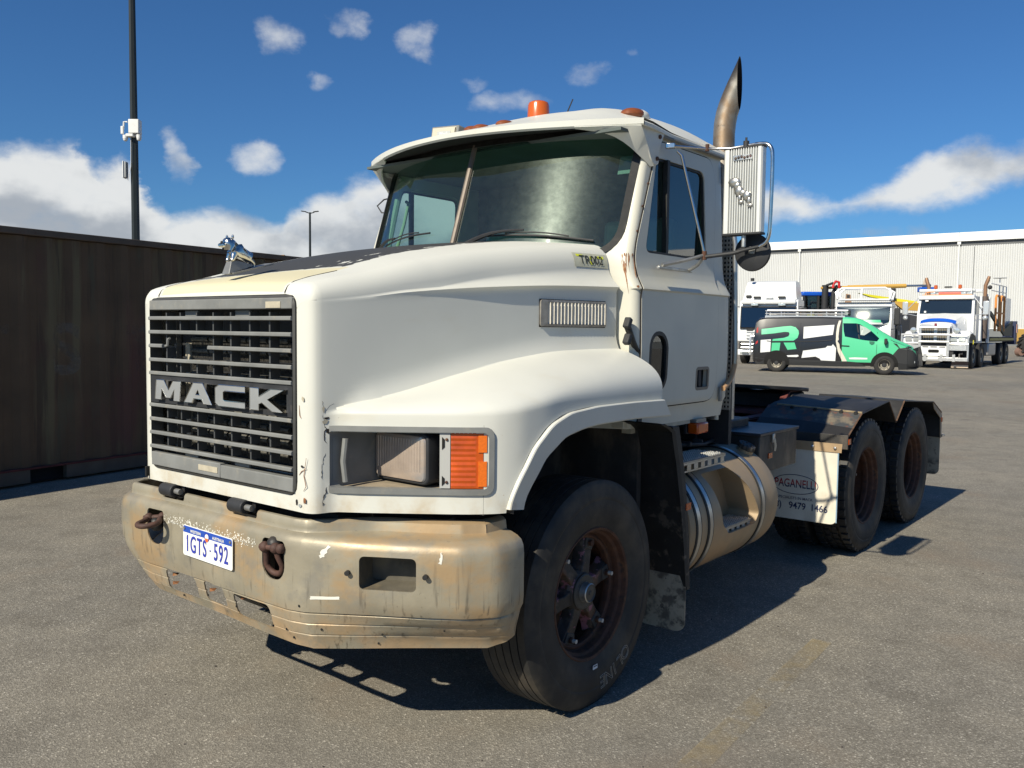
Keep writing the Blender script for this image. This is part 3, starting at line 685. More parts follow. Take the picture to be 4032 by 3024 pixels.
iA = ys.index(-1.06) - 1; iB = ys.index(-.72)
for i in range(len(rows) - 1):
    for j in range(nv - 1):
        # headlamp opening
        if iA <= i < iB and (cst + 2) <= j < (cst + 6): continue
        hb.f.append((i * nv + j, (i + 1) * nv + j, (i + 1) * nv + j + 1, i * nv + j + 1)); hb.m.append(0 if j >= 20 else 1)
hb.mirrorx()
# nose face between the shell and the grille opening
path = [(x, z) for x, y, z in rows[0]]
full = path + [(x * k / 5, .985) for k in range(4, -1, -1) for x in [path[-1][0]]]
full = full + [(-x, z) for x, z in reversed(full[1:-1])]
op = rrect(-.535, 1.045, .535, 1.825, .045, 5)
def ray_hit(p):
    cx, cz = 0, 1.43; d = Vector((p[0] - cx, p[1] - cz)); best = None
    for i in range(len(op)):
        a = Vector(op[i]) - Vector((cx, cz)); b = Vector(op[(i + 1) % len(op)]) - Vector((cx, cz)); e = b - a
        den = d.x * e.y - d.y * e.x
        if abs(den) < 1e-9: continue
        t = (a.x * e.y - a.y * e.x) / den; s = (a.x * d.y - a.y * d.x) / den
        if t > 0 and -1e-6 <= s <= 1 + 1e-6 and (best is None or t > best): best = t
    return (cx + d.x * best, cz + d.y * best)
# densify the ring where the opening corners are
nf = len(full); o0 = len(hb.v)
inn = [ray_hit(p) for p in full]
hb.v += [(x, -1.16, z) for x, z in full]; hb.v += [(x, -1.163, z) for x, z in inn]; hb.v += [(x, -1.13, z) for x, z in inn]
for i in range(nf):
    j = (i + 1) % nf; hb.f += [(o0 + i, o0 + j, o0 + nf + j, o0 + nf + i), (o0 + nf + i, o0 + nf + j, o0 + 2 * nf + j, o0 + 2 * nf + i)]; hb.m += [0, 0]
hb.m = [1 if q == 1 else 0 for q in hb.m]
hood = hb.build('bonnet', [white, peel], TR, smooth=28, merge=True)
hood['label'] = 'white fibreglass bonnet with peeling black film on top'
# bonnet panel seams
for s in (-1, 1):
    pts = [(s * lin([(-1.16, .462), (-1.0, .455), (.0, .46)], y), y, 0) for y in [-1.163, -1.15, -1.12, -1.05, -.98, -.9]]
    P = []
    for (x, y, _) in pts:
        yy = max(y, -1.16); r = hood_section(yy); q = max(0, -1.125 - yy); e = (.035 - sqrt(max(0, .035**2 - q * q))) * .7
        for (xa, za), (xb, zb_) in zip(r, r[1:]):
            if xa <= abs(x) <= xb: P.append((x, y, za + (zb_ - za) * (abs(x) - xa) / (xb - xa) - e + .0005)); break
    P.insert(0, (pts[0][0], -1.163, 1.828))
    MB().tube(P, .0018, 5).build('panel_seam', crackm, hood)
# rear lip of the bonnet: dark gap and edge thickness
re_ = [(x, z) for x, y, z in rows[-1]]
rb = MB(); rb.grid(lambda i, j: ((re_[j][0] - (.0, .022)[i]), .487, re_[j][1] - (.0, .015)[i]), 2, nv); rb.mirrorx(); rb.build('rear_lip', white, hood, smooth=30)
# ---- arch flare
def flare(s):
    m = MB(); n = 46; po = ARO[:-1] + [(.478, 1.368)]; pi_ = ARI[:-1]
    def along(tab, t):
        L = [0]
        for a, b in zip(tab, tab[1:]): L.append(L[-1] + math.hypot(b[0] - a[0], b[1] - a[1]))
        q = t * L[-1]
        for k in range(len(tab) - 1):
            if q <= L[k + 1] + 1e-9:
                u = (q - L[k]) / (L[k + 1] - L[k]); return tab[k][0] + u * (tab[k + 1][0] - tab[k][0]), tab[k][1] + u * (tab[k + 1][1] - tab[k][1])
        return tab[-1]
    def sm(tab, t):
        a = along(tab, max(0, t - .02)); b = along(tab, t); c = along(tab, min(1, t + .02)); return ((a[0] + 2 * b[0] + c[0]) / 4, (a[1] + 2 * b[1] + c[1]) / 4)
    sec = [(0, -.03), (0, .010), (.05, .013), (.93, .006), (1.0, .0), (1.0, -.07)]
    vs = []
    for i in range(n):
        t = i / (n - 1); o = sm(po, t) if 0 < t < 1 else along(po, t); q = sm(pi_, t) if 0 < t < 1 else along(pi_, t)
        for (u, dx) in sec:
            y = o[0] + (q[0] - o[0]) * u; z = o[1] + (q[1] - o[1]) * u
            x = sidex(max(min(o[0], .48), -.64), max(o[1], 1.0)); x = min(x, 1.2) + dx + .006
            vs.append((s * x, y, z))
    fs = [(i * 6 + j, i * 6 + j + 1, (i + 1) * 6 + j + 1, (i + 1) * 6 + j) for i in range(n - 1) for j in range(5)] + [tuple(range(6)), tuple(range((n - 1) * 6, n * 6))]
    m.add(vs, fs); return m.build('arch_flare', white, hood, smooth=30)
flare(1); flare(-1)
# dark inner guards and engine mass that the openings look into
def well(s):
    m = MB(); n = 14
    for k in range(n): pass
    prof = [(-.64, 1.0), (-.6, 1.16), (-.5, 1.28), (-.3, 1.33), (0, 1.345), (.35, 1.345), (.5, 1.30)]
    m.grid(lambda i, j: (s * (.55, 1.17)[j], prof[i][0] + .02, prof[i][1] - .02), len(prof), 2)
    m.b2((s * .42, -.75, .55), (s * .52, .75, 1.36)); m.b2((s * .52, .60, .75), (s * 1.0, .64, 1.34))
    m.b2((s * .50, -.72, .98), (s * 1.10, -.68, 1.33))
    return m.build('inner_guard', dusty_black, hood, smooth=20)
well(1); well(-1)
MB().b2((-.42, -.80, .62), (.42, .45, 1.55)).build('engine_block', hubm, TR, bev=.03)
m = MB(); m.b2((-.80, .44, 1.2), (.80, .47, 1.97)); m.build('firewall', darkp, TR, smooth=0)
# gap between bonnet bottom and bumper: frame horns, pale brackets
m = MB(); m.b2((-.60, -1.02, .62), (.60, -.90, .96)); m.b2((-.95, -.78, .75), (.95, -.72, .95)); m.build('front_crossmember', blackm, TR, smooth=0)
# ---- grille
ringm = mat('grille_gasket', (.05, .05, .048), .6, var=.2, vscale=12)
gr = MB(); inn2 = rrect(-.5235, 1.057, .5235, 1.813, .038, 5); outr = rrect(-.532, 1.048, .532, 1.822, .043, 5); n = len(inn2)
gr.add([(x, YF - .004, z) for x, z in outr] + [(x, YF - .010, z) for x, z in inn2] + [(x, YF + .05, z) for x, z in inn2] + [(x, YF + .03, z) for x, z in outr],
       [(i, (i + 1) % n, n + (i + 1) % n, n + i) for i in range(n)] + [(n + i, n + (i + 1) % n, 2 * n + (i + 1) % n, 2 * n + i) for i in range(n)] + [(3 * n + i, 3 * n + (i + 1) % n, (i + 1) % n, i) for i in range(n)])
gr = gr.build('grille', ringm, TR, smooth=20, label='grey plastic grille frame with one broken slat')
MB().b2((-.522, YF - .012, 1.768), (.522, YF + .03, 1.812)).build('top_bar', greyp, gr, bev=.004)
MB().b2((-.522, YF - .012, 1.060), (.03, YF + .03, 1.122)).build('bottom_bar', greyp, gr, bev=.004)
MB().b2((.032, YF - .012, 1.060), (.522, YF + .03, 1.116)).build('bottom_bar', greyp, gr, bev=.004)
MB().b2((.36, YF - .0145, 1.772), (.455, YF - .011, 1.797)).build('bare_patch', paintpeelgrey, gr, smooth=0)
MB().b2((-.13, YF - .0145, 1.079), (.015, YF - .011, 1.103)).build('repair_plate', paintpeelgrey, gr, smooth=0)
SL = [1.7315, 1.6695, 1.6075, 1.5445, 1.484, 1.3385, 1.2745, 1.2125, 1.149]
ribm = mat('dark_grey_rib_plastic', (.06, .063, .065), .6, var=.2, vscale=12)
def slat(x0, x1, z, brk=False):
    m = MB(); prof = [(YF - .018, z + .004), (YF - .014, z + .0085), (YF + .045, z - .002), (YF + .045, z - .008), (YF - .012, z - .009), (YF - .018, z - .006)]
    m.prism(prof, 'x', x0, x1); return m.build('slat', greyp, gr, smooth=30)
for i, z in enumerate(SL):
    if i == 2:
        slat(-.522, -.408, z); slat(-.045, .522, z)
        m = MB(); m.tube([(-.408, YF, z), (-.39, YF, z + .002), (-.385, YF, z + .03), (-.372, YF, z + .035)], .006, 6); m.build('broken_slat_end', greyp, gr)
    else: slat(-.522, .522, z)
ribx = [-.408, -.293, -.163, -.036, .092, .225, .358]
zs_ = [1.765] + SL[:5]; zs2 = SL[5:] + [1.125]
for a, b_ in list(zip(zs_, zs_[1:])) + list(zip(zs2, zs2[1:])):
    for q, x in enumerate(ribx):
        if abs(b_ - SL[3]) < .01 and q in (1, 2): continue
        if abs(b_ - SL[2]) < .01 and q in (1, 2): continue
        MB().b2((x - .0045, YF + .006, b_ + .009), (x + .0045, YF + .05, a - .008)).build('rib', ribm, gr, smooth=0)
for x in (-.225, .155): MB().b2((x - .05, YF + .02, 1.742), (x + .05, YF + .03, 1.764)).build('mount_tab', greyp, gr, smooth=0)
for x in (-.225, .155): MB().b2((x - .05, YF + .012, 1.120), (x + .05, YF + .022, 1.141)).build('mount_tab', greyp, gr, smooth=0)
# name panel with letters
nb = MB(); a = rrect(-.520, 1.350, .520, 1.474, .006, 2); b_ = rrect(-.478, 1.372, .485, 1.452, .006, 2); n = len(a)
nb.add([(x, YF - .010, z) for x, z in a] + [(x, YF - .010, z) for x, z in b_] + [(x, YF + .03, z) for x, z in b_] + [(x, YF + .03, z) for x, z in a],
       [(i, (i + 1) % n, n + (i + 1) % n, n + i) for i in range(n)] + [(n + i, n + (i + 1) % n, 2 * n + (i + 1) % n, 2 * n + i) for i in range(n)] + [(3 * n + i, 3 * n + (i + 1) % n, (i + 1) % n, i) for i in range(n)])
nb.build('name_panel', darkp, gr, smooth=20)
LET = {  # unit letters, 0..1 wide, 0..1 high
 'M': (1.0, [(0, 0), (.06, 1), (.36, 1), (.53, .52), (.70, 1), (1.0, 1), (.95, 0), (.72, 0), (.75, .56), (.60, .12), (.42, .12), (.27, .56), (.24, 0)]),
 'A': (1.0, None), 'C': (1.0, [(.12, 1), (1, 1), (1, .73), (.32, .73), (.27, .68), (.27, .32), (.32, .27), (1, .27), (1, 0), (.12, 0), (0, .14), (0, .86)]),
 'K': (1.0, [(0, 0), (0, 1), (.27, 1), (.27, .62), (.62, 1), (1, 1), (.52, .52), (.98, 0), (.66, 0), (.36, .36), (.27, .28), (.27, 0)])}
def letter(ch, x0, x1):
    z0, z1 = 1.368, 1.456; y0 = YF - .028; y1 = YF - .004; W = x1 - x0; H = z1 - z0
    if ch == 'A':
        polys = [[(0, 0), (.34, 1), (.68, 1), (1, 0), (.71, 0), (.64, .22), (.36, .22), (.29, 0)]]
        holes = [(.43, .42), (.57, .42), (.51, .68)]
        loops = [[Vector((p[0], p[1], 0)) for p in polys[0]], [Vector((p[0], p[1], 0)) for p in holes]]
    else: loops = [[Vector((p[0], p[1], 0)) for p in LET[ch][1]]]
    flat = [p for l_ in loops for p in l_]; tri = tessellate_polygon(loops); m = MB()
    P = lambda p, y, g=0: (x0 + p.x * W, y, z0 + p.y * H)
    n = len(flat); m.add([P(p, y0) for p in flat] + [P(p, y1) for p in flat], [])
    m.f += [tuple(t) for t in tri]; m.m += [0] * len(tri); s = 0
    for l_ in loops:
        k = len(l_)
        for i in range(k): m.f.append((s + i, s + (i + 1) % k, n + s + (i + 1) % k, n + s + i)); m.m.append(1)
        s += k
    o = m.build('letter', [letter_face, chrome], gr, smooth=0, label='grey badge letter ' + ch)
    # chrome rim standing proud round the face
    t = MB()
    for l_ in loops:
        q = [P(p, y0) for p in l_]; t.tube(q + [q[0]], .0022, 5, cap=False)
    t.build('letter_rim', chrome, gr, label='chrome edge of badge letter ' + ch)
letter('M', -.452, -.236); letter('A', -.212, .002); letter('C', .028, .240); letter('K', .272, .494)
# condenser and radiator behind
m = MB(); m.b2((-.50, -1.045, 1.02), (.50, -.98, 1.80)); rad_ = m.build('radiator', darkp, TR, smooth=0)
coilm = mat('dusty_condenser_tube', (.13, .125, .11), .6, metal=.3, var=.5, vscale=60, layers=[((.03, .028, .025), 45, .5, .1, .8, (1, 1, 8), None)])
for z in [1.12 + .052 * k for k in range(11)]:
    for x0 in (-.30, -.155, -.01, .135, .28):
        MB().cyl((x0 - .065, -1.055, z), (x0 + .065, -1.055, z), .011, 8).build('condenser_tube', coilm, rad_)
finm = mat('bent_cooling_fins', (.075, .07, .062), .8, var=.6, vscale=90, vdet=2)
m = MB(); random.seed(3)
for k in range(150):
    x = -.38 + k * .00513 + random.uniform(-.001, .001)
    for z in [1.125 + .052 * q for q in range(10)]: m.b2((x, -1.052, z + .012), (x + .0016, -1.046, z + .040))
tag(m.build('cooling_fins', finm, rad_, smooth=0), kind='stuff')
palem = mat('pale_radiator_tank', (.42, .38, .30), .7, var=.2)
for x in (-.405, .40): MB().b2((x - .018, -1.06, 1.15), (x + .018, -1.02, 1.62)).build('side_tank', palem, rad_, bev=.004)
MB().b2((-.49, -1.075, 1.10), (-.47, -1.05, 1.76)).build('side_bracket', barem, rad_, smooth=0)
MB().b2((-.40, -1.10, 1.085), (.46, -1.06, 1.115)).build('tread_strip', worn_alu, rad_, bev=.003)
# ---- bonnet front lower hinge rollers
for x in (-.372, .165):
    h = MB(); h.cyl((x - .065, -1.165, .957), (x + .035, -1.165, .957), .030, 20); h = h.build('hinge_roller', darkp, TR, bev=.004)
    MB().cyl((x + .036, -1.165, .957), (x + .075, -1.165, .957), .013, 12).build('pin', barem, h)
    MB().b2((x + .037, -1.14, .93), (x + .06, -1.00, .99)).build('bracket', blackm, h, bev=.004)
m = MB(); m.b2((-.58, -1.178, 1.0), (-.568, -1.160, 1.045)); m.build('latch_slot', sootshade, hood, smooth=0)
# ---- ornament: bulldog on a wedge
def bulldog():
    orn = empty('ornament', (0, 0, 0)); orn.parent = TR; orn.scale = (.88, .88, .88); orn.location = (0, -1.10 * .12, 1.915 * .12); orn['label'] = 'silver standing bulldog ornament on a wedge plinth'
    bz = 1.917
    m = MB(); m.add([(-.032, -1.125, bz), (.032, -1.125, bz), (.026, -.975, bz + .052), (-.026, -.975, bz + .052), (-.022, -1.105, bz + .063), (.022, -1.105, bz + .063), (.020, -1.07, bz + .070), (-.020, -1.07, bz + .070), (.02, -.985, bz + .054), (-.02, -.985, bz + .054)],
          [(0, 1, 5, 4), (4, 5, 6, 7), (1, 2, 8, 6), (1, 6, 5), (0, 4, 7), (0, 7, 9), (0, 9, 3), (7, 6, 8, 9), (9, 8, 2, 3), (0, 3, 2, 1)])
    m.build('plinth', barem, orn, smooth=0, bev=.003)
    MB().box((0, -.99, bz + .035), (.075, .24, .008), rx=.26).build('plinth_base', barem, orn, bev=.002)
    def sk(pts, edges, rr):
        me = bpy.data.meshes.new('body'); me.from_pydata(pts, edges, []); o = bpy.data.objects.new('body', me); COL.objects.link(o)
        md = o.modifiers.new('s', 'SKIN'); md.use_smooth_shade = True
        for v, r in zip(me.skin_vertices[0].data, rr): v.radius = (r, r)
        me.skin_vertices[0].data[0].use_root = True
        s = o.modifiers.new('u', 'SUBSURF'); s.levels = 2; s.render_levels = 2
        dg = bpy.context.evaluated_depsgraph_get(); dg.update(); m2 = bpy.data.meshes.new_from_object(o.evaluated_get(dg)); bpy.data.objects.remove(o)
        m2.name = 'body'; m2.materials.append(chrome); q = bpy.data.objects.new('body', m2); COL.objects.link(q); q.parent = orn; return q
    z0 = bz + .068
    P = [(0, -1.02, z0 + .036), (0, -1.055, z0 + .045), (0, -1.085, z0 + .062), (0, -1.108, z0 + .085), (0, -1.135, z0 + .082), (0, -.992, z0 + .020),          # spine, neck, head, muzzle, rump
         (.017, -1.085, z0 + .036), (.020, -1.093, z0 + .012), (.020, -1.098, z0 + .001), (-.017, -1.085, z0 + .036), (-.020, -1.093, z0 + .012), (-.020, -1.098, z0 + .001),
         (.015, -.985, z0 + .004), (.017, -.972, z0 - .010), (.017, -.978, z0 - .028), (-.015, -.985, z0 + .004), (-.017, -.972, z0 - .010), (-.017, -.978, z0 - .028), (.017, -.992, z0 - .03), (-.017, -.992, z0 - .03), (.020, -1.108, z0 - .001), (-.020, -1.108, z0 - .001)]
    E = [(0, 1), (1, 2), (2, 3), (3, 4), (0, 5), (1, 6), (6, 7), (7, 8), (8, 20), (1, 9), (9, 10), (10, 11), (11, 21), (5, 12), (12, 13), (13, 14), (14, 18), (5, 15), (15, 16), (16, 17), (17, 19)]
    R = [.031, .038, .033, .037, .025, .029, .020, .013, .011, .020, .013, .011, .011, .007, .005, .011, .007, .005, .005, .005, .006, .006]
    sk(P, E, R)
    for s in (-1, 1):
        MB().sphere((s * .024, -1.098, z0 + .112), .011, 10, (.7, .5, 1.1)).build('ear', chrome, orn)
        MB().sphere((s * .012, -1.140, z0 + .070), .014, 10, (.9, 1, .8)).build('jowl', chrome, orn)
    MB().lathe([(-.004, .021), (.0, .0235), (.004, .021)], (0, -1.094, z0 + .066), 'z', 20).build('collar', blackm, orn)
    MB().sphere((0, -1.143, z0 + .084), .0065, 8).build('nose', blackm, orn)
bulldog()
# ---- headlamp units
FTAB = None
def face_at(u):
    global FTAB
    if FTAB is None:
        P = [(.602, -1.104)] + [(W0(y), y) for y in [-1.095 + (.408) * k / 60 for k in range(61)]]; L = [0]
        for a, b in zip(P, P[1:]): L.append(L[-1] + math.hypot(b[0] - a[0], b[1] - a[1]))
        FTAB = (P, [q / L[-1] for q in L])
    P, L = FTAB; u = max(-.02, min(1.02, u))
    for k in range(len(P) - 1):
        if u <= L[k + 1] or k == len(P) - 2:
            t = (u - L[k]) / (L[k + 1] - L[k]); return P[k][0] + (P[k + 1][0] - P[k][0]) * t, P[k][1] + (P[k + 1][1] - P[k][1]) * t
def along_face(x):
    """y of the bonnet front face at half width x in the headlamp band"""
    lo, hi = -1.10, -.5
    for _ in range(30):
        mid = (lo + hi) / 2
        if W0(mid) < x: lo = mid
        else: hi = mid
    return lo
lensm = mat('dust_hazed_lens', (.44, .36, .30), .24, metal=.30, spec=.6, coat=.7, var=.12, vscale=16, layers=[((.26, .28, .30), 7, .50, .15, .7, (.5, 1, 1), None)])
def headlamp(s):
    root = empty('headlamp_unit', (0, 0, 0)); root.parent = TR
    def face(u, z, off=0):
        # u runs 0..1 from the inner to the outer end; returns a point on the face, pushed outwards by off
        x, y = face_at(u)
        return Vector((s * (x + off * .55), y - off * .8, z))
    def R(u0, z0, u1, z1, r): return rrect(u0, z0, u1, z1, r, 5)
    sc_ = .67
    def ring(u0, z0, u1, z1, r):
        # rounded in metres: parametrise in metres along the face
        return [(p[0] / sc_, p[1]) for p in rrect(u0 * sc_, z0, u1 * sc_, z1, r, 6)]
    def dens(pl, k=5):
        out = []
        for i, p in enumerate(pl):
            q = pl[(i + 1) % len(pl)]; d = math.hypot((q[0] - p[0]) * sc_, q[1] - p[1]); nn = max(1, int(d / .05))
            for t in range(nn): out.append((p[0] + (q[0] - p[0]) * t / nn, p[1] + (q[1] - p[1]) * t / nn))
        return out
    A_ = ring(0, 1.060, 1.0, 1.322, .035); n = len(A_)
    cen = (.5, 1.191); B_ = ring(.040, 1.082, .968, 1.302, .022)
    def ringmesh(LA, LB, offA, offB, back):
        m = MB(); A2 = dens(LA); 
        # match counts by resampling both loops at the same parameters
        def res(loop, N=120):
            L = [0]
            for i in range(len(loop)): a = loop[i]; b = loop[(i + 1) % len(loop)]; L.append(L[-1] + math.hypot((b[0] - a[0]) * sc_, b[1] - a[1]))
            out = []; k = 0
            for q in range(N):
                t = q / N * L[-1]
                while L[k + 1] < t: k += 1
                u = (t - L[k]) / max(1e-9, L[k + 1] - L[k]); a = loop[k]; b = loop[(k + 1) % len(loop)]; out.append((a[0] + (b[0] - a[0]) * u, a[1] + (b[1] - a[1]) * u))
            return out
        a = res(LA); b = res(LB); N = 120
        m.v += [tuple(face(*p, -.02)) for p in a] + [tuple(face(*p, offA)) for p in a] + [tuple(face(*p, offB)) for p in b] + [tuple(face(*p, offB) + Vector((0, back, 0))) for p in b]
        for i in range(N):
            j = (i + 1) % N
            for r in range(3): m.f.append((r * N + i, r * N + j, (r + 1) * N + j, (r + 1) * N + i)); m.m.append(0)
        return m
    ringmesh(A_, B_, .010, .012, .05).build('bezel', greyp, root, smooth=30)
    # bucket behind: floor dusty, back dark
    m = MB(); zz0, zz1 = 1.080, 1.302; yb = -.48; P0 = [face(u, zz0, -.01) for u in (.03, .2, .4, .6, .8, .97)]
    fl = [tuple(p) for p in P0] + [(s * 1.06, yb, zz0), (s * .63, yb - .26, zz0)]
    m.add(fl, [tuple(range(len(fl)))]); m.build('bucket_floor', flapw if False else mat('dust_settled_bucket', (.30, .25, .18), .8, var=.2, vscale=12), root, smooth=0)
    m = MB(); m.add([(p[0], p[1], zz1) for p in fl], [tuple(range(len(fl)))])
    m.add([(s * .63, -1.07, zz0), (s * .63, yb - .26, zz0), (s * .63, yb - .26, zz1), (s * .63, -1.07, zz1)], [(0, 1, 2, 3)])
    m.add([(s * .63, yb - .26, zz0), (s * 1.06, yb, zz0), (s * 1.06, yb, zz1), (s * .63, yb - .26, zz1)], [(0, 1, 2, 3)])
    m.build('bucket_wall', greyp, root, smooth=0)
    MB().tube([(s * .66, -1.03, 1.10), (s * .652, -1.035, 1.18), (s * .66, -1.03, 1.27)], .012, 8).build('bucket_rib', greyp, root)
    # rectangular lamp, aimed ahead, sitting deep
    cx = s * .775; yl = -.845; a = -s * .02
    M_ = Matrix.Translation((cx, yl, 1.192)) @ Matrix.Rotation(a, 4, 'Z')
    w, h = .142, .090
    hs = MB(); hs.prism(rrect(-w - .012, -h - .012, w + .012, h + .012, .03, 5), 'y', -.002, .12); hs.xf(M_).build('lamp_housing', darkp, root, bev=.006)
    o_ = rrect(-w, -h, w, h, .022, 5); n = len(o_); le = MB(); rings = [(1.0, -.0025), (.97, -.009), (.85, -.012), (.5, -.014)]
    for k, d in rings: le.v += [(x * k, d, z * k) for x, z in o_]
    le.v.append((0, -.014, 0))
    for r in range(3):
        for i in range(n): le.f.append((r * n + i, r * n + (i + 1) % n, (r + 1) * n + (i + 1) % n, (r + 1) * n + i)); le.m.append(0)
    for i in range(n): le.f.append((3 * n + i, 3 * n + (i + 1) % n, 4 * n)); le.m.append(0)
    le.xf(M_).build('lens', lensm, root, smooth=40)
    fl_ = MB()
    for i in range(17):
        x = -w + .022 + i * (2 * w - .044) / 16; fl_.prism([(x - .0045, -.009), (x, -.0150), (x + .0045, -.009)], 'z', -h * .55, h - .016)
    fl_.xf(M_).build('lens_flutes', lensm, root, smooth=0)
    rf = MB(); rf.lathe([(.020, .012), (.012, .035), (.004, .060), (.0015, .085)], (0, 0, 0), 'y', 28)
    rf.v = [(x * 1.05, y, z * .74) for x, y, z in rf.v]; rf.xf(M_).build('reflector', reflector, root)
    bp_ = MB(); bp_.prism(rrect(-w + .002, -h + .002, w - .002, h - .002, .018, 4), 'y', .0025, .0035); bp_.xf(M_).build('lamp_back', mat('lamp_back_tan', (.80, .70, .60), .38, metal=.6, var=.25, vscale=14), root, smooth=0)
    # bright divider and amber indicator wrapping round the corner
    m = MB(); m.add([tuple(face(.685, 1.086, .002)), tuple(face(.745, 1.086, .002)), tuple(face(.745, 1.300, .002)), tuple(face(.685, 1.300, .002)), tuple(face(.685, 1.086, -.03)), tuple(face(.745, 1.086, -.03)), tuple(face(.745, 1.300, -.03)), tuple(face(.685, 1.300, -.03))],
          [(0, 1, 2, 3), (4, 7, 6, 5), (0, 4, 5, 1), (2, 6, 7, 3), (0, 3, 7, 4), (1, 5, 6, 2)]); m.build('divider_plate', mat('painted_divider', (.42, .42, .40), .5), root, smooth=0)
    for z0_, z1_ in ((1.095, 1.135), (1.235, 1.285)):
        q_ = MB(); q_.add([tuple(face(.698, z0_, .004)), tuple(face(.714, z0_ + .01, .004)), tuple(face(.714, z1_ - .01, .004)), tuple(face(.698, z1_, .004))], [(0, 1, 2, 3)]); q_.build('divider_slot', sootshade, root, smooth=0)
    for z_ in (1.11, 1.275): MB().sphere(tuple(face(.725, z_, .004)), .006, 8).build('screw', rust, root)
    MB().sphere((s * .70, -.78, 1.10), .010, 8).build('screw', worn_alu, root)
    m = MB(); m.add([tuple(face(.728, z, .006)) for z in (1.19, 1.20)] + [tuple(face(.745, z, .006)) for z in (1.21, 1.18)], [(0, 1, 2, 3)])
    am = MB(); N1, N2 = 20, 22
    def af(i, j):
        u = .748 + (.982 - .748) * i / (N1 - 1); z = 1.085 + (1.300 - 1.085) * j / (N2 - 1)
        b = .0040 * abs(sin(i * pi / 2)) * (1 if j % 2 else -.3) if u < .895 else 0
        return tuple(face(u, z, -.001 + b))
    am.grid(af, N1, N2); am.build('indicator_lens', amber, root, smooth=0 if False else 20)
    rp = MB()
    for z0_, z1_ in ((1.225, 1.290), (1.093, 1.19)):
        rp.v = []; rp.f = []; rp.m = []
        for off in (.0035, -.003):
            for (u, z) in ((.905, z0_), (.955, z0_), (.955, z1_), (.905, z1_)): rp.v.append(tuple(face(u, z, off)))
        rp.f = [(0, 1, 2, 3), (4, 7, 6, 5), (0, 4, 5, 1), (2, 6, 7, 3), (0, 3, 7, 4), (1, 5, 6, 2)]; rp.m = [0] * 6
        rp.build('reflector_panel', mat('orange_reflector', (.72, .15, .01), .4, spec=.5, var=.12, vscale=120), root, smooth=0); rp = MB()
    ib = MB(); ib.grid(lambda i, j: tuple(face(.748 + .234 * i / 5, (1.087, 1.297)[j], -.03)), 6, 2); ib.build('indicator_back', amber_dark, root, smooth=0)
    return root
headlamp(1)['label'] = 'open headlamp bucket with single rectangular lamp and amber indicator'; headlamp(-1)
# ---- bonnet side vent
louvrem = mat('cream_louvre', (.62, .58, .50), .5, var=.1, vscale=30)
ventframem = mat('tarnished_vent_frame', (.30, .28, .25), .45, metal=.5, var=.25, vscale=25)
def sidevent(s):
    v = empty('side_vent', (0, 0, 0)); v.parent = hood
    y0, y1, z0, z1 = -.035, .402, 1.713, 1.837
    def P(y, z, o=0): return (s * (Bw(y) + o), y, z)
    ou = rrect(y0, z0, y1, z1, .012, 4); inr = rrect(y0 + .040, z0 + .011, y1 - .010, z1 - .011, .005, 4); n = len(ou)
    m = MB(); m.add([P(*p, -.002) for p in ou] + [P(*p, .010) for p in ou] + [P(*p, .013) for p in inr] + [P(*p, -.004) for p in inr], [(r * n + i, r * n + (i + 1) % n, (r + 1) * n + (i + 1) % n, (r + 1) * n + i) for r in range(3) for i in range(n)])
    m.build('vent_frame', ventframem, v, smooth=25)
    m = MB(); m.add([P(y0 - .003, z0 - .003, .002), P(y1 + .003, z0 - .003, .002), P(y1 + .003, z1 + .003, .002), P(y0 - .003, z1 + .003, .002)], [(0, 1, 2, 3)]); m.build('vent_back', sootshade, v, smooth=0)
    N = 17
    for i in range(N):
        y = y0 + .050 + i * (y1 - y0 - .070) / (N - 1); m = MB()
        m.add([P(y - .001, z0 + .012, .004), P(y + .007, z0 + .012, .015), P(y + .009, z0 + .012, .011), P(y - .001, z1 - .012, .004), P(y + .007, z1 - .012, .015), P(y + .009, z1 - .012, .011)], [(0, 1, 4, 3), (1, 2, 5, 4), (0, 3, 5, 2), (0, 2, 1), (3, 4, 5)])
        m.build('louvre', louvrem, v, smooth=0)
    return v
for s in (1, -1):
    v = sidevent(s)
    # keep to three levels: louvres belong to the bonnet vent directly
# asset plate TR002
def hp(y, z, o=.0):
    r = hood_section(y)
    for (xa, za), (xb, zb_) in zip(r[12:], r[13:]):
        if za >= z >= zb_: return (xa + (xb - xa) * (za - z) / max(1e-6, za - zb_) + o, y, z)
    return (Bw(y) + o, y, z)
def apl(y, z, o): return hp(y, z, o)
yy0, yy1, zz0, zz1 = .245, .478, 2.006, 2.074
m = MB(); m.grid(lambda i, j: apl(yy0 + (yy1 - yy0) * i / 8, zz0 + (zz1 - zz0) * j / 4, .003), 9, 5); ap = m.build('label_plate', labelm, hood, smooth=60, label='yellowed label plate hand-marked TR002')
P_ = [[(.362 + p[0], 2.040 + p[1]) for p in q] for q in text_polys('TR002', .060, .98, .0006, 1.02)]
decal(P_, lambda a, b: apl(a, b, .0058), 'label_writing', inkblack, hood)
decal([[(yy0 + .02, 2.058), (yy0 + .06, 2.055), (yy0 + .065, 2.066), (yy0 + .02, 2.068)], [(.35, 2.02), (.366, 2.02), (.372, 2.062), (.355, 2.06)], [(.40, 2.052), (.45, 2.05), (.45, 2.064), (.41, 2.064)]], lambda a, b: apl(a, b, .0046), 'highlighter_mark', hiyellow, hood)
m = MB()
for q in range(4):
    pass
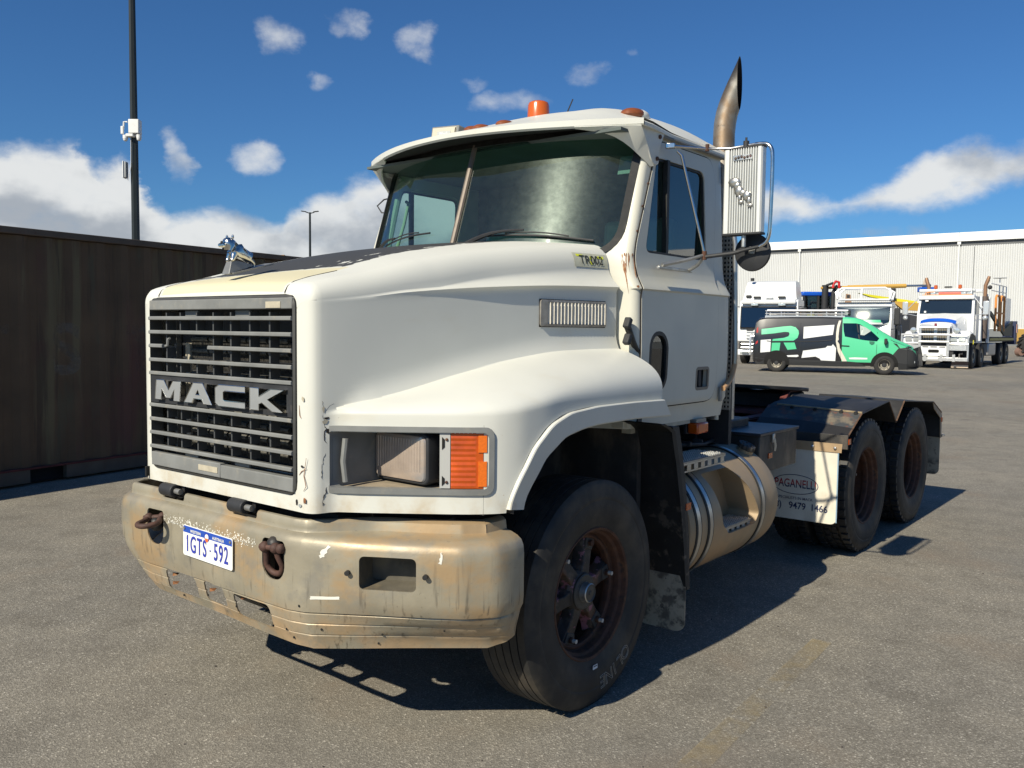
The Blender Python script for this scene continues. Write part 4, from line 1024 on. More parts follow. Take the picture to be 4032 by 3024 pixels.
# cracks in the nose corner
cr = [(.612, -1.157, 1.432), (.617, -1.147, 1.407), (.627, -1.114, 1.382), (.623, -1.128, 1.35), (.627, -1.114, 1.325), (.622, -1.133, 1.298)]
def sh(y, z, o=.001): y = max(y, -1.118); return (sidex(y, z) + o, y, z)
def crackline(pts, r, name='crack', m_=None):
    P = [sh(*p) for p in pts]; Q = []
    for a, b_ in zip(P, P[1:]):
        for k in range(4):
            t = k / 4; p = Vector(a).lerp(Vector(b_), t); p += Vector((0, random.uniform(-1, 1) * .003, random.uniform(-1, 1) * .003)); p.x = sidex(max(p.y, -1.118), p.z) - r * .12; Q.append(p)
    Q.append(Vector(P[-1])); rr = [r * .42 * (.4 + random.random()) for _ in Q]; rr[0] = rr[-1] = .0004
    MB().tube(Q, rr, 6).build(name, m_ or crackm, hood)
random.seed(11)
crackline([(-1.114, 1.335), (-1.100, 1.31), (-1.112, 1.285), (-1.10, 1.255)], .005)
crackline([(-1.105, 1.215), (-1.112, 1.19), (-1.118, 1.165), (-1.118, 1.14), (-1.13, 1.118)], .0032)
crackline([(-1.098, 1.085), (-1.104, 1.06), (-1.114, 1.04), (-1.116, 1.015)], .005)
crackline([(-1.118, 1.42), (-1.108, 1.39), (-1.113, 1.36), (-1.104, 1.335)], .0015)
crackline([(-1.105, 1.37), (-1.09, 1.395), (-1.07, 1.405)], .0012)
crackline([(-1.085, 1.33), (-1.078, 1.35), (-1.06, 1.352)], .0012)
def patch(y, z, w, h, m_, seed, name='chip', sides=9, o=.0016):
    random.seed(seed); pl = []
    for k in range(sides):
        a = 2 * pi * k / sides; q = .55 + .45 * random.random(); pl.append((y + w * cos(a) * q, z + h * sin(a) * q))
    decal([pl], lambda a, b: sh(a, b, o), name, m_, hood)
patch(-1.105, 1.338, .016, .010, paintpeelgrey, 1); patch(-1.10, 1.352, .012, .006, crackm, 2); patch(-1.112, 1.385, .007, .016, paintpeelgrey, 3); patch(-1.095, 1.30, .008, .012, crackm, 5)
def fpatch(x, z, w, h, m_, seed, name='chip'):
    random.seed(seed); pl = [(x + w * cos(2 * pi * k / 9) * (.5 + .5 * random.random()), z + h * sin(2 * pi * k / 9) * (.5 + .5 * random.random())) for k in range(9)]
    decal([pl], lambda a, b: (a, -1.1648, b), name, m_, hood)
fpatch(.572, 1.425, .010, .012, paintpeelgrey, 4); fpatch(.565, 1.165, .012, .006, crackm, 6); fpatch(.578, 1.035, .012, .016, rustpaint, 7); fpatch(.552, 1.012, .014, .010, mat('grey_chip', (.30, .32, .33), .6), 8); fpatch(.53, 1.022, .008, .018, crackm, 9); fpatch(-.575, 1.012, .006, .007, rustpaint, 10)
for pts in ([(.590, 1.20), (.575, 1.13), (.588, 1.09), (.572, 1.07)], [(.548, 1.40), (.552, 1.36), (.560, 1.35)], [(.588, 1.16), (.560, 1.145), (.546, 1.13)]):
    MB().tube([(x, -1.164, z) for x, z in pts], [.0007] + [.0016] * (len(pts) - 2) + [.0007], 5).build('crack', rustpaint, hood)
# bonnet rubber latch on the cowl side
for z in (1.40, 1.12): MB().sphere((-.635, -1.06, z), .035, 12, (.7, 1.2, 1)).build('side_marker', white, hood)
lt = empty('bonnet_latch', (0, 0, 0)); lt.parent = TR
for z, y in ((1.735, .475), (1.655, .475)):
    MB().box((1.005, y, z), (.035, .03, .055), rx=-.5).build('clip', darkp, lt, bev=.006)
MB().tube([(1.0, .480, 1.72), (1.01, .52, 1.64), (1.015, .575, 1.575)], [.018, .016, .012], 6).build('strap', blackfoam, lt)
# ---- bumper
BO = [(0, -1.155), (.30, -1.165), (.50, -1.160), (.585, -1.135), (.70, -1.04), (.85, -.905), (.99, -.785), (1.09, -.70), (1.15, -.645), (1.18, -.62)]
BT = [(0, -1.188), (.30, -1.188), (.50, -1.184), (.575, -1.165), (.70, -1.088), (.83, -1.01), (.97, -.932), (1.10, -.845), (1.185, -.74), (1.212, -.60)]
BOL = [(0, -1.155), (.30, -1.16), (.52, -1.165), (.61, -1.140), (.72, -1.05), (.85, -.925), (.99, -.80), (1.09, -.70), (1.15, -.645), (1.18, -.62)]
BTL = [(0, -1.188), (.30, -1.19), (.55, -1.196), (.72, -1.200), (.80, -1.165), (.90, -1.085), (1.02, -.97), (1.13, -.86), (1.21, -.74), (1.24, -.60)]
def bump_pt(t, z, s=1):
    """t along the half bumper 0..1, z height; plan blends from the bottom outline to the top outline"""
    BO, BT = (globals()['BO'], globals()['BT']) if s > 0 else (BOL, BTL)
    n = len(BO) - 1; q = t * n; k = min(n - 1, int(q)); u = q - k
    a = (BO[k][0] + (BO[k + 1][0] - BO[k][0]) * u, BO[k][1] + (BO[k + 1][1] - BO[k][1]) * u); b = (BT[k][0] + (BT[k + 1][0] - BT[k][0]) * u, BT[k][1] + (BT[k + 1][1] - BT[k][1]) * u)
    w = max(0, min(1, (z - .45) / (.2 if s > 0 else .28))); w = w * w * (3 - 2 * w)
    return a[0] + (b[0] - a[0]) * w, a[1] + (b[1] - a[1]) * w
def bprof(z):
    """outward offset of the bumper face at height z (grooves, rounded top, rolled lip)"""
    o = 0
    for gz_, d in ((.598, .007), (.553, .0035), (.508, .0035)):
        if z < gz_: o -= d * 0 + 0
    o += lin([(.445, -.018), (.50, -.003), (.505, -.005), (.51, 0.0), (.548, .003), (.553, .000), (.558, .005), (.592, .006), (.598, .000), (.604, .009), (.66, .012), (.83, .012), (.86, .009), (.878, .002), (.890, -.012), (.898, -.032), (.902, -.050), (.906, -.054), (.94, -.058), (.948, -.066), (.950, -.08)], z)
    return o
zrow = [.445, .46, .485, .50, .505, .51, .53, .548, .553, .558, .575, .592, .598, .604, .63, .66, .70, .75, .80, .83, .848, .86, .87, .878, .885, .890, .894, .898, .902, .906, .92, .94, .948, .950]
trow = [k / 60 for k in range(61)]
def bfun(s):
    def f(i, j):
        t = trow[i]; z = zrow[j]; x, y = bump_pt(t, z, s)
        x1, y1 = bump_pt(min(1, t + .02), z, s); x0, y0 = bump_pt(max(0, t - .02), z, s); d = Vector((x1 - x0, y1 - y0)).normalized(); nrm = Vector((-d.y * -1, -d.x)).normalized()
        nrm = Vector((d.y, -d.x)); 
        g = 1.0
        o = bprof(z)
        if o < .012 and z > .84: q = max(0, min(1, (t - .30) / .25)); o = .012 + (o - .012) * (.62 + 1.0 * q * q * (3 - 2 * q))
        if t > .86 and z < .605: o = o * (1 - (t - .86) / .14) + 0
        # top slopes down a little and the ends are rounded
        if t > .9: o -= .02 * ((t - .9) / .1)**2
        zz = z
        if z <= .5 and t > .8: zz = z + (.5 - z) * 0 + (t - .8) / .2 * .05 * (1 - (z - .445) / .055 if z < .5 else 0)
        if z < .52: zz += (.014 * max(0, 1 - t * 3) if s > 0 else .014 + .016 * min(1, t * 4)) * (1 - (z - .445) / .075)      # the lower edge climbs to the left
        return (s * (x + nrm.x * o), y + nrm.y * o, zz)
    return f
mb = MB()
fR = bfun(1); fL = bfun(-1)
full_i = [(-1, i) for i in range(60, 0, -1)] + [(1, i) for i in range(61)]
mb.grid(lambda i, j: (fL if full_i[i][0] < 0 else fR)(full_i[i][1], j), len(full_i), len(zrow))
bo = mb.build('bumper', bumperm, TR, smooth=30, recalc=True)
solid(bo, .006, 0)
cut = []
cut.append(cutter(rrect(-.508, .708, -.374, .866, [.06, .06, .018, .018]), 'y', -1.3, -1.05))
cut.append(cutter(rrect(.358, .708, .497, .866, [.06, .06, .018, .018]), 'y', -1.3, -1.05))
cut.append(cutter(rrect(-.395, .497, -.156, .598, [.02, .012, .03, .02]), 'y', -1.3, -1.05))
cut.append(cutter(rrect(-.094, .507, .066, .598, [.03, .02, .02, .01]), 'y', -1.3, -1.05))
cut.append(cutter(rrect(.138, .492, .386, .592, [.02, .015, .03, .012]), 'y', -1.3, -1.05))
for s in (1, -1):
    c = MB(); c.prism(rrect(-.112, -.064, .112, .064, .02), 'y', -.15, .15)
    c.xf(Matrix.Translation((s * .862, -.992, .768)) @ Matrix.Rotation(s * .52, 4, 'Z')); cut.append(c.build('cut', MATDUMMY, smooth=0))
for x in (-.37, .17): cut.append(cutter(rrect(x - .075, .918, x + .095, 1.0, .012), 'y', -1.3, -1.0))
boolean(bo, cut); bo['label'] = 'dusty dented alloy bumper with empty light cut-outs'
# returns round the cut-outs and inner boxes for the lamps
for s in (1, -1):
    M_ = Matrix.Translation((s * .862, -.992, .768)) @ Matrix.Rotation(s * .52, 4, 'Z')
    c = MB(); o_ = rrect(-.116, -.068, .116, .068, .02); i_ = rrect(-.095, -.055, .095, .060, .02); n = len(o_)
    c.add([(x, -.012, z) for x, z in o_] + [(x, .10, z) for x, z in i_], [(i, (i + 1) % n, n + (i + 1) % n, n + i) for i in range(n)] + [tuple(range(n, 2 * n))]); c.xf(M_)
    c.build('lamp_recess', mat('dark_brown_recess', (.09, .08, .06), .7, var=.4, vscale=9, layers=[((.22, .17, .10), 6, .5, .2, .6, None, None)]), bo, smooth=20)  # recess lining darker and browner than the bumper face
    for xx in (-.155, .150):
        q = MB(); q.cyl((xx, -.034, 0), (xx, -.018, 0), .010, 10); q.xf(M_).build('bolt', blackm, bo)
def bump_face(x, z, o=.002):
    if x < .52: x += .05; z += .010
    t0, t1 = 0, 1
    for _ in range(30):
        t = (t0 + t1) / 2
        if bump_pt(t, z, x)[0] < abs(x): t0 = t
        else: t1 = t
    t = (t0 + t1) / 2; xx, y = bump_pt(t, z, x); x1, y1 = bump_pt(min(1, t + .02), z, x); x0, y0 = bump_pt(max(0, t - .02), z, x); d = Vector((x1 - x0, y1 - y0)).normalized(); off = bprof(z) + .003 + o
    return (x + (1 if x > 0 else -1) * d.y * off, y - d.x * off, z)
# flaked sticker remains, scratches
scr = mat('flaked_white_decal', (.74, .72, .64), .6, var=.1)
random.seed(21)
pl = []
for k in range(330):
    x = random.uniform(-.42, .27); zc = .842 + (x + .42) * -.0 ; z = random.gauss(.822, .010) + (.016 if random.random() < .45 else 0) * random.uniform(0, 2.2)
    if x > -.12: z -= random.uniform(0, .01)
    w = random.uniform(.0015, .006); h = random.uniform(.0015, .006)
    pl.append([(x + w * cos(a) * random.uniform(.5, 1), z + h * sin(a) * random.uniform(.5, 1)) for a in (0, 1.2, 2.4, 3.6, 4.9)])
o = decal(pl, lambda a, b: bump_face(a, b, .0012), 'decal_remains', scr, bo, kind='stuff')
greyfilm = worn_paint('grey_decal_ghost', (.36, .36, .33), .70, .3, .6, 20)
decal([[(-.40 + .66 * k / 8, .905) for k in range(9)] + [(.26 - .66 * k / 8, .815) for k in range(9)]], lambda a, b: bump_face(a, min(b, .884), .0006), 'decal_ghost', greyfilm, bo)
random.seed(77)
def jag(poly, a=.0035):
    out = []
    for i, p in enumerate(poly):
        q = poly[(i + 1) % len(poly)]
        for t in range(5): out.append((p[0] + (q[0] - p[0]) * t / 5 + random.uniform(-a, a) * 1.6, p[1] + (q[1] - p[1]) * t / 5 + random.uniform(-a, a) * .8))
    return out
for poly in ([(.60, .655), (.70, .660), (.70, .672), (.60, .668)], [(.635, .845), (.66, .868), (.668, .862), (.648, .825), (.632, .818)], [(.47, .868), (.52, .885), (.50, .870), (.475, .860)], [(.52, .872), (.61, .868), (.615, .870), (.53, .876)], [(1.03, .82), (1.036, .86), (1.042, .86), (1.04, .815)]):
    decal([jag(poly, .0022 if poly[0][0] > .6 else .0012)], lambda a, b: bump_face(a, b, .0014), 'scratch', scr, bo)
for x, z in ((-.34, .48), (-.13, .525), (.09, .523), (.42, .50), (.56, .625), (.62, .53), (.45, .47), (.80, .51), (.78, .468), (1.0, .535)):
    p = bump_face(x, z, .0012); MB().sphere(p, .0055, 8, (1, .5, 1)).build('rivet_hole', sootshade, bo)
# sooty inside step behind the bottom cut-outs
for x, z in ((-.392, .565), (-.392, .525), (-.092, .552), (.140, .565)):
    MB().add([(x, -1.155, z + .008), (x + .03, -1.15, z), (x, -1.155, z - .008), (x, -1.12, z)], [(0, 1, 2), (0, 3, 1), (1, 3, 2)]).build('torn_tab', rustpaint, bo, smooth=0)
MB().cyl((-.62, -1.195, .80), (-.60, -1.165, .80), .010, 8).build('bolt', blackm, bo)
# side panel patch at the left end
m = MB(); m.box((-.9, -.93, .72), (.13, .004, .20), rz=-.70); 
# shackles
def shackle(M_, parent):
    q = empty('tow_shackle', (0, 0, 0)); q.parent = parent
    pts = []
    for k in range(21):
        a = -.25 * pi + (pi * 1.5) * k / 20
        pts.append((.036 * cos(a + pi * .5 + pi / 2 + pi * .25 - pi / 2), 0, -.075 - .036 * sin(a)))
    U = [(-.032, 0, 0), (-.034, 0, -.04)] + [(-.046 * cos(pi * k / 12), 0, -.078 - .046 * sin(pi * k / 12)) for k in range(13)] + [(.034, 0, -.04), (.032, 0, 0)]
    m = MB(); m.tube([M_ @ Vector(p) for p in U], .0120, 12); m.build('bow', shackm, q)
    m = MB(); m.cyl(M_ @ Vector((-.055, 0, 0)), M_ @ Vector((.06, 0, 0)), .012, 12)
    for x in (-.032, .032): m.sphere(M_ @ Vector((x, 0, 0)), .022, 12)
    m.build('pin', shackm, q); MB().sphere(M_ @ Vector((.062, 0, 0)), .020, 10).build('pin_head', shackm, q)
    m = MB(); m.sphere(M_ @ Vector((0, .03, 0)), .034, 12); m.build('pin_clevis', blackm, q)
    return q
shackle(Matrix.Translation((.428, -1.215, .838)) @ Matrix.Rotation(rad(16), 4, 'X') @ Matrix.Rotation(rad(8), 4, 'Z') @ Matrix.Scale(.93, 4), TR)
shackle(Matrix.Translation((-.432, -1.210, .832)) @ Matrix.Rotation(rad(-82), 4, 'X') @ Matrix.Rotation(rad(-38), 4, 'Y'), TR)
m = MB(); m.b2((-.56, -1.10, .66), (-.33, -1.07, .90)); m.b2((.30, -1.10, .66), (.55, -1.07, .90)); m.build('hook_backing', sootshade, TR, smooth=0)
# number plate
PX, PY, PZ = -.013, -1.2145, .766
pr_ = Matrix.Translation((PX, PY, PZ)) @ Matrix.Rotation(rad(1.2), 4, 'Y')
np_ = MB(); np_.prism(rrect(-.186, -.067, .186, .067, .011, 5), 'y', 0, .003); np_ = np_.xf(pr_).build('number_plate', platew, TR, smooth=0, bev=.001, label='blue and white WA number plate 1GTS-592')
FM = pr_ @ Matrix(((1, 0, 0, 0), (0, 0, -1, -.0012), (0, 1, 0, 0), (0, 0, 0, 1)))
b_ = MB(); rr_ = rrect(-.183, .035, .183, .064, [0.001, .001, .010, .010], 4); b_.add([(x, -.0006, z) for x, z in rr_], [tuple(range(len(rr_)))]); b_.xf(pr_).build('plate_band', plateblue, np_, smooth=0)
text_obj('1GTS', 'plate_characters', numblue, FM @ Matrix.Translation((-.083, -.014, .0006)), .102, .0005, .62, np_, space=1.18, bold=.0012)
MB().xf(Matrix()).add([(-.1545, -.0022, .018), (-.1485, -.0022, .0235), (-.1485, -.0022, .006), (-.1545, -.0022, .006)], [(0, 1, 2, 3)]).xf(pr_).build('plate_characters', numblue, np_, smooth=0)
text_obj('592', 'plate_characters', numblue, FM @ Matrix.Translation((.105, -.014, .0006)), .102, .0005, .62, np_, space=1.18, bold=.0012)
MB().sphere(pr_ @ Vector((.026, -.002, -.012)), .0045, 8, (1, .4, 1)).build('plate_dot', numblue, np_)
text_obj('WESTERN', 'plate_wording', platew, FM @ Matrix.Translation((-.085, .046, .0006)), .017, .0003, .95, np_, space=1.15, bold=.0004)
text_obj('AUSTRALIA', 'plate_wording', platew, FM @ Matrix.Translation((.085, .046, .0006)), .017, .0003, .9, np_, space=1.1, bold=.0004)
e = MB(); e.lathe([(0, .0185), (-.0006, .0185), (-.0006, .014)], (0, 0, 0), 'y', 24); e.xf(pr_ @ Matrix.Translation((.0, -.0012, .041))).build('plate_emblem', numblue, np_)
e = MB(); e.cyl((0, 0, 0), (0, -.0006, 0), .0135, 20); e.xf(pr_ @ Matrix.Translation((.0, -.0012, .041))).build('plate_emblem', platew, np_)
e = MB(); e.prism([(-.013, .0), (.013, .0), (.008, -.012), (0, -.016), (-.008, -.012)], 'y', -.0009, 0); e.xf(pr_ @ Matrix.Translation((.0, -.0014, .036))).build('plate_emblem', orange, np_)
for x, z in ((-.172, .052), (.172, .052)): MB().cyl(pr_ @ Vector((x, -.004, z)), pr_ @ Vector((x, 0, z)), .006, 10).build('plate_screw', barem, np_)
# ---------------------------------------------------------------- cab
CS = [(1.15, .975), (1.20, .985), (1.285, 1.0), (1.31, 1.014), (1.6, 1.024), (1.88, 1.019), (1.900, 1.018), (1.908, 1.030), (1.922, 1.024), (1.94, 1.013), (1.975, .996), (2.01, .985), (2.06, .977), (2.65, .948), (2.76, .943)]
def cside(z): return lin(CS, z)
def yfr(x, z):
    zz = max(z, 2.06); return .285 + .275 * (min(1, abs(x) / .93))**2.3 + .33 * (zz - 2.15)
cab = empty('cab', (0, 0, 0)); cab.parent = TR; cab['label'] = 'white day cab with split tinted windscreen'
def plan(z):
    s = cside(z); P = []
    r = .07
    for x in (0, .3, .6, s - r - .02): P.append((x, 1.64))
    for k in range(7): a = pi / 2 * k / 6; P.append((s - r + r * sin(a), 1.64 - r + r * cos(a)))
    yf = yfr(.93, z); yc = yf - .012; xc = s - .035
    for k in range(1, 14): P.append((s, 1.57 + (yc + .045 - 1.57) * k / 13))
    for k in range(1, 7): a = pi / 2 * k / 6; P.append((s - .045 + .045 * cos(a), yc + .045 - .045 * sin(a)))
    x0 = s - .045
    for k in range(1, 25): x = x0 * (1 - k / 24); P.append((x, yfr(x, z) - (.012 if x > .90 else .012 * max(0, (x - .87) / .03) if x > .87 else 0)))
    return P
zl = [1.20, 1.24, 1.285, 1.297, 1.31, 1.4, 1.55, 1.7, 1.82, 1.88, 1.900, 1.908, 1.922, 1.94, 1.957, 1.975, 2.01, 2.06, 2.1] + [2.15 + .05 * k for k in range(12)] + [2.73, 2.76]
mb = MB(); npl = len(plan(1.5)); mb.grid(lambda i, j: (*plan(zl[i])[j], zl[i]), len(zl), npl); mb.mirrorx()
shell = mb.build('shell', cabwhite, cab, smooth=30, merge=True)
solid(shell, .025, -1)
WSP = rpoly([(-.912, 2.078), (.912, 2.078), (.915, 2.72), (-.915, 2.72)], [.16, .16, .09, .09], 8)
WIN = rpoly([(.672, 2.098), (1.358, 2.098), (1.358, 2.602), (.812, 2.602)], [.05, .05, .06, .05], 6)
PILL = rrect(.655, 1.385, .842, 1.69, .085, 6)
VENT = rrect(1.18, 1.372, 1.335, 1.494, .02, 4)
def grow(poly, d):
    n = len(poly); out = []
    for i in range(n):
        a = Vector(poly[i - 1]); p = Vector(poly[i]); b = Vector(poly[(i + 1) % n]); e = (b - a).normalized(); out.append((p.x + e.y * d, p.y - e.x * d))
    return out
boolean(shell, [cutter(WSP, 'y', -.2, 1.2), cutter(grow(WIN, .012), 'x', -1.3, 1.3), cutter(grow(PILL, -.005), 'x', .9, 1.3), cutter(grow(VENT, -.005), 'x', .97, 1.3)])
# windscreen seal, glass, divider
def ringon(A_, B_, fA, fB, back):
    m = MB(); n = len(A_)
    m.v += [fA(*p) for p in A_] + [fA(*p, .012) for p in A_] + [fB(*p, .014) for p in B_] + [fB(*p, -back) for p in B_]
    for r in range(3):
        for i in range(n): j = (i + 1) % n; m.f.append((r * n + i, r * n + j, (r + 1) * n + j, (r + 1) * n + i)); m.m.append(0)
    return m
def dens(pl, step):
    out = []
    for i, p in enumerate(pl):
        q = pl[(i + 1) % len(pl)]; d = math.hypot(q[0] - p[0], q[1] - p[1]); nn = max(1, int(d / step))
        for t in range(nn): out.append((p[0] + (q[0] - p[0]) * t / nn, p[1] + (q[1] - p[1]) * t / nn))
    return out
D1 = dens(WSP, .05)
fw = lambda x, z, o=0: (x, yfr(x, z) - o, z)
ringon(grow(D1, .016), grow(D1, -.016), fw, fw, .02).build('windscreen_seal', blackfoam, cab, smooth=35)
D2 = grow(D1, -.015)
def glasspane(x0, x1, name):
    m = MB(); N1, N2 = 24, 14
    def bounds(x):
        # vertical span of the opening at x
        zs = []
        n = len(D2)
        for i in range(n):
            a = D2[i]; b = D2[(i + 1) % n]
            if (a[0] - x) * (b[0] - x) <= 0 and a[0] != b[0]: zs.append(a[1] + (b[1] - a[1]) * (x - a[0]) / (b[0] - a[0]))
        return (min(zs), max(zs)) if zs else (2.1, 2.7)
    def f(i, j):
        x = x0 + (x1 - x0) * i / (N1 - 1); lo, hi = bounds(x); z = lo + (hi - lo) * j / (N2 - 1); return (x, yfr(x, z) + .004, z)
    m.grid(f, N1, N2); return m.build(name, glass_ws, cab, smooth=60)
glasspane(-.897, -.014, 'windscreen_pane'); glasspane(.014, .897, 'windscreen_pane')
divm = mat('brown_grey_divider_strip', (.17, .14, .115), .55, metal=.3, var=.15, vscale=20)
m = MB(); zz = [2.06 + .66 * k / 10 for k in range(11)]
m.grid(lambda i, j: ((-.017, -.012, 0, .012, .017)[j], yfr(0, zz[i]) - (.0, .012, .016, .012, .0)[j], zz[i]), 11, 5); m.build('divider_strip', divm, cab)
# wipers
def wiper(p0, p1, pa, pb, par=None):
    w = empty('wiper', (0, 0, 0)); w.parent = cab
    f = lambda x, z, o: Vector((x, yfr(x, z) - o, z))
    a = [f(p0[0] + (p1[0] - p0[0]) * k / 6, p0[1] + (p1[1] - p0[1]) * k / 6 + .02 * sin(pi * k / 6), .03 + .01 * sin(pi * k / 6)) for k in range(7)]
    MB().tube(a, [.013, .012, .011, .009, .007, .006, .005], 6).build('wiper_arm', darkp, w)
    b = [f(pa[0] + (pb[0] - pa[0]) * k / 10, pa[1] + (pb[1] - pa[1]) * k / 10 + .012 * sin(pi * k / 10), .012) for k in range(11)]
    MB().tube(b, .0055, 5).build('wiper_blade', darkp, w)
    c = [f(pa[0] + (pb[0] - pa[0]) * k / 10, pa[1] + (pb[1] - pa[1]) * k / 10 + .012 * sin(pi * k / 10) + .016 * sin(pi * k / 10), .022) for k in range(2, 9)]
    MB().tube(c, .004, 5).build('wiper_bridge', darkp, w)
wiper((.12, 2.150), (.46, 2.212), (.24, 2.190), (.80, 2.150))
wiper((-.74, 2.155), (-.52, 2.225), (-.66, 2.190), (-.19, 2.232))
# ---- roof and visor in one moulding
def ylip(x): return .24 + .36 * abs(x / 1.0)**1.9
def roofz(x, y):
    yl = ylip(x); ye = .24 + (y - yl) * (1.5 - .24) / (1.5 - yl)
    F = cat([(.24, 0), (.5, .26), (.75, .53), (1.0, .79), (1.3, .97), (1.5, 1.0), (1.58, .985), (1.68, .90)], ye)
    xe = lin([(.2, 1.0), (.70, 1.0), (.95, .965), (1.7, .955)], y)
    P = max(0, 1 - (abs(x) / xe)**2.7)
    lump = .022 * F * (math.exp(-((abs(x) - .46) / .10)**2)) * max(0, min(1, (1.5 - y) / .4))
    return 2.745 + .30 * P * F + lump + .028 * (1 - F) * max(0, abs(x) - .2) * .6
def xedge(y): return lin([(.2, 1.0), (.70, 1.0), (.95, .965), (1.7, .955)], y)
NX, NY = 49, 36
rf = MB()
def rfn(i, j):
    a = -1 + 2 * i / (NX - 1); a = sin(a * pi / 2); t = j / (NY - 1)
    x = a * 1.0; yl = ylip(x); y = yl + (1.68 - yl) * t; x = a * xedge(y); return (x, y, roofz(x, y))
rf.grid(rfn, NX, NY)
# lip and underside, side skirts
def under(i, j):
    a = -1 + 2 * i / (NX - 1); a = sin(a * pi / 2); x = a
    yl = ylip(x); k = j
    if k == 0: return (a * xedge(yl), yl, roofz(x, yl))
    if k == 1: return (a * 1.0, yl + .001, 2.722 + .008 * abs(a)**6)
    if k == 2: return (a * .995, yl + .012, 2.713 + .010 * abs(a)**6)
    return (a * .965, max(yl + .03, yfr(min(.93, abs(x)), 2.70) + .02), 2.740)
lipm = MB(); lipm.grid(under, NX, 4)
for f in lipm.f: pass
o0 = len(rf.v); rf.v += lipm.v; rf.f += [tuple(i + o0 for i in f) for f in lipm.f]
rf.m = [0] * (len(rf.f) - len(lipm.f)) + [1 if (q % 3) == 2 else 0 for q in range(len(lipm.f))]  # underside of the visor blacked in, its shade put into the colour
# rear drop and sides down to the gutter
def rear(i, j):
    a = sin((-1 + 2 * i / (NX - 1)) * pi / 2); x = a * .955; return (x, 1.68 + (0, .012, .0, -.035)[j], roofz(x, 1.68) if j == 0 else (roofz(x, 1.68) - .02, 2.75, 2.72)[j - 1])
r2 = MB(); r2.grid(rear, NX, 4); o0 = len(rf.v); rf.v += r2.v; rf.f += [tuple(i + o0 for i in f) for f in r2.f]; rf.m += [0] * len(r2.f)
for s in (-1, 1):
    r3 = MB(); ysd = [.60 + 1.08 * k / 24 for k in range(25)]
    r3.grid(lambda i, j: (s * (xedge(ysd[i]) + (0, .006, .004, -.03)[j]), ysd[i], (2.745, 2.738, 2.722, 2.722)[j]), 25, 4); o0 = len(rf.v); rf.v += r3.v; rf.f += [tuple(i + o0 for i in f) for f in r3.f]; rf.m += [0] * len(r3.f)
rf.build('roof', [white, sootshade], cab, smooth=32, merge=True, label='white roof moulding with deep sun visor over the windscreen')
for s in (-1, 1):
    # visor cheek running down the pillar
    q = rpoly([(.60, 2.735), (.66, 2.66), (.72, 2.575), (.755, 2.548), (.80, 2.56), (.80, 2.63), (.86, 2.735)], .02, 3)
    MB().prism(q, 'x', s * .957, s * .978).build('visor_cheek', white, cab, smooth=20, bev=.006)
    MB().prism(rpoly([(.615, 2.738), (.67, 2.672), (.74, 2.66), (.76, 2.738)], .02, 3), 'x', s * .925, s * .958).build('visor_side', white, cab, smooth=20, bev=.006)
    gus = [((.70 + .05 * k) , ylip(.70 + .05 * k) + .004, 2.724) for k in range(6)] + [(.99, .595, 2.722), (.982, .64, 2.685), (.976, .69, 2.63), (.972, .735, 2.575), (.970, .76, 2.548)]
    gin = [(.70, ylip(.70) + .012, 2.716), (.74, .485, 2.712), (.785, .51, 2.704), (.825, .535, 2.692), (.86, .56, 2.675), (.89, .59, 2.652), (.912, .62, 2.628), (.928, .655, 2.602), (.94, .69, 2.58), (.95, .72, 2.562), (.955, .742, 2.546)]
    gm = MB(); gm.grid(lambda i, j: (s * (gus, gin)[j][i][0], (gus, gin)[j][i][1], (gus, gin)[j][i][2]), 11, 2); go_ = gm.build('visor_corner', white, cab, smooth=40); solid(go_, .012, 0)
    for y, z in ((.80, 2.70), (.775, 2.585)):
        MB().cyl((s * .976, y, z), (s * .986, y, z), .011, 10).build('screw', rust, cab)
    MB().tube([(s * .966, .84, 2.716), (s * .966, 1.62, 2.716)], .009, 6).build('gutter', greyp, cab)
for z, y in ((2.33, .655), (2.20, .605), (2.45, .705), (2.07, .565)):
    MB().cyl((.968, y, z), (.976, y, z), .006, 8).build('rivet', rust, cab)
# ---- door
DOOR = rpoly([(.568, 1.302), (1.435, 1.302), (1.436, 1.92), (1.502, 2.56), (1.452, 2.688), (.86, 2.688), (.815, 2.64), (.572, 2.10)], [.02, .13, .2, .08, .10, .06, .05, .08], 7)
def door(s):
    yy = [.54 + .02 * k for k in range(50)]
    zz_ = sorted(set([1.30 + .04 * k for k in range(36)] + [c[0] for c in CS if 1.3 < c[0] < 2.7]))
    m = MB(); m.grid(lambda i, j: (s * (cside(zz_[j]) + .007), yy[i], zz_[j]), len(yy), len(zz_))
    d = m.build('door', cabwhite, cab, smooth=30); 
    # orient outwards for solidify
    md = d.data; 
    if md.polygons[0].normal.x * s < 0:
        bm = bmesh.new(); bm.from_mesh(md); bmesh.ops.reverse_faces(bm, faces=bm.faces); bm.to_mesh(md); bm.free()
    solid(d, .011, -1)
    c = cutter(DOOR, 'x', s * .85, s * 1.15); boolean(d, [c], 'INTERSECT')
    a = [cutter(WIN, 'x', -1.3, 1.3)]
    if s > 0: a += [cutter(PILL, 'x', .9, 1.3), cutter(VENT, 'x', .9, 1.3)]
    return boolean(d, a)
dL = door(1); dR = door(-1)
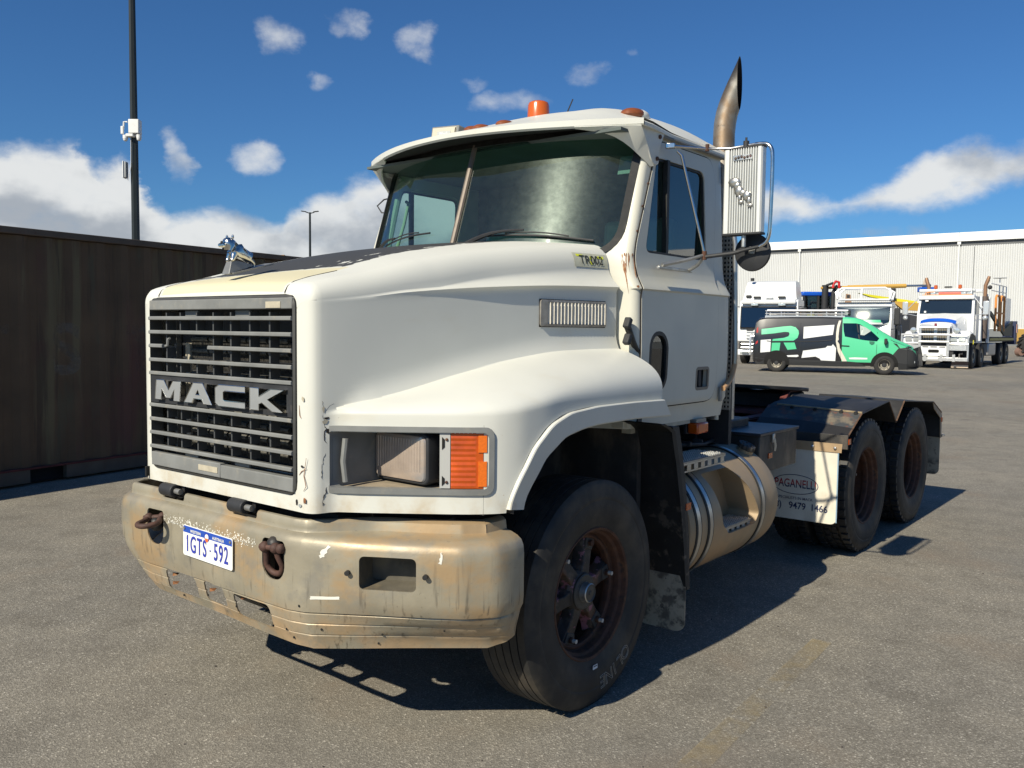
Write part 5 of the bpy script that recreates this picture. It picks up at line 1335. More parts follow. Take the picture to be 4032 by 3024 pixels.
# dark shut line behind the door edge
for s in (1, -1):
    n = len(DOOR); dl = dens(DOOR, .05); MB().tube([(s * (cside(z) + .0015), y, z) for y, z in grow(dl, .003)] + [(s * (cside(dl[0][1]) + .0015), *grow(dl, .003)[0])], .004, 5, cap=False).build('shut_line', crackm, cab)
    fs = lambda y, z, o=0: (s * (cside(z) + o), y, z)
    W1 = dens(WIN, .06); gs = lambda a, b, o=0: (s * (cside(b) - .004 + o * .3), a, b)
    ringon(grow(W1, .003), grow(W1, -.013), gs, gs, .03).build('window_seal', blackfoam, cab, smooth=35)
    decal([grow(W1, -.012)], lambda a, b: (s * (cside(2.35) - .020), a, b), 'window_glass', glass_side if s > 0 else glass_plain, cab)
    MB().b2((s * .945, .905, 2.10), (s * .972, .93, 2.60)).build('window_divider', blackfoam, cab, smooth=0)
for s in (1,):
    P1 = dens(PILL, .03); gs = lambda a, b, o=0: (cside(b) + .004 + o * .3, a, b)
    ringon(grow(P1, .006), grow(P1, -.015), gs, gs, .03).build('quarter_window_seal', blackfoam, cab, smooth=35)
    decal([grow(P1, -.012)], lambda a, b: (cside(b) - .006, a, b), 'quarter_window_glass', glass_side, cab)
    V1 = dens(VENT, .03); vfm = mat('tan_vent_rim', (.22, .19, .15), .6)
    ringon(grow(V1, .005), grow(V1, -.012), gs, gs, .02).build('door_vent_rim', vfm, cab, smooth=35)
    MB().b2((.985, 1.185, 1.378), (.99, 1.33, 1.488)).build('door_vent_back', sootshade, cab, smooth=0)
    MB().prism([(1.24, 1.385), (1.272, 1.385), (1.272, 1.482), (1.24, 1.482)], 'x', 1.0, 1.012).build('door_lever', darkp, cab, bev=.003)
# side sill, marker light, handle recess, numbers behind the door
MB().prism(rpoly([(.50, 1.205), (1.53, 1.20), (1.585, 1.30), (1.585, 1.32), (.50, 1.32)], .01, 2), 'x', .90, .978).build('sill', cabwhite, cab, bev=.006)
MB().prism([(.56, 1.175), (1.2, 1.18), (1.2, 1.20), (.56, 1.20)], 'x', .93, .985).build('sill_edge', paintpeelgrey, cab, smooth=0)
ml = MB(); ml.box((.985, 1.30, 1.148), (.07, .135, .066)); ml = ml.build('marker_lamp', amber, cab, bev=.012)
MB().box((.985, 1.29, 1.19), (.05, .12, .02)).build('marker_bracket', barem, cab, smooth=0)
MB().box((.94, 1.30, 1.15), (.02, .15, .075)).build('marker_base', darkp, cab, bev=.004)
text_obj('1', 'door_number', inkblack, frame_m((.958, 1.575, 2.61), (0, 1, 0), (-.045, 0, 1)), .13, 0, .8, cab, bold=.004)
# rust under the screen corner and down the cowl
def cowlp(y, z, o=.001): return (.985 + o, y, z)
random.seed(8)
def cowl(a, z):
    s_ = cside(z); yc = yfr(.93, z) - .012; t = pi / 2 * (1 - a); return (s_ - .045 + .0465 * cos(t), yc + .045 - .0465 * sin(t), z)
for k in range(16):
    a = random.random() * .9; w = random.uniform(.02, .07); z = 2.085 - random.random() * .02; h = random.uniform(.01, .09) if k % 3 else random.uniform(.08, .2)
    decal([[(a, z), (a + w * .6, z + .004), (a + w, z - .004), (a + w * .75, z - h * .6), (a + w * .45, z - h), (a + w * .2, z - h * .5)]], cowl, 'rust_run', rustpaint, cab)
decal([[(.55, 1.92), (.75, 1.925), (.8, 1.915), (.62, 1.91)]], cowl, 'rust_run', rustpaint, cab)
# ---- interior
inn_ = MB(); inn_.b2((-.92, 1.56, 1.3), (.92, 1.60, 2.73)); inn_.build('rear_trim', interior_dark, cab, smooth=0)
MB().b2((-.93, .5, 2.69), (.93, 1.58, 2.705)).build('headlining', interior_dark, cab, smooth=0)
MB().b2((-.93, .5, 1.28), (.93, 1.58, 1.31)).build('cab_floor', interior_dark, cab, smooth=0)
d = MB(); d.grid(lambda i, j: ((-.90 + 1.8 * i / 18), [yfr(-.90 + 1.8 * i / 18, 2.08) + .035, yfr(-.90 + 1.8 * i / 18, 2.08) + .10, .84, .88, .86][j], (2.085, 2.10, 2.085, 2.05, 1.7)[j]), 19, 5); d.build('dashboard', interior, cab)
for x in (.48, -.50):
    st = MB(); st.box((x, 1.22, 1.80), (.50, .48, .14)); st = st.build('seat', interior, cab, bev=.04)
    MB().box((x, 1.44, 2.10), (.48, .12, .56), rx=-.12).build('backrest', interior, cab, bev=.04)
sw = MB(); sw.lathe([(.012 * cos(a), .21 + .012 * sin(a)) for a in [2 * pi * k / 8 for k in range(8)]], (0, 0, 0), 'z', 32, closed=True)
for k in range(3): sw.tube([(0, 0, -.02), (.2 * cos(k * 2.1), .2 * sin(k * 2.1), 0)], .012, 6)
sw.xf(Matrix.Translation((-.48, .98, 2.10)) @ Matrix.Rotation(rad(28), 4, 'X')).build('steering_wheel', interior_dark, cab)
for s in (1, -1):
    MB().tube([(s * .885, .76, 2.66), (s * .90, .70, 2.4), (s * .915, .64, 2.12)], .022, 8).build('pillar_trim', pillarin, cab)
    MB().tube([(s * .885, .80, 2.52), (s * .845, .78, 2.50), (s * .835, .73, 2.36), (s * .85, .68, 2.20), (s * .90, .68, 2.17)], .011, 8).build('grab_handle', pillarin, cab)
MB().box((.66, .68, 2.10), (.30, .10, .07)).build('dash_pod', interior, cab, bev=.02)
MB().box((.84, .715, 2.56), (.10, .004, .10), rx=-.3).build('permit_sticker', mat('faded_paper', (.30, .34, .30), .8), cab, smooth=0)
# ---- roof furniture
bz = roofz(.02, 1.02)
b = empty('beacon', (0, 0, 0)); b.parent = TR; b['label'] = 'amber cylindrical roof beacon'
MB().lathe([(0, 0), (0, .072), (.012, .074), (.014, .068), (.09, .064), (.105, .058), (.112, .045), (.114, 0)], (.022, 1.02, bz - .03), 'z', 28).build('beacon_lens', amber_dark, b)
MB().lathe([(0, 0), (0, .076), (.012, .076), (.012, 0)], (.022, 1.02, bz - .034), 'z', 28).build('beacon_base', darkp, b)
MB().cyl((.022, 1.02, bz), (.022, 1.02, bz + .055), .03, 12).build('beacon_bulb', amber, b)
def cabmarker(x, y, big=False):
    z = roofz(x, y); q = empty('roof_marker', (0, 0, 0)); q.parent = TR
    m = MB(); m.sphere((x, y, z - (.004 if big else .014)), .070 if big else .050, 18, (1, 1.35, .55)); m.build('marker_lens', brownlens, q)
    m = MB(); m.sphere((x, y + .035, z - (.008 if big else .018)), .072 if big else .055, 18, (1.06, 1.2, .6)); m.build('marker_shell', white, q)
cabmarker(.60, 1.16, True); cabmarker(-.60, 1.16, True)
for x, y in ((.0, .53), (.11, .60), (-.11, .58)): cabmarker(x, y)
sg = empty('roof_sign_light', (0, 0, 0)); sg.parent = TR; sg['label'] = 'square cream lamp housing with faded Mack script'
zz = roofz(-.61, .90) + .03
M_ = Matrix.Translation((-.61, .90, zz + .028)) @ Matrix.Rotation(rad(4), 4, 'Y') @ Matrix.Rotation(rad(-6), 4, 'X')
MB().box((0, 0, 0), (.235, .07, .085)).xf(M_).build('lamp_box', greyp, sg, bev=.008)
MB().box((0, -.037, 0), (.205, .004, .062)).xf(M_).build('lamp_face', mat('cream_face', (.52, .48, .38), .6), sg, smooth=0)
MB().box((.0, -.0395, -.012), (.115, .003, .038)).xf(M_).build('lamp_window', mat('pale_badge', (.45, .46, .44), .5), sg, smooth=0)
text_obj('Mack', 'lamp_script', platew, M_ @ Matrix(((1, 0, 0, 0), (0, 0, -1, -.0415), (0, 1, 0, -.012), (0, 0, 0, 1))), .034, .0005, 1., sg)
MB().b2((.093, -.041, -.02), (.100, -.037, .025)).xf(M_).build('lamp_slot', sootshade, sg, smooth=0)
MB().tube([(.16, 1.12, 3.0), (.175, 1.16, 3.09)], .004, 6).build('stub_aerial', darkp, TR)
MB().tube([(-1.0, .80, 2.56), (-1.06, .765, 2.545), (-1.075, .72, 2.50), (-1.045, .73, 2.455), (-.97, .76, 2.45)], .005, 6).build('mirror_wire', darkp, TR)
# ---- exhaust
m = MB(); pth = [(.838, 1.85, 2.0), (.838, 1.85, 2.86), (.838, 1.85, 2.92), (.842, 1.85, 2.98), (.852, 1.852, 3.04), (.868, 1.854, 3.09), (.888, 1.856, 3.14), (.914, 1.858, 3.195), (.942, 1.86, 3.25), (.972, 1.862, 3.31), (1.004, 1.864, 3.38)]
m.tube(pth, [.066, .066, .066, .067, .067, .067, .067, .067, .067, .067, .067], 32, cap=False)
ex = m.build('exhaust_stack', exh, TR, smooth=40, label='heat-stained exhaust stack with slash-cut turned top')
def slash(o, nrm=(1, .20, 0.0), co=(.928, 1.86, 3.2)):
    bm = bmesh.new(); bm.from_mesh(o.data); bmesh.ops.bisect_plane(bm, geom=bm.verts[:] + bm.edges[:] + bm.faces[:], plane_co=co, plane_no=nrm, clear_outer=True); bm.to_mesh(o.data); bm.free()
slash(ex)
m = MB(); m.tube(pth[1:], [.062, .063, .063, .064, .064, .064, .064, .064, .064, .064], 32, cap=False); i_ = m.build('exhaust_bore', sootshade, TR, smooth=40); slash(i_)
m = MB(); m.tube([(.838, 1.85, 1.15), (.838, 1.85, 2.05)], .105, 24); m.build('muffler', worn_alu, TR)
# perforated heat guard seen behind the cab edge
m = MB(); x0, x1, z0, z1 = .70, .985, 1.22, 2.34; pit = .0215
x = x0
while x < x1: m.b2((x, 1.715, z0), (x + .007, 1.718, z1)); x += pit
z = z0
while z < z1: m.b2((x0, 1.7145, z), (x1, 1.7175, z + .013)); z += .0265
pg = m.build('heat_guard', worn_alu, TR, smooth=0); pg['label'] = 'perforated heat guard behind the cab'
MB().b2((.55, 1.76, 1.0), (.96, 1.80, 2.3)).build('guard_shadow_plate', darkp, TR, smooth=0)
dustrail = mat('dusty_grab_rail', (.45, .44, .42), .3, metal=.85, layers=[((.52, .34, .2), 4, .35, .1, .9, None, (1.45, 1.65))])
g_ = [(.96, 1.70, 2.42), (.975, 1.70, 2.36), (1.0, 1.70, 2.22), (1.005, 1.70, 2.0), (1.018, 1.70, 1.56), (1.018, 1.695, 1.50), (1.022, 1.66, 1.44), (1.035, 1.58, 1.395), (1.043, 1.49, 1.365)]
MB().tube(g_[:6], .0155, 12).build('grab_rail', dustrail, TR)
MB().tube(soften(g_[5:], 1), .0155, 12).build('grab_rail_bend', mat('tan_dust_coated_rail', (.56, .33, .17), .6, metal=.2, var=.1, vscale=20), TR)
MB().b2((1.02, 1.475, 1.29), (1.035, 1.505, 1.375)).build('rail_foot', barem, TR, bev=.003)
# ---- left mirror
mi = empty('mirror', (0, 0, 0)); mi.parent = TR; mi['label'] = 'ribbed aluminium mirror back with small bulldog badge'
x0, x1, z0, z1, ym = 1.247, 1.452, 2.205, 2.632, 1.0
groovem = mat('groove_shade_grey', (.22, .24, .26), .45, metal=.5)  # groove floors coloured darker, their shade and sky reflection put into the colour
cs = [(x0, ym + .055), (x0 - .002, ym + .008), (x0 + .006, ym)]
N = 12; x = x0 + .028; cs.append((x - .006, ym))
for k in range(N):
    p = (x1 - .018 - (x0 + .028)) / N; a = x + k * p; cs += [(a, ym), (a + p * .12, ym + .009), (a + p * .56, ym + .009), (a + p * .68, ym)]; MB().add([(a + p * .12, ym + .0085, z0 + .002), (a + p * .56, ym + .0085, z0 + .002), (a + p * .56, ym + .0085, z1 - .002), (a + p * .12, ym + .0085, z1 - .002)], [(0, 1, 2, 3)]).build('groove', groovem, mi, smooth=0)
cs += [(x1 - .006, ym), (x1, ym + .01), (x1 - .002, ym + .055)]
MB().prism(cs, 'z', z0, z1).build('mirror_back', alu_rib, mi, smooth=0)
MB().b2((x0 - .004, ym - .002, z0 - .012), (x1 + .003, ym + .06, z0)).build('mirror_rim', darkp, mi, bev=.003)
MB().b2((x0 - .003, ym + .0, z1), (x1 + .002, ym + .06, z1 + .007)).build('mirror_rim', darkp, mi, bev=.003)
MB().b2((x0 + .004, ym + .056, z0), (x1 - .004, ym + .060, z1)).build('mirror_glass', chrome, mi, smooth=0)
MB().prism(rrect(x0 + .052, 2.573, x0 + .155, 2.598, .002, 2), 'y', ym - .004, ym).build('mirror_badge', worn_alu, mi, smooth=0)
for k in range(6): MB().sphere((x0 + .065 + k * .016, ym - .006, 2.586 + .003 * ((k * 7) % 3 - 1)), .007, 8, (1, .5, 1.1)).build('badge_mark', hubm, mi)
dg_ = MB()   # little relief of a climbing dog
for (cx, cz, r, q) in ((.066, .456, .024, (1.15, .4, .8)), (.078, .440, .017, (1, .5, 1)), (.088, .415, .020, (1, .5, 1.1)), (.105, .405, .016, (1.1, .5, .9)), (.125, .392, .017, (1.1, .5, 1.1)), (.092, .385, .010, (.8, .5, 1.6)), (.098, .365, .010, (1.2, .5, .8)), (.136, .370, .011, (.8, .5, 1.7)), (.142, .348, .010, (1.2, .5, .8)), (.140, .402, .006, (1, .5, 1))):
    dg_.sphere((x0 + .10 + (cx - .10) * 1.15, ym - .004, 2.40 + (cz - .40) * 1.15), r * 1.25, 12, q)
dg_.build('bulldog_badge', mat('satin_badge', (.50, .48, .44), .32, metal=.85), mi)
fr = [(1.0, .865, 2.662), (1.15, 1.0, 2.652), (1.27, 1.03, 2.645), (1.40, 1.035, 2.652), (1.455, 1.035, 2.650), (1.482, 1.035, 2.632), (1.495, 1.035, 2.59), (1.490, 1.035, 2.25), (1.486, 1.035, 2.185), (1.470, 1.035, 2.150), (1.435, 1.035, 2.133), (1.36, 1.032, 2.120), (1.30, 1.025, 2.105), (1.145, 1.0, 2.090)]
MB().tube(soften(fr[3:11]), .0095, 12).build('mirror_frame', chrome, mi)
MB().tube(fr[:4], [.010, .007, .006, .008], 10).build('upper_arm', chrome, mi)
MB().tube(fr[10:], [.0095, .009, .011, .011], 10).build('lower_arm', darkp, mi)
MB().box((1.005, .868, 2.662), (.05, .035, .028), rz=.4).build('upper_bracket', chrome, mi, bev=.004)
MB().tube([(1.03, .90, 2.638), (1.05, .91, 2.615), (1.145, 1.0, 2.115)], [.008, .0085, .008], 10).build('stay', chrome, mi)
MB().tube([(1.145, 1.0, 2.100), (1.10, .90, 2.07), (1.045, .735, 2.035)], [.008, .010, .011], 10).build('lower_stay', worn_alu, mi)
MB().tube([(1.145, 1.0, 2.090), (1.10, 1.02, 2.05), (1.04, 1.04, 2.025)], [.008, .009, .010], 10).build('lower_stay', worn_alu, mi)
MB().box((1.035, .89, 2.022), (.02, .36, .018)).build('lower_plate', worn_alu, mi, bev=.004)
m = MB(); m.cyl((1.148, 1.0, 2.075), (1.148, 1.0, 2.120), .013, 10); m.build('pivot_bolt', rust, mi)
m = MB(); m.cyl((1.15, 1.0, 2.64), (1.15, 1.0, 2.675), .011, 10); m.build('pivot_bolt', rust, mi)
m = MB(); m.cyl((1.352, 1.03, 2.632), (1.352, 1.03, 2.672), .015, 12); m.cyl((1.352, 1.03, 2.672), (1.352, 1.03, 2.69), .006, 8); m.build('top_clamp', darkp, mi)
m = MB(); m.cyl((1.352, 1.03, 2.20), (1.352, 1.03, 2.135), .012, 12); m.build('bottom_clamp', worn_alu, mi)
m = MB(); m.lathe([(.03, 0), (.03, .088), (.018, .098), (.004, .095), (-.012, .06), (-.016, 0)], (1.373, 1.085, 2.110), 'y', 32); m.build('round_mirror', darkp, mi)
MB().box((1.385, 1.062, 2.118), (.034, .008, .036), ry=.2).build('round_mirror_bracket', barem, mi, bev=.003)
# ---- chassis
for s in (1, -1):
    MB().b2((s * .40, -1.0, .76), (s * .44, 6.05, 1.0)).build('chassis_rail', dusty_black, TR, smooth=0)
    MB().b2((s * .36, 2.4, 1.0), (s * .50, 5.9, 1.02)).build('rail_flange', redframe, TR, smooth=0)
    MB().prism([(2.2, 1.02), (4.05, 1.02), (4.15, 1.10), (4.3, 1.10), (4.4, 1.02), (5.2, 1.02), (5.2, 1.0), (2.2, 1.0)], 'x', s * .455, s * .50).build('red_angle', redframe, TR, bev=.004)
for y in (1.9, 3.0, 4.43, 5.9): MB().b2((-.40, y, .80), (.40, y + .1, .97)).build('cross_member', dusty_black, TR, smooth=0)
MB().b2((-.75, 1.75, .85), (.60, 3.15, .98)).build('deck_equipment', blackm, TR, bev=.01)
MB().b2((.35, 1.75, 1.0), (.75, 2.55, 1.10)).build('deck_plate', blackm, TR, bev=.01)
MB().tube([(.2, 1.7, 1.5), (.15, 1.95, 1.25), (.0, 2.4, 1.10), (-.05, 3.4, 1.08), (-.1, 3.9, 1.12)], .018, 8).build('air_hose', darkp, TR)
MB().b2((-.9, 1.70, 1.0), (-.55, 1.85, 2.2)).build('air_cleaner', blackm, TR, bev=.02)
# fifth wheel
fw_ = empty('fifth_wheel', (0, 0, 0)); fw_.parent = TR; fw_['label'] = 'greasy black fifth wheel turntable plate'
gre = mat('caked_grease', (.012, .011, .010), .5, var=.4, vscale=14, layers=[((.06, .04, .03), 9, .58, .1, .6, None, None)], bump=.8, bscale=45)
m = MB(); pl = []
cy, cz = 4.30, 1.215
for k in range(25):
    a = rad(200 + 320 * 0) + 0
for k in range(21): a = pi * k / 20; pl.append((.47 * cos(pi - a) * 1.0, cy - .42 * sin(pi - a) * 1.0))
pl += [(.46, cy + .20), (.30, cy + .50), (.09, cy + .52), (.05, cy + .08), (-.05, cy + .08), (-.09, cy + .52), (-.30, cy + .50), (-.46, cy + .20)]
m.prism(pl, 'z', cz - .035, cz); m.xf(Matrix.Translation((0, cy, cz)) @ Matrix.Rotation(rad(-4), 4, 'X') @ Matrix.Translation((0, -cy, -cz))); m.build('plate', gre, fw_, smooth=25, bev=.008)
m = MB(); m.b2((-.44, cy - .12, 1.02), (.44, cy + .16, 1.17)); m.build('pedestal', gre, fw_, bev=.02)
for x in (-.38, .38): MB().prism([(cy - .35, 1.02), (cy + .35, 1.02), (cy + .12, 1.19), (cy - .12, 1.19)], 'x', x - .03, x + .03).build('bracket', redframe, fw_, bev=.006)
MB().b2((-.5, cy - .5, 1.0), (.5, cy + .5, 1.025)).build('mounting_plate', redframe, fw_, smooth=0)
# toolbox
tb = MB(); tb.b2((.56, 2.10, .78), (1.02, 2.74, 1.025)); tb = tb.build('toolbox', dusty_black, TR, bev=.006, label='black steel toolbox with latch behind the fuel tank')
MB().b2((.55, 2.085, 1.025), (1.032, 2.755, 1.045)).build('lid', mat('blue_black_lid', (.03, .033, .042), .42, var=.3, vscale=8, layers=[((.12, .11, .10), 9, .5, .2, .5, None, None)]), tb, bev=.004)
MB().box((1.030, 2.30, .998), (.014, .035, .06)).build('latch', worn_alu, tb, bev=.003)
MB().tube([(1.036, 2.30, .995), (1.042, 2.305, .95), (1.036, 2.31, .915)], .010, 8).build('latch_handle', worn_alu, tb)
MB().box((1.024, 2.27, .885), (.006, .06, .035)).build('side_reflector', amber, tb, smooth=0)
# ---- fuel tank
TX, TZ, TRr, TY0, TY1 = .862, .645, .335, .83, 2.03
tk = MB(); prof = [(TY0, 0), (TY0, TRr - .06), (TY0 + .02, TRr - .015), (TY0 + .05, TRr)] + [(TY0 + .05 + (TY1 - TY0 - .1) * k / 12, TRr) for k in range(1, 12)] + [(TY1 - .05, TRr), (TY1 - .025, TRr - .008), (TY1 - .006, TRr - .03), (TY1 + .006, TRr - .08), (TY1 + .02, TRr * .4), (TY1 + .022, 0)]
tk.lathe(prof, (TX, 0, TZ), 'y', 72); tank = tk.build('fuel_tank', tankm, TR, smooth=35, label='dusty round aluminium fuel tank with step pocket')
RC = rpoly([(1.16, .905), (1.21, .63), (1.31, .56), (1.66, .56), (1.70, .62), (1.60, .80), (1.50, .905)], .02, 4)
boolean(tank, [cutter(RC, 'x', 1.0, 1.4)])
rc = MB(); n = len(RC); rc.add([(1.185, y, z) for y, z in RC] + [(1.0, y, z) for y, z in grow(RC, -.01)], [(i, (i + 1) % n, n + (i + 1) % n, n + i) for i in range(n)] + [tuple(range(n, 2 * n))])
for i, v in enumerate(rc.v):
    if i < n:
        xs_o = TX + sqrt(max(0, TRr**2 - (v[2] - TZ)**2)); rc.v[i] = (xs_o, v[1], v[2])

def treadplate(x0, x1, y0, y1, z, parent, hole_z=None, nh=6):
    t = MB(); t.b2((x0, y0, z - .006), (x1, y1, z)); q = t.build('step_tread', worn_alu, parent, smooth=0)
    s_ = MB()
    for a in range(int((x1 - x0) / .02)):
        for b in range(int((y1 - y0) / .022)):
            s_.box((x0 + .012 + a * .02, y0 + .012 + b * .022 + (a % 2) * .010, z + .003), (.013, .007, .006), taper=.6)
    tag(s_.build('tread_teeth', worn_alu, parent, smooth=0), kind='stuff')
    # pierced riser
    zz0, zz1 = z - .055, z - .006; t = MB(); w = (y1 - y0) / (nh + 1)
    t.b2((x1 - .004, y0, z - .016), (x1, y1, z - .004)); t.b2((x1 - .004, y0, zz0), (x1, y1, zz0 + .008))
    for k in range(nh + 1):
        y = y0 + w * (k + .5); t.b2((x1 - .004, y - w * .28, zz0 + .007), (x1, y + w * .28, z - .015))
    t.build('step_riser', worn_alu, parent, smooth=0)
treadplate(.93, 1.13, .80, 1.36, 1.008, tank)
treadplate(1.02, 1.165, 1.23, 1.66, .590, tank, nh=5)
strapm = mat('stainless_strap', (.42, .42, .41), .3, metal=.9, var=.1, vscale=14)
for y in (.915, 1.055, 1.755):
    for dy, mm, w, r in ((-.022, blackfoam, .010, .340), (0, strapm, .018, .343), (.022, blackfoam, .010, .340)):
        s_ = MB(); s_.lathe([(y + dy - w, TRr), (y + dy - w, r), (y + dy + w, r), (y + dy + w, TRr)], (TX, 0, TZ), 'y', 64, a0=-1.9, a1=1.75 + pi * .5) if False else s_.lathe([(y + dy - w, TRr), (y + dy - w, r), (y + dy + w, r), (y + dy + w, TRr)], (TX, 0, TZ), 'y', 72)
        s_.build('tank_strap', mm, tank, smooth=30)
cp = Matrix.Translation((1.0, 1.92, .955)) @ Matrix.Rotation(rad(24), 4, 'Y')
MB().lathe([(-.03, 0), (-.03, .055), (.012, .052), (.012, 0)], (0, 0, 0), 'z', 24).xf(cp).build('filler_neck', tankm, tank)
cg = MB(); pc = []
for k in range(48): a = 2 * pi * k / 48; r = .056 if k % 4 < 2 else .052; pc.append((r * cos(a), r * sin(a)))
cg.prism(pc, 'z', .012, .042); cg.xf(cp).build('filler_cap', dusty_black, tank, smooth=20, bev=.003)
for k in range(6): MB().cyl(cp @ Vector((.032 * cos(k * pi / 3), .032 * sin(k * pi / 3), .042)), cp @ Vector((.032 * cos(k * pi / 3), .032 * sin(k * pi / 3), .046)), .008, 8).build('cap_boss', dusty_black, tank)
MB().tube([(.7, .8, 1.05), (.8, 1.1, 1.04), (.9, 1.55, 1.02), (.86, 1.75, 1.02)], .012, 8).build('fuel_line', darkp, tank)
for y in (1.15, 1.4, 1.55): MB().box((.86, y, 1.03), (.06, .04, .03), rz=.3).build('line_clip', darkp, tank, bev=.004)
# ---- steer axle guard and flap
def steerguard(s):
    g = MB(); pr = [(.50, 1.245), (.555, 1.225), (.60, 1.20), (.66, 1.02), (.715, .80), (.755, .60), (.785, .38)]
    g.grid(lambda i, j: (s * (.58, .90, 1.165, 1.20, 1.205)[j], pr[i][0] + (0, 0, .0, -.012, .012)[j], pr[i][1]), len(pr), 5)
    o = g.build('rear_arch_guard', flap_black, TR, smooth=30); solid(o, .006, 0)
    g = MB(); fl = [(.59, 1.225), (.66, 1.222), (.70, 1.10), (.75, .90), (.80, .60), (.815, .36), (.785, .36), (.755, .60), (.715, .80), (.66, 1.02), (.61, 1.19)]
    g.prism(fl, 'x', s * 1.195, s * 1.203); g.build('guard_flange', flap_black, o, bev=.002)
    g = MB(); g.b2((s * .60, .59, 1.19), (s * 1.20, .68, 1.20)) if False else g.box((s * 1.1, .62, 1.222), (.20, .07, .008), rx=-.1); g.build('guard_top', blackm, o, bev=.003)
    q = rrect(.93, .135, 1.197, .50, [.035, .055, .0, .0], 5)
    m = MB(); m.prism([(s * a, b) for a, b in q], 'y', .775, .783); m.build('mud_flap', flapc, TR, smooth=20, label='mud-caked flap behind the steer tyre' if s > 0 else None)
    MB().box((s * 1.205, .775, .80), (.004, .05, .036)).build('side_reflector', amber, o, smooth=0)
steerguard(1); steerguard(-1)
# ---- rear guards, flaps
rimm_ = mat('brown_edge_rust', (.13, .075, .045), .75, var=.4, vscale=30)
def rearguard(s):
    top = [(3.19, .93), (3.20, .945), (3.50, 1.085), (3.62, 1.105), (4.0, 1.13), (4.20, 1.14), (4.43, .955), (4.66, 1.118), (5.0, 1.095), (5.66, 1.05), (5.98, .945), (6.03, .90), (6.035, .68)]
    g = MB(); g.grid(lambda i, j: (s * (.50, 1.225)[j], top[i][0], top[i][1] + (.022 if j == 0 and 0 < i else 0)), 6, 2)
    o = g.build('rear_guard', [guard_top], TR, smooth=0, label='peeling black steel guard over the rear wheels'); solid(o, .006, 0)
    g = MB(); g.grid(lambda i, j: (s * (.50, 1.225)[j], top[5 + i][0], top[5 + i][1] + (.022 if j == 0 else 0)), 8, 2); q = g.build('guard_sheet', guard_top, o, smooth=0); solid(q, .006, 0)
    MB().add([(s * .50, 3.19, 1.005 - .045), (s * 1.228, 3.19, .94), (s * 1.228, 3.496, 1.092), (s * .50, 3.496, 1.115)], [(0, 1, 2, 3)]).build('front_panel', rust_guard, o, smooth=0)
    MB().b2((s * .60, 3.175, .85), (s * 1.235, 3.19, .955)).build('flap_rail', dusty_black, o, bev=.003)
    MB().box((s * .90, 3.505, 1.112), (.66, .02, .012), ry=s * .04).build('edge_bar', mat('bare_bright_edge', (.34, .27, .17), .5, metal=.5, var=.3, vscale=20), o, smooth=0)
    for x in (.70, .88, 1.08, 1.19): MB().cyl((s * x, 3.47, 1.118 - x * .02), (s * x, 3.53, 1.120 - x * .02), .014, 8).build('edge_bolt', blackm, o)
    for y0, y1, z0, z1 in ((4.20, 4.43, 1.145, .955), (4.66, 4.43, 1.12, .955), (3.50, 3.20, 1.09, .945), (5.66, 6.0, 1.055, .93)):
        MB().tube([(s * 1.228, y0, z0), (s * 1.228, y1, z1)], .006, 5).build('guard_rim', rimm_, o)
    MB().tube([(s * 1.228, 3.5, 1.09), (s * 1.228, 4.2, 1.145)], .006, 5).build('guard_rim', blackm, o)
    MB().tube([(s * 1.228, 4.66, 1.12), (s * 1.228, 5.66, 1.055)], .006, 5).build('guard_rim', blackm, o)
    MB().box((s * 1.236, 3.215, .905), (.006, .045, .04)).build('side_reflector', amber, o, smooth=0)
    MB().prism([(5.66, 1.05), (5.98, .945), (6.03, .90), (6.035, .68), (6.0, .68), (5.97, .88), (5.72, .98)], 'x', s * 1.222, s * 1.228).build('rear_cheek', mat('cream_rusty_edge', (.40, .30, .2), .7, var=.3, vscale=14), o, smooth=0)
    MB().box((s * 1.233, 6.01, .86), (.006, .05, .045)).build('side_reflector', amber, o, smooth=0)
rearguard(1); rearguard(-1)
fl_l = rrect(.60, .315, 1.215, .88, [.04, .05, .0, .0], 5)
fo = MB().prism(fl_l, 'y', 3.05, 3.056).build('mud_flap', flapw, TR, smooth=0, label='white mudflap printed PAGANELLI with a phone number')
MB().add([(.60, 3.043, .84), (1.235, 3.043, .84), (1.24, 3.043, .905), (.60, 3.043, .905)], [(0, 1, 2, 3)]).build('flap_clamp', mat('tan_clamp', (.42, .30, .18), .6, metal=.3, var=.15, vscale=9), fo, smooth=0)
for x in (1.03, 1.19): MB().sphere((x, 3.04, .872), .013, 8).build('clamp_bolt', worn_alu, fo)
MB().prism([(1.207, .33), (1.215, .33), (1.215, .84), (1.207, .84)], 'y', 3.048, 3.05).build('flap_edge', mat('pale_blue_edge', (.25, .38, .50), .5), fo, smooth=0)
FF = lambda x, z: frame_m((x, 3.0485, z), (1, 0, 0), (0, 0, 1))
el = MB(); n = 40; el.add([(.905 + .172 * cos(2 * pi * k / n), 3.0485, .575 + .074 * sin(2 * pi * k / n)) for k in range(n)] + [(.905 + .166 * cos(2 * pi * k / n), 3.0485, .575 + .069 * sin(2 * pi * k / n)) for k in range(n)], [(k, (k + 1) % n, n + (k + 1) % n, n + k) for k in range(n)])
el.build('flap_emblem', blueink, fo, smooth=0)
for mm_, up_ in ((redink, True), (blueink, False)):
    o = text_obj('PAGANELLI', 'flap_wording', mm_, FF(.905, .578), .086, 0, .72, fo, bold=.001)
    bm = bmesh.new(); bm.from_mesh(o.data); bmesh.ops.bisect_plane(bm, geom=bm.verts[:] + bm.edges[:] + bm.faces[:], plane_co=(0, 0, .574), plane_no=(0, 0, 1), clear_outer=not up_, clear_inner=up_); bm.to_mesh(o.data); bm.free()
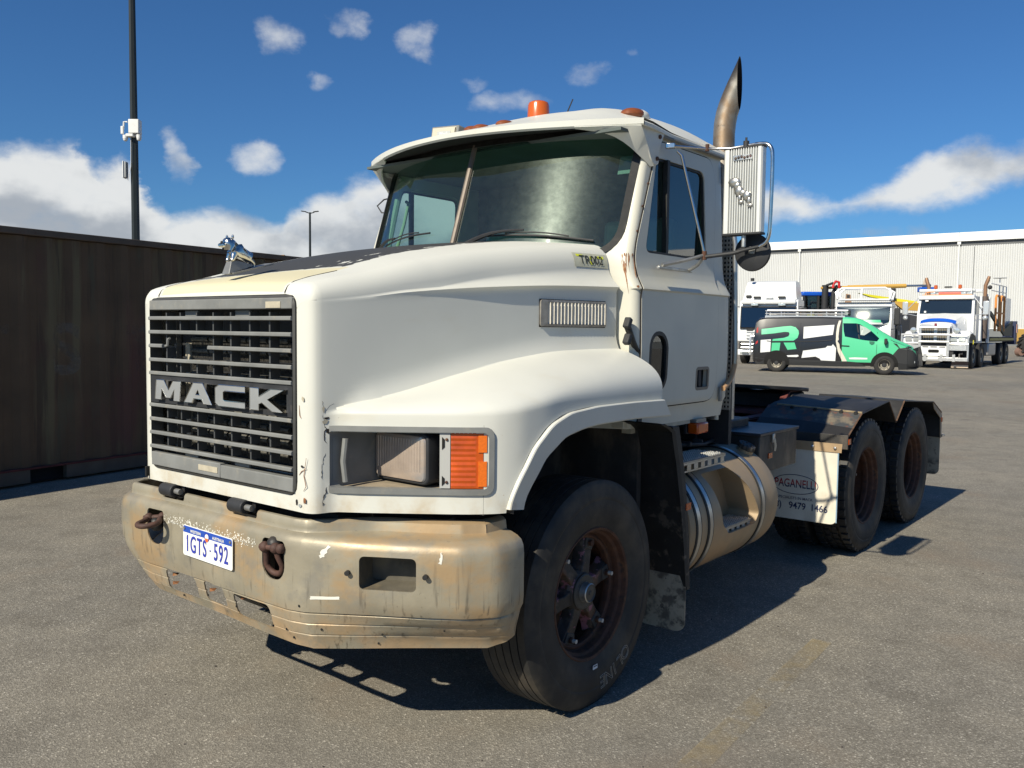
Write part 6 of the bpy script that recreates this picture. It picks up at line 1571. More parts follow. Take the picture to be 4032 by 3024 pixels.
text_obj('SPECIALISTS IN MACK', 'flap_wording', blueink, FF(.905, .472), .028, 0, .98, fo, bold=.0002)
for w_, x_ in (('(08)', .755), ('9479', .925), ('1466', 1.085)): text_obj(w_, 'flap_wording', blueink, FF(x_, .415), .070, 0, .92, fo, bold=.0012)
m = MB(); m.prism(rrect(.60, .31, 1.215, .88, [.05, .05, 0, 0], 5), 'y', 6.04, 6.046); m.build('rear_flap', flapc, TR, smooth=0)
m = MB(); m.prism([(-a, b) for a, b in fl_l], 'y', 3.05, 3.056); m.build('mud_flap', flapw, TR, smooth=0)
m = MB(); m.prism([(-a, b) for a, b in rrect(.60, .31, 1.215, .88, [.05, .05, 0, 0], 5)], 'y', 6.04, 6.046); m.build('rear_flap', flapc, TR, smooth=0)
MB().cyl((1.235, 6.03, .70), (1.235, 6.08, .70), .014, 10).build('tail_stud', barem, TR)
# ---- wheels
def wheel(name, x, y, s, kind, steer=0.0, parent=TR):
    """x = outer face of the tyre; s = +1 outer face to +x"""
    w = empty(name, (x - s * .14, y, .512)); w.parent = parent; w.rotation_euler = (0, 0, steer if s > 0 else pi + steer)
    R = .517
    if kind == 'steer':
        pr = []
        for k in range(6):
            c = -.105 + .042 * k; 
            if k: pr += [(c - .0225, R - .014), (c - .0185, R - .014)]
            pr += [(c - .0180, R - .001 * abs(k - 2.5)), (c + .0180, R - .001 * abs(k - 2.5))]
        pr = [(-.125, .497)] + pr + [(.128, .508), (.134, .497)]
    else:
        pr = [(-.127, .500), (-.118, .506), (-.06, .507), (-.057, .497), (-.050, .497), (-.047, .507), (-.003, .507), (0, .497), (.003, .507), (.047, .507), (.050, .497), (.057, .497), (.06, .507), (.118, .506), (.127, .500)]
    side = [(.137, .482), (.143, .455), (.1445, .44), (.1445, .432), (.1425, .428), (.1435, .42), (.145, .40), (.1425, .368), (.134, .335), (.1325, .332), (.130, .318), (.122, .300), (.116, .296)]
    back = [(-a, b) for a, b in reversed(side)]
    t = MB(); t.lathe(back + pr + side, (0, 0, 0), 'x', 96); ty = t.build('tyre', rubber, w, smooth=28)
    if kind != 'steer':
        n = 44; b = MB()
        for k in range(n):
            for q in (0, 1):
                a = 2 * pi * (k + .5 * q) / n; c = MB(); xx = .098 if q == 0 else -.098
                c.box((xx, 0, R - .010), (.058, .052, .028), taper=.86); c.xf(Matrix.Rotation(a, 4, 'X')); b.add(c.v, c.f)
                c = MB(); c.box(((.028 if q == 0 else -.028), 0, R - .011), (.042, .052, .022), taper=.9, rz=.2); c.xf(Matrix.Rotation(a + .03, 4, 'X')); b.add(c.v, c.f)
        b.build('tread_blocks', rubber_tread, w, smooth=0)
    # rim
    dish = .055 if kind == 'steer' else .14
    rm = [(.112, .300), (.122, .303), (.127, .298), (.122, .288), (.100, .283), (.090, .272), (.075, .268), (.060, .268), (.052, .262), (.040, .262), (.0, .262), (-.10, .266), (-.12, .30)]
    m = MB(); m.lathe(rm, (0, 0, 0), 'x', 72); m.build('rim', rust, w, smooth=30)
    m = MB(); m.lathe([(.046, .268), (.058, .262), (.062, .252), (.056, .243), (.040, .240), (.02, .245)], (0, 0, 0), 'x', 72); m.build('lock_ring', rust, w, smooth=30)
    hx = .045 if kind == 'steer' else -.06
    m = MB(); m.lathe([(-.10, .20), (-.06, .205), (-.06, .19)], (0, 0, 0), 'x', 40); m.lathe([(-.075, 0), (-.075, .26)], (0, 0, 0), 'x', 40); m.build('brake_drum', hubm, w, smooth=30)
    for k in range(6):
        a = pi / 6 + k * pi / 3 + .18; c = MB()
        # spoke: a flared boxy arm
        sec = [(.06, .056, hx - .02, hx + .018), (.13, .044, hx - .045, hx + .014), (.19, .052, hx - .045, hx + .004), (.245, .070, hx - .05, hx - .004)]
        vs = []
        for (r, hw, xb, xt) in sec: vs += [(xb, -hw, r), (xb, hw, r), (xt, hw * .62, r), (xt, -hw * .62, r)]
        fs = [(i * 4 + j, i * 4 + (j + 1) % 4, (i + 1) * 4 + (j + 1) % 4, (i + 1) * 4 + j) for i in range(3) for j in range(4)] + [(0, 3, 2, 1), (12, 13, 14, 15)]
        c.add(vs, fs); c.xf(Matrix.Rotation(a, 4, 'X')); c.build('spoke', hubm, w, smooth=0, bev=.005)
        c = MB(); c.prism([(-.030, .192), (.030, .192), (.036, .248), (-.036, .248)], 'x', hx - .008, hx + .008); c.xf(Matrix.Rotation(a, 4, 'X')); c.build('rim_clamp', mat_clamp, w, smooth=0, bev=.004)
        c = MB(); c.prism([(.016 * cos(q * pi / 3), .222 + .016 * sin(q * pi / 3)) for q in range(6)], 'x', hx + .006, hx + .024); c.xf(Matrix.Rotation(a, 4, 'X')); c.build('wheel_nut', rust, w, smooth=0, bev=.002)
        if k in (0, 3, 4, 2): 
            c = MB(); c.cyl((hx + .02, 0, .222), (hx + .042, 0, .222), .0095, 12); c.xf(Matrix.Rotation(a, 4, 'X')); c.build('stud_tip', stud_tip, w)
    # hub and oil cap
    m = MB(); m.lathe([(hx - .06, .105), (hx + .00, .100), (hx + .02, .085), (hx + .024, .078)], (0, 0, 0), 'x', 36); m.build('hub', hubm, w, smooth=30)
    if kind == 'steer':
        m = MB(); m.lathe([(hx + .018, .082), (hx + .030, .082), (hx + .034, .076), (hx + .034, .046)], (0, 0, 0), 'x', 36); m.build('hub_flange', capm, w, smooth=30)
        m = MB(); m.lathe([(hx + .03, .046), (hx + .062, .044), (hx + .066, .040)], (0, 0, 0), 'x', 36); m.build('hub_cap', worn_alu, w, smooth=30)
        m = MB(); m.lathe([(hx + .066, .040), (hx + .062, .034), (hx + .064, .012), (hx + .068, .010), (hx + .068, 0)], (0, 0, 0), 'x', 36); m.build('cap_face', capm, w, smooth=30)
    return w
mat_clamp = mat('grey_clamp_casting', (.045, .042, .038), .6, var=.25, vscale=20)
stud_tip = mat('cream_stud_tip', (.50, .46, .40), .5)
capm = mat('oily_cast_cap', (.05, .046, .040), .5, var=.25, vscale=30, bump=.3, bscale=200)
fwL = wheel('front_wheel', 1.155, 0, 1, 'steer', .009)
fwR = wheel('front_wheel', -1.155, 0, -1, 'steer', .009)
# raised letters and sticker on the visible steer tyre (lower part of the wall)
def tyretext(body, a0, r, size, w):
    n = len(body)
    for k, ch in enumerate(body):
        if ch == ' ': continue
        a = a0 + k * .125        # angle round the tyre, measured from straight down towards the rear
        # letter stands with its top towards the hub, reads along the rim upside down
        T_ = Matrix.Rotation(a, 4, 'X')
        pos = Vector((.1462, 0, -r)); up = Vector((0, 0, -1)); rt = Vector((0, -1, 0))
        Mx = T_ @ Matrix(((0, 0, 1, pos.x), (-1, 0, 0, 0), (0, -1, 0, pos.z), (0, 0, 0, 1)))
        cu = text_polys(ch, size, .95, .0)
        m = MB()
        cu_ = bpy.data.curves.new('t', 'FONT'); cu_.body = ch; cu_.size = size; cu_.align_x = 'CENTER'; cu_.align_y = 'CENTER'; cu_.fill_mode = 'NONE'; cu_.bevel_depth = .0011; cu_.bevel_resolution = 0
        t = bpy.data.objects.new('t', cu_); COL.objects.link(t); dg = bpy.context.evaluated_depsgraph_get(); dg.update(); me = bpy.data.meshes.new_from_object(t.evaluated_get(dg)); bpy.data.objects.remove(t)
        me.transform(Mx); me.materials.clear(); me.materials.append(lettm); me.name = 'tyre_letter'; o = bpy.data.objects.new('tyre_letter', me); COL.objects.link(o); o.parent = w
lettm = mat('scuffed_letter_edge', (.42, .39, .34), .6, var=.3, vscale=60)
tyretext('ENILO', .14, .415, .088, fwL)
MB().prism(rrect(-.016, -.344, .022, -.324, .002, 2), 'x', .1385, .1392).build('barcode_sticker', mat('white_sticker', (.55, .60, .66), .5), fwL, smooth=0)
MB().prism(rrect(-.012, -.333, .018, -.328, .0005, 1), 'x', .1394, .1397).build('barcode', inkblack, fwL, smooth=0)
for y in (3.754, 5.104):
    for s in (1, -1):
        wheel('rear_wheel', s * 1.22, y, s, 'drive')
        wheel('rear_wheel', s * .895, y, s, 'drive') if s > 0 or True else None
for y in (0, 3.754, 5.104): MB().cyl((-1.0, y, .512), (1.0, y, .512), .07, 16).build('axle', hubm, TR)
for y in (3.754, 5.104): MB().sphere((0, y, .54), .24, 20).build('differential', hubm, TR)
MB().b2((-.46, -.6, .62), (-.38, .75, .70)).build('leaf_spring', hubm, TR, smooth=0); MB().b2((.38, -.6, .62), (.46, .75, .70)).build('leaf_spring', hubm, TR, smooth=0)
MB().b2((-.4, .4, .55), (.4, 3.4, .85)).build('gearbox_and_shaft', hubm, TR, bev=.05)
# battery box / tank on the far side
m = MB(); m.lathe([(.8, 0), (.8, .30), (.84, .33), (2.2, .33), (2.24, .30), (2.24, 0)], (-.86, 0, .645), 'y', 40); m.build('fuel_tank', tankm, TR)
# ================================================================ vehicles across the yard
bgwhite = mat('parked_truck_white', (.74, .75, .75), .28, spec=.5, var=.03, vscale=1.5, coat=.2)
bgblack = mat('van_black_paint', (.016, .016, .018), .25, spec=.5, coat=.4)
bgdark = mat('matt_black_trim', (.022, .023, .025), .7)
vgreen = mat('van_mint_green', (.085, .53, .27), .35, spec=.5, coat=.25)
vprint = mat('van_white_print', (.68, .69, .69), .5)
vbeige = mat('van_beige_stripe', (.60, .57, .48), .5)
bgrub = mat('parked_tyre_rubber', (.022, .021, .020), .8, var=.2, vscale=8)
steelw = mat('painted_steel_rim', (.34, .31, .25), .5, metal=.4)
alubar = mat('polished_bull_bar', (.66, .67, .68), .3, metal=.55)
bglens = mat('clear_headlamp', (.62, .65, .66), .12, metal=.5, coat=.5)
redlens = mat('red_lamp_lens', (.38, .02, .015), .3)
bluep = mat('blue_paint', (.008, .09, .50), .3, coat=.3)
orangep = mat('orange_handrail', (.72, .28, .07), .5)
yellowp = mat('crane_yellow', (.60, .36, .08), .45)
hiv = mat('bright_yellow_deck', (.72, .66, .03), .5)
brownp = mat('brown_stained_stack', (.30, .17, .10), .5, metal=.4)
redhose = mat('red_hook_block', (.55, .02, .02), .4)
tanflap = mat('pale_flap_edge', (.62, .50, .38), .7)
brownflap = mat('brown_mudflap', (.16, .11, .09), .8)
meshm = mat('grille_mesh_bronze', (.16, .13, .085), .45, metal=.6)
def bwheel(parent, x, y, r, wd, rimm, s=-1, name='wheel', hub=bgdark, rr=.56):
    """vehicle wheel at (x, y) of the outer face, facing s*y"""
    w = empty(name, (x, y, r)); w.parent = parent
    t = MB(); t.lathe([(0, r * rr), (0.012 * -s * -1, r * .62), (s * .012, r * .72), (s * .012, r * .86), (-s * .008, r * .95), (-s * .03, r * .995), (-s * (wd - .03), r * .995), (-s * wd, r * .93), (-s * wd, r * .4)], (0, 0, 0), 'y', 36); t.build('tyre', bgrub, w, smooth=40)
    m = MB(); m.lathe([(-s * .004, r * rr), (s * .004, r * (rr - .02)), (-s * .03, r * (rr - .08)), (-s * .035, r * .40), (-s * .012, r * .34), (-s * .012, r * .24), (-s * .05, r * .22)], (0, 0, 0), 'y', 32); m.build('rim', rimm, w, smooth=30)
    for k in range(8):
        a = k * pi / 4; MB().cyl((r * .455 * cos(a), -s * .036, r * .455 * sin(a)), (r * .455 * cos(a), -s * .030, r * .455 * sin(a)), r * .05, 8).build('rim_hole', bgdark, w)
    MB().lathe([(s * .015, 0), (s * .012, r * .18), (-s * .012, r * .245)], (0, 0, 0), 'y', 20).build('hub_cap', hub, w, smooth=30)
    return w
def place(name, X0, d0, th, W, label, cat_, group=None):
    """X0, d0: the front corner seen at the left; th: angle the nose is turned to the picture's left"""
    H = -RH * sin(th) - FH * cos(th); Lf = RH * cos(th) - FH * sin(th)
    p = Vector((CAM_C.x, CAM_C.y, 0)) + RH * X0 + FH * d0 + Lf * (W / 2); 
    p.z = gz(d0 - .5)
    return empty(name, p, math.atan2(H.y, H.x), label, cat_, group)
# ---------------------------------------------------------------- the van
vd = (RH * .93 - FH * .367).normalized(); vp = Vector((CAM_C.x, CAM_C.y, 0)) + RH * 12.6 + FH * 29.5; vp.z = gz(29.6)
lf = Vector((-vd.y, vd.x, 0))
van = empty('panel_van', vp + lf * .86, math.atan2(vd.y, vd.x), 'black and mint green panel van with white printed shapes and a silver roof rack', 'van')
# stations: x, z bottom, z top, half width at the waist, half width at the top
VS = [(-4.34, .42, .95, .80, .74), (-4.30, .36, 1.40, .90, .80), (-4.24, .33, 1.80, .94, .80), (-4.12, .31, 1.90, .955, .80), (-3.9, .30, 1.945, .965, .81), (-3.0, .29, 1.965, .97, .82), (-2.0, .29, 1.97, .97, .82), (-1.2, .29, 1.955, .97, .81),
      (-.95, .29, 1.93, .97, .80), (-.72, .29, 1.86, .97, .79), (-.45, .29, 1.70, .965, .77), (-.1, .29, 1.47, .96, .76), (.22, .29, 1.27, .95, .76), (.40, .29, 1.18, .94, .76), (.65, .28, 1.08, .915, .74), (.85, .28, .98, .87, .70), (.96, .28, .86, .80, .64), (1.02, .30, .70, .70, .56), (1.04, .34, .55, .62, .5)]
def vsec(x):
    zb, zt, wm, wt = [lin([(q[0], q[k]) for q in VS], x) for k in (1, 2, 3, 4)]; return zb, zt, wm, wt
def vy(x, z):
    zb, zt, wm, wt = vsec(x); zw = min(1.12, zt - .12)
    if z <= zb + .12: return wm - .03 * (zb + .12 - z) / .12
    if z <= zw: return wm
    t = (z - zw) / max(.01, zt - .07 - zw); return wm + (wt - wm) * min(1.15, t)**1.3
def vloop(x):
    zb, zt, wm, wt = vsec(x); zw = min(1.12, zt - .12); P = [(-.3, zb), (-(wm - .05), zb), (-vy(x, zb + .04), zb + .04), (-wm, zb + .12), (-wm, (zb + zw) / 2), (-wm, zw)]
    for k in (1, 2, 3): z = zw + (zt - .07 - zw) * k / 3; P.append((-vy(x, z), z))
    P += [(-(wt - .05), zt - .02), (-(wt - .16), zt), (0, zt + .01)]
    return P + [(-a, b) for a, b in reversed(P[:-1])]
vx = [q[0] for q in VS]; xs2 = sorted(set(vx + [-3.5 + .35 * k for k in range(8)] + [-1.36]))
m = MB(); vl = [vloop(x) for x in xs2]; n = len(vl[0])
for x, lp_ in zip(xs2, vl): m.v += [(x, a, b) for a, b in lp_]
for i in range(len(xs2) - 1):
    for j in range(n - 1):
        m.f.append((i * n + j, i * n + j + 1, (i + 1) * n + j + 1, (i + 1) * n + j)); xm = (xs2[i] + xs2[i + 1]) / 2
        zz_ = (vl[i][j][1] + vl[i][j + 1][1]) / 2
        m.m.append(2 if xm > .5 and zz_ < .80 else 1 if xm > -1.36 and zz_ > .40 else 0)
m.f += [tuple(range(n)), tuple(reversed(range((len(xs2) - 1) * n, len(xs2) * n)))]; m.m += [0, 0]
m.build('body', [bgblack, vgreen, bgdark], van, smooth=30)
def vside(a, b, s=-1, o=.004): return (a, s * (vy(a, b) + o), b)
VC = [-4.2 + .35 * k for k in range(16)]
def vdec(poly, name, mm, o=.004): return decal(poly if isinstance(poly[0][0], (tuple, list)) else [poly], lambda a, b: vside(a, b, -1, o), name, mm, van, cuts=VC)
def zp(u, v): # zoomed photo pixel -> side coordinates
    x = (u - 1710) / 334.; k = 1 + .042 * (-x / 3.5); zg = 1095 + 43 * (x / 3.5); return (x * 1.0, (zg - v) / (331. / k * 1.0 if False else 331 / (1 + .04 * (-x) / 3.5)))
def Z(*pts): return [zp(u, v) for u, v in pts]
# black cladding, stripe, graphics
vdec(Z((290, 880), (440, 905), (660, 908), (1200, 935), (1320, 940), (1420, 950), (1480, 975), (1520, 1000), (1190, 995), (300, 955)), 'sill_cladding', bgdark, .008)
vdec(Z((1790, 875), (1850, 800), (2000, 810), (2085, 780), (2105, 870), (2110, 1000), (2040, 1040), (1860, 1040), (1840, 960)), 'bumper_cladding', bgdark, .010)
vdec(Z((1215, 482), (1240, 482), (1222, 560), (1215, 660), (1235, 790), (1315, 938), (1265, 938), (1215, 830), (1190, 720), (1190, 620), (1198, 540)), 'beige_stripe', vbeige, .007)
nR = [(360, 568), (480, 556), (600, 542), (690, 536), (745, 552), (778, 590), (783, 625), (770, 670), (725, 702), (488, 702), (492, 682), (620, 668), (668, 652), (680, 625), (668, 605), (620, 602), (500, 618), (362, 628)]
vdec(Z(*nR), 'print_letter_R', vgreen, .006); vdec(Z((484, 722), (580, 722), (570, 815), (480, 818)), 'print_letter_R', vgreen, .006); vdec(Z((615, 722), (738, 722), (762, 795), (662, 803)), 'print_letter_R', vgreen, .006)
vdec(Z((355, 690), (472, 683), (468, 822), (355, 830)), 'print_block', vprint, .006); vdec(Z((834, 548), (1168, 530), (1155, 640), (834, 680)), 'print_block', vprint, .006)
vdec(Z((835, 815), (1080, 785), (1100, 765), (1145, 765), (1160, 745), (1195, 790), (1190, 935), (1035, 925), (1020, 905), (975, 882), (820, 895)), 'print_block', vprint, .006)
vdec(Z((652, 865), (780, 860), (790, 875), (770, 885), (660, 882)), 'print_label', vprint, .006); vdec(Z((1335, 898), (1400, 895), (1532, 902), (1530, 920), (1400, 918), (1340, 915)), 'print_label', vprint, .006)
# lines of door shuts and rails
for pl in ([(800, 505), (800, 970)], [(1188, 545), (1190, 990)], [(1628, 615), (1622, 870)], [(1245, 925), (1245, 985)]):
    P_ = [vside(*zp(*p), -1, .006) for p in pl]; MB().tube([P_[0], ((P_[0][0] + P_[1][0]) / 2, -vy((P_[0][0] + P_[1][0]) / 2, 1.0) - .006, 1.0), P_[1]], .006, 5).build('shut_line', bgdark, van)
P_ = Z((425, 700), (480, 708), (1000, 712), (1150, 700)); MB().tube([vside(a, b, -1, .006) for a, b in P_], .014, 5).build('door_rail', bgdark, van)
# side window, windscreen, grille, lamps
vdec(Z((1262, 512), (1400, 515), (1440, 525), (1560, 600), (1648, 685), (1625, 718), (1560, 712), (1470, 700), (1285, 660), (1270, 600)), 'side_glass_and_light', glass_bg, .006)
vdec(Z((1405, 520), (1415, 520), (1445, 690), (1432, 688)), 'window_pillar', bgdark, .010)
vdec(Z((1440, 535), (1500, 560), (1560, 602), (1520, 630), (1490, 650), (1450, 645)), 'side_glass_and_light', mat('light_seen_through_cab', (.40, .46, .42), .3), .009)  # pale patch painted on the glass for light showing through the cab
MB().tube([(-.36, -.60, 1.10), (-.28, -.60, 1.22), (-.33, -.60, 1.33)], .015, 6).build('steering_wheel', bgdark, van)
m = MB(); wx = [-.70, -.45, -.1, .25]
def wfn(i, j): x = wx[i]; zb, zt, wm, wt = vsec(x); a = -.93 + 1.86 * j / 12; y = a * (wt - .03); return (x + .012, y, zt + .006 - .05 * abs(a)**6)
m.grid(wfn, 4, 13); m.build('windscreen', glass('van_windscreen', (.12, .14, .15), refl=.08), van, smooth=60)
vdec(Z((1765, 700), (1800, 720), (1900, 760), (1985, 785), (2005, 830), (1960, 822), (1860, 800), (1800, 745)), 'headlamp_surround', bgdark, .012)
vdec(Z((1858, 750), (1930, 765), (1940, 815), (1870, 800)), 'headlamp', bglens, .016); vdec(Z((1945, 775), (1990, 790), (1995, 825), (1950, 815)), 'headlamp', bglens, .016)
MB().box((1.0, 0, .72), (.08, 1.1, .20)).build('grille', bgdark, van, bev=.02); MB().box((1.0, 0, .42), (.12, 1.35, .26)).build('bumper', bgdark, van, bev=.04)
MB().lathe([(-.02, 0), (-.02, .05), (.0, .055)], (.90, -.80, .45), 'y', 16).build('fog_lamp', bglens, van)
m = MB(); m.box((.02, -1.04, 1.13), (.10, .16, .20)); m.build('door_mirror', bgdark, van, bev=.03)
vdec(Z((1545, 715), (1600, 722), (1595, 745), (1570, 755), (1548, 740)), 'mirror_foot', mat('dark_green_trim', (.03, .16, .10), .5), .02)
P_ = Z((1250, 762), (1335, 768)); MB().tube([vside(a, b, -1, .02) for a, b in P_], .015, 6).build('door_handle', bgdark, van)
m = MB(); m.v = [vside(*p, -1, -.02) for p in Z((310, 560), (328, 540), (330, 720), (305, 740))]; m.f = [(0, 1, 2, 3)]; m.m = [0]; m.v = [(a - .02, b - .03, c) for a, b, c in m.v]; m.build('tail_lamp', redlens, van, smooth=0)
# arches and wheels
for x in (0, -3.5):
    arch = [(x + .43 * cos(a), max(.30, .34 + .43 * sin(a))) for a in [pi * k / 18 for k in range(19)]] + [(x - .43, .27), (x + .43, .27)]
    decal([arch], lambda a, b: (a, -(vy(min(.9, a), b) + .012), b), 'wheel_arch', sootshade, van)  # black patch stands in for the shaded arch opening
    bwheel(van, x, -.965, .335, .21, steelw, -1); bwheel(van, x, .965, .335, .21, steelw, 1)
# roof rack
rk = empty('roof_rack', (0, 0, 0)); rk.parent = van
for y in (-.70, .70):
    for z in (2.06, 2.16): MB().tube([(-3.95, y, z), (-1.35, y, z), (-1.15, y, 2.06)], .018, 6).build('rack_rail', alubar, rk)
for x in (-3.9, -3.4, -2.9, -2.4, -1.9, -1.4): MB().tube([(x, -.70, 2.0), (x, -.70, 2.16), (x, .70, 2.16), (x, .70, 2.0)], .014, 6).build('rack_hoop', alubar, rk)
MB().cyl((-3.9, -.5, 2.17), (-1.2, -.5, 2.17), .05, 12).build('conduit_tube', alubar, rk); MB().box((-2.6, .2, 2.20), (2.4, .5, .05)).build('ladder', alubar, rk)
MB().cyl((-1.16, -.72, 2.02), (-1.16, -.60, 2.16), .05, 8).build('rack_end', bgdark, rk)
MB().box((-2.42, -.62, 2.00), (.24, .05, .06)).build('strap', hiv, rk); MB().box((-2.1, -.62, 2.00), (.16, .05, .05)).build('strap', orangep, rk)
for y in (-.70, .70): MB().b2((-3.95, y - .03, 1.92), (-1.3, y + .03, 1.995)).build('rack_foot', alubar, rk, smooth=0)
MB().tube([(-.82, .1, 1.92), (-.95, .1, 2.15)], .006, 5).build('aerial', bgdark, van)

# ---------------------------------------------------------------- cab-over prime mover behind the van's tail
T1 = place('cabover_truck', 9.46, 36.8, rad(25), 2.5, 'white cab-over prime mover with tall roof deflector behind the van tail', 'truck')
cb_ = MB(); cb_.prism(rpoly([(0, .95), (.03, 1.5), (-.10, 2.55), (-.35, 2.72), (-2.2, 2.72), (-2.2, .95)], [.05, .1, .1, .15, .1, .02], 4), 'y', -1.22, 1.22)
cb_.v = [(x, y * (1 - .045 * max(0, (z - 1.6))), z) for x, y, z in cb_.v]; cb_.build('cab_shell', bgwhite, T1, smooth=25, bev=.07, seg=3)
df = MB(); df.prism(rpoly([(-.28, 2.70), (-.40, 2.95), (-.62, 3.42), (-.85, 3.50), (-2.1, 3.50), (-2.1, 2.70)], [.05, .1, .25, .2, .02, .02], 5), 'y', -1.08, 1.08)
df.v = [(x, y * (1 - .10 * max(0, (z - 2.7) / .8)), z) for x, y, z in df.v]; df.build('roof_deflector', bgwhite, T1, smooth=25, bev=.14, seg=4)
MB().box((.055, 0, 1.95), (.05, 2.16, .86), ry=.115 * -1).build('windscreen', glass_bg, T1, bev=.02)
MB().box((.02, 0, 1.95), (.04, 2.24, .96), ry=-.115).build('windscreen_surround', bgdark, T1, bev=.02)
for y in (-.55, .55): MB().box((.02, y, 2.50), (.10, .30, .13)).build('visor_lamp', bglens, T1, bev=.03)
MB().box((-.03, 0, 2.60), (.22, 2.2, .14), ry=.3).build('sun_visor', bgwhite, T1, bev=.04)
for y in (-.5, .0, .5): MB().box((-.26, y, 2.80), (.10, .30, .09)).build('roof_lamp', bgdark if y else bgwhite, T1, bev=.02)
MB().box((-.30, -.85, 2.84), (.14, .22, .12)).build('roof_lamp', bgdark, T1, bev=.03)
for z in (1.38, 1.24, 1.12): MB().box((.05, 0, z), (.06, 1.7, .085)).build('front_panel_band', mat('cool_white_band', (.62, .64, .66), .3), T1, bev=.015)
MB().box((.06, -.70, 1.45), (.05, .28, .14)).build('badge', bgdark, T1, bev=.02)
for z in (.55, .70, .85): MB().tube([(.32, -1.0, z), (.36, 0, z), (.32, .9, z)], .035, 8).build('bull_bar_tube', alubar, T1)
for y in (-.62, .55): MB().tube([(.36, y, .40), (.38, y, 1.05), (.30, y, 1.22), (.05, y, 1.25)], .045, 8).build('bull_bar_hoop', alubar, T1)
MB().tube([(.33, -.62, 1.18), (.36, .55, 1.18)], .045, 8).build('bull_bar_tube', alubar, T1)
MB().b2((-.1, -1.2, .38), (.18, 1.2, .62)).build('bumper', bgwhite, T1, bev=.03); MB().b2((-2.0, -1.15, .6), (-.05, 1.15, .98)).build('cab_underside', bgdark, T1, bev=.02)
MB().b2((-5.5, -.5, .55), (-1.9, .5, .95)).build('chassis', bgdark, T1, smooth=0)
for y in (-.9, .9): MB().box((.19, y, .50), (.03, .35, .14)).build('headlamp', bglens, T1, bev=.02)
m = MB(); m.box((-.9, 1.20, 2.0), (.75, .03, .72)); m.build('side_window', glass_bg, T1, bev=.02)
for s in (-1, 1): MB().box((.0, s * 1.42, 2.1), (.10, .22, .55)).build('mirror', bgdark, T1, bev=.04); MB().tube([(-.2, s * 1.2, 2.4), (0, s * 1.42, 2.42), (0, s * 1.42, 1.8), (-.2, s * 1.2, 1.75)], .02, 6).build('mirror_arm', bgdark, T1)
for x in (-1.1, -4.2): bwheel(T1, x, 1.22, .5, .3, steelw, 1); bwheel(T1, x, -1.22, .5, .3, steelw, -1)
MB().cyl((-.5, -.75, 3.5), (-.5, -.75, 3.62), .08, 10).build('roof_sensor', bgdark, T1)
# ---------------------------------------------------------------- middle cab-over with rack
T2 = place('cabover_truck', 13.9, 38.0, rad(30), 2.4, 'white cab-over truck with curved windscreen, mint stripe and roof rack behind the van', 'truck')
cb_ = MB(); cb_.prism(rpoly([(.02, .75), (.06, 1.5), (-.26, 2.50), (-.42, 2.68), (-1.75, 2.70), (-1.75, .75)], [.05, .1, .1, .12, .08, .02], 4), 'y', -1.16, 1.16)
cb_.v = [(x - (.10 * abs(y)**3 if x > -.8 else 0), y * (1 - .04 * max(0, (z - 1.6))), z) for x, y, z in cb_.v]; cb_.build('cab_shell', bgwhite, T2, smooth=25, bev=.07, seg=3)
m = MB()
def w2(i, j):
    y = -1.09 + 2.18 * i / 20; z = 1.60 + .86 * j / 8; zb = 1.60 + .20 * abs(y)**3; z = zb + (2.50 - zb) * j / 8
    return (.105 - (z - 1.5) * .325 - .13 * abs(y)**3 + .004 * (16 - (j - 4)**2) * .3, y, z)
m.grid(w2, 21, 9); m.build('windscreen', glass('bright_curved_screen', (.10, .12, .13), refl=.10, dust=.03, dustrough=.12), T2, smooth=60)
m = MB(); m.grid(lambda i, j: (lambda p: (p[0] + .006, p[1], p[2]))(w2(i, 3 + .0)) if False else ((w2(i, 0)[0] + .026) * 1 - (j * .10 + .16) * .325, w2(i, 0)[1], 1.80 + j * .11), 21, 2); m.build('mint_stripe', vgreen, T2, smooth=60)
m = MB(); m.grid(lambda i, j: (w2(i, 0)[0] + .034 - (j * .07 + .10) * .325, w2(i, 0)[1], 1.72 + j * .075), 21, 2); m.build('pale_band', mat('pale_visor_band', (.5, .53, .52), .3), T2, smooth=60)
fr_ = [(.05, -1.05, 2.80), (-.05, -1.15, 3.10), (-.05, -.9, 3.28), (-.05, .85, 3.28), (-.05, 1.12, 3.12), (.0, 1.05, 2.80)]
rk = empty('light_rack', (0, 0, 0)); rk.parent = T2
for x in (0, -.9):
    MB().tube([(a + x - .3, b, c) for a, b, c in fr_], .05, 6).build('rack_hoop', bgwhite, rk)
for y in (-1.05, -.1, 1.05): MB().box((-.35, y, 3.02), (.10, .08, .50), rx=.1 * (1 if y > 0 else -1)).build('rack_post', bgwhite, rk)
MB().b2((-1.3, -1.05, 2.76), (-.25, 1.05, 2.82)).build('rack_base', bgwhite, rk); MB().box((-.3, -.62, 2.92), (.06, .12, .14)).build('work_lamp', bgdark, rk)
for s in (-1, 1):
    MB().box((.05, s * 1.40, 2.05), (.12, .24, .72)).build('mirror', bgdark, T2, bev=.05); MB().tube([(-.2, s * 1.12, 2.45), (0, s * 1.38, 2.47), (.02, s * 1.4, 1.55), (-.15, s * 1.12, 1.5)], .02, 6).build('mirror_arm', bgdark, T2)
MB().b2((.02, -.8, 1.15), (.10, .8, 1.45)).build('front_grille', bgdark, T2, bev=.02); MB().b2((-.05, -1.18, .40), (.18, 1.18, .80)).build('bumper', bgwhite, T2, bev=.05)
for y in (-.9, .9): MB().box((.19, y, .62), (.03, .36, .18)).build('headlamp', bglens, T2, bev=.02)
MB().b2((-7.0, -1.2, 1.0), (-1.95, 1.2, 2.2)).build('tray_body', mat('dark_grey_body', (.06, .065, .07), .6), T2, bev=.02)
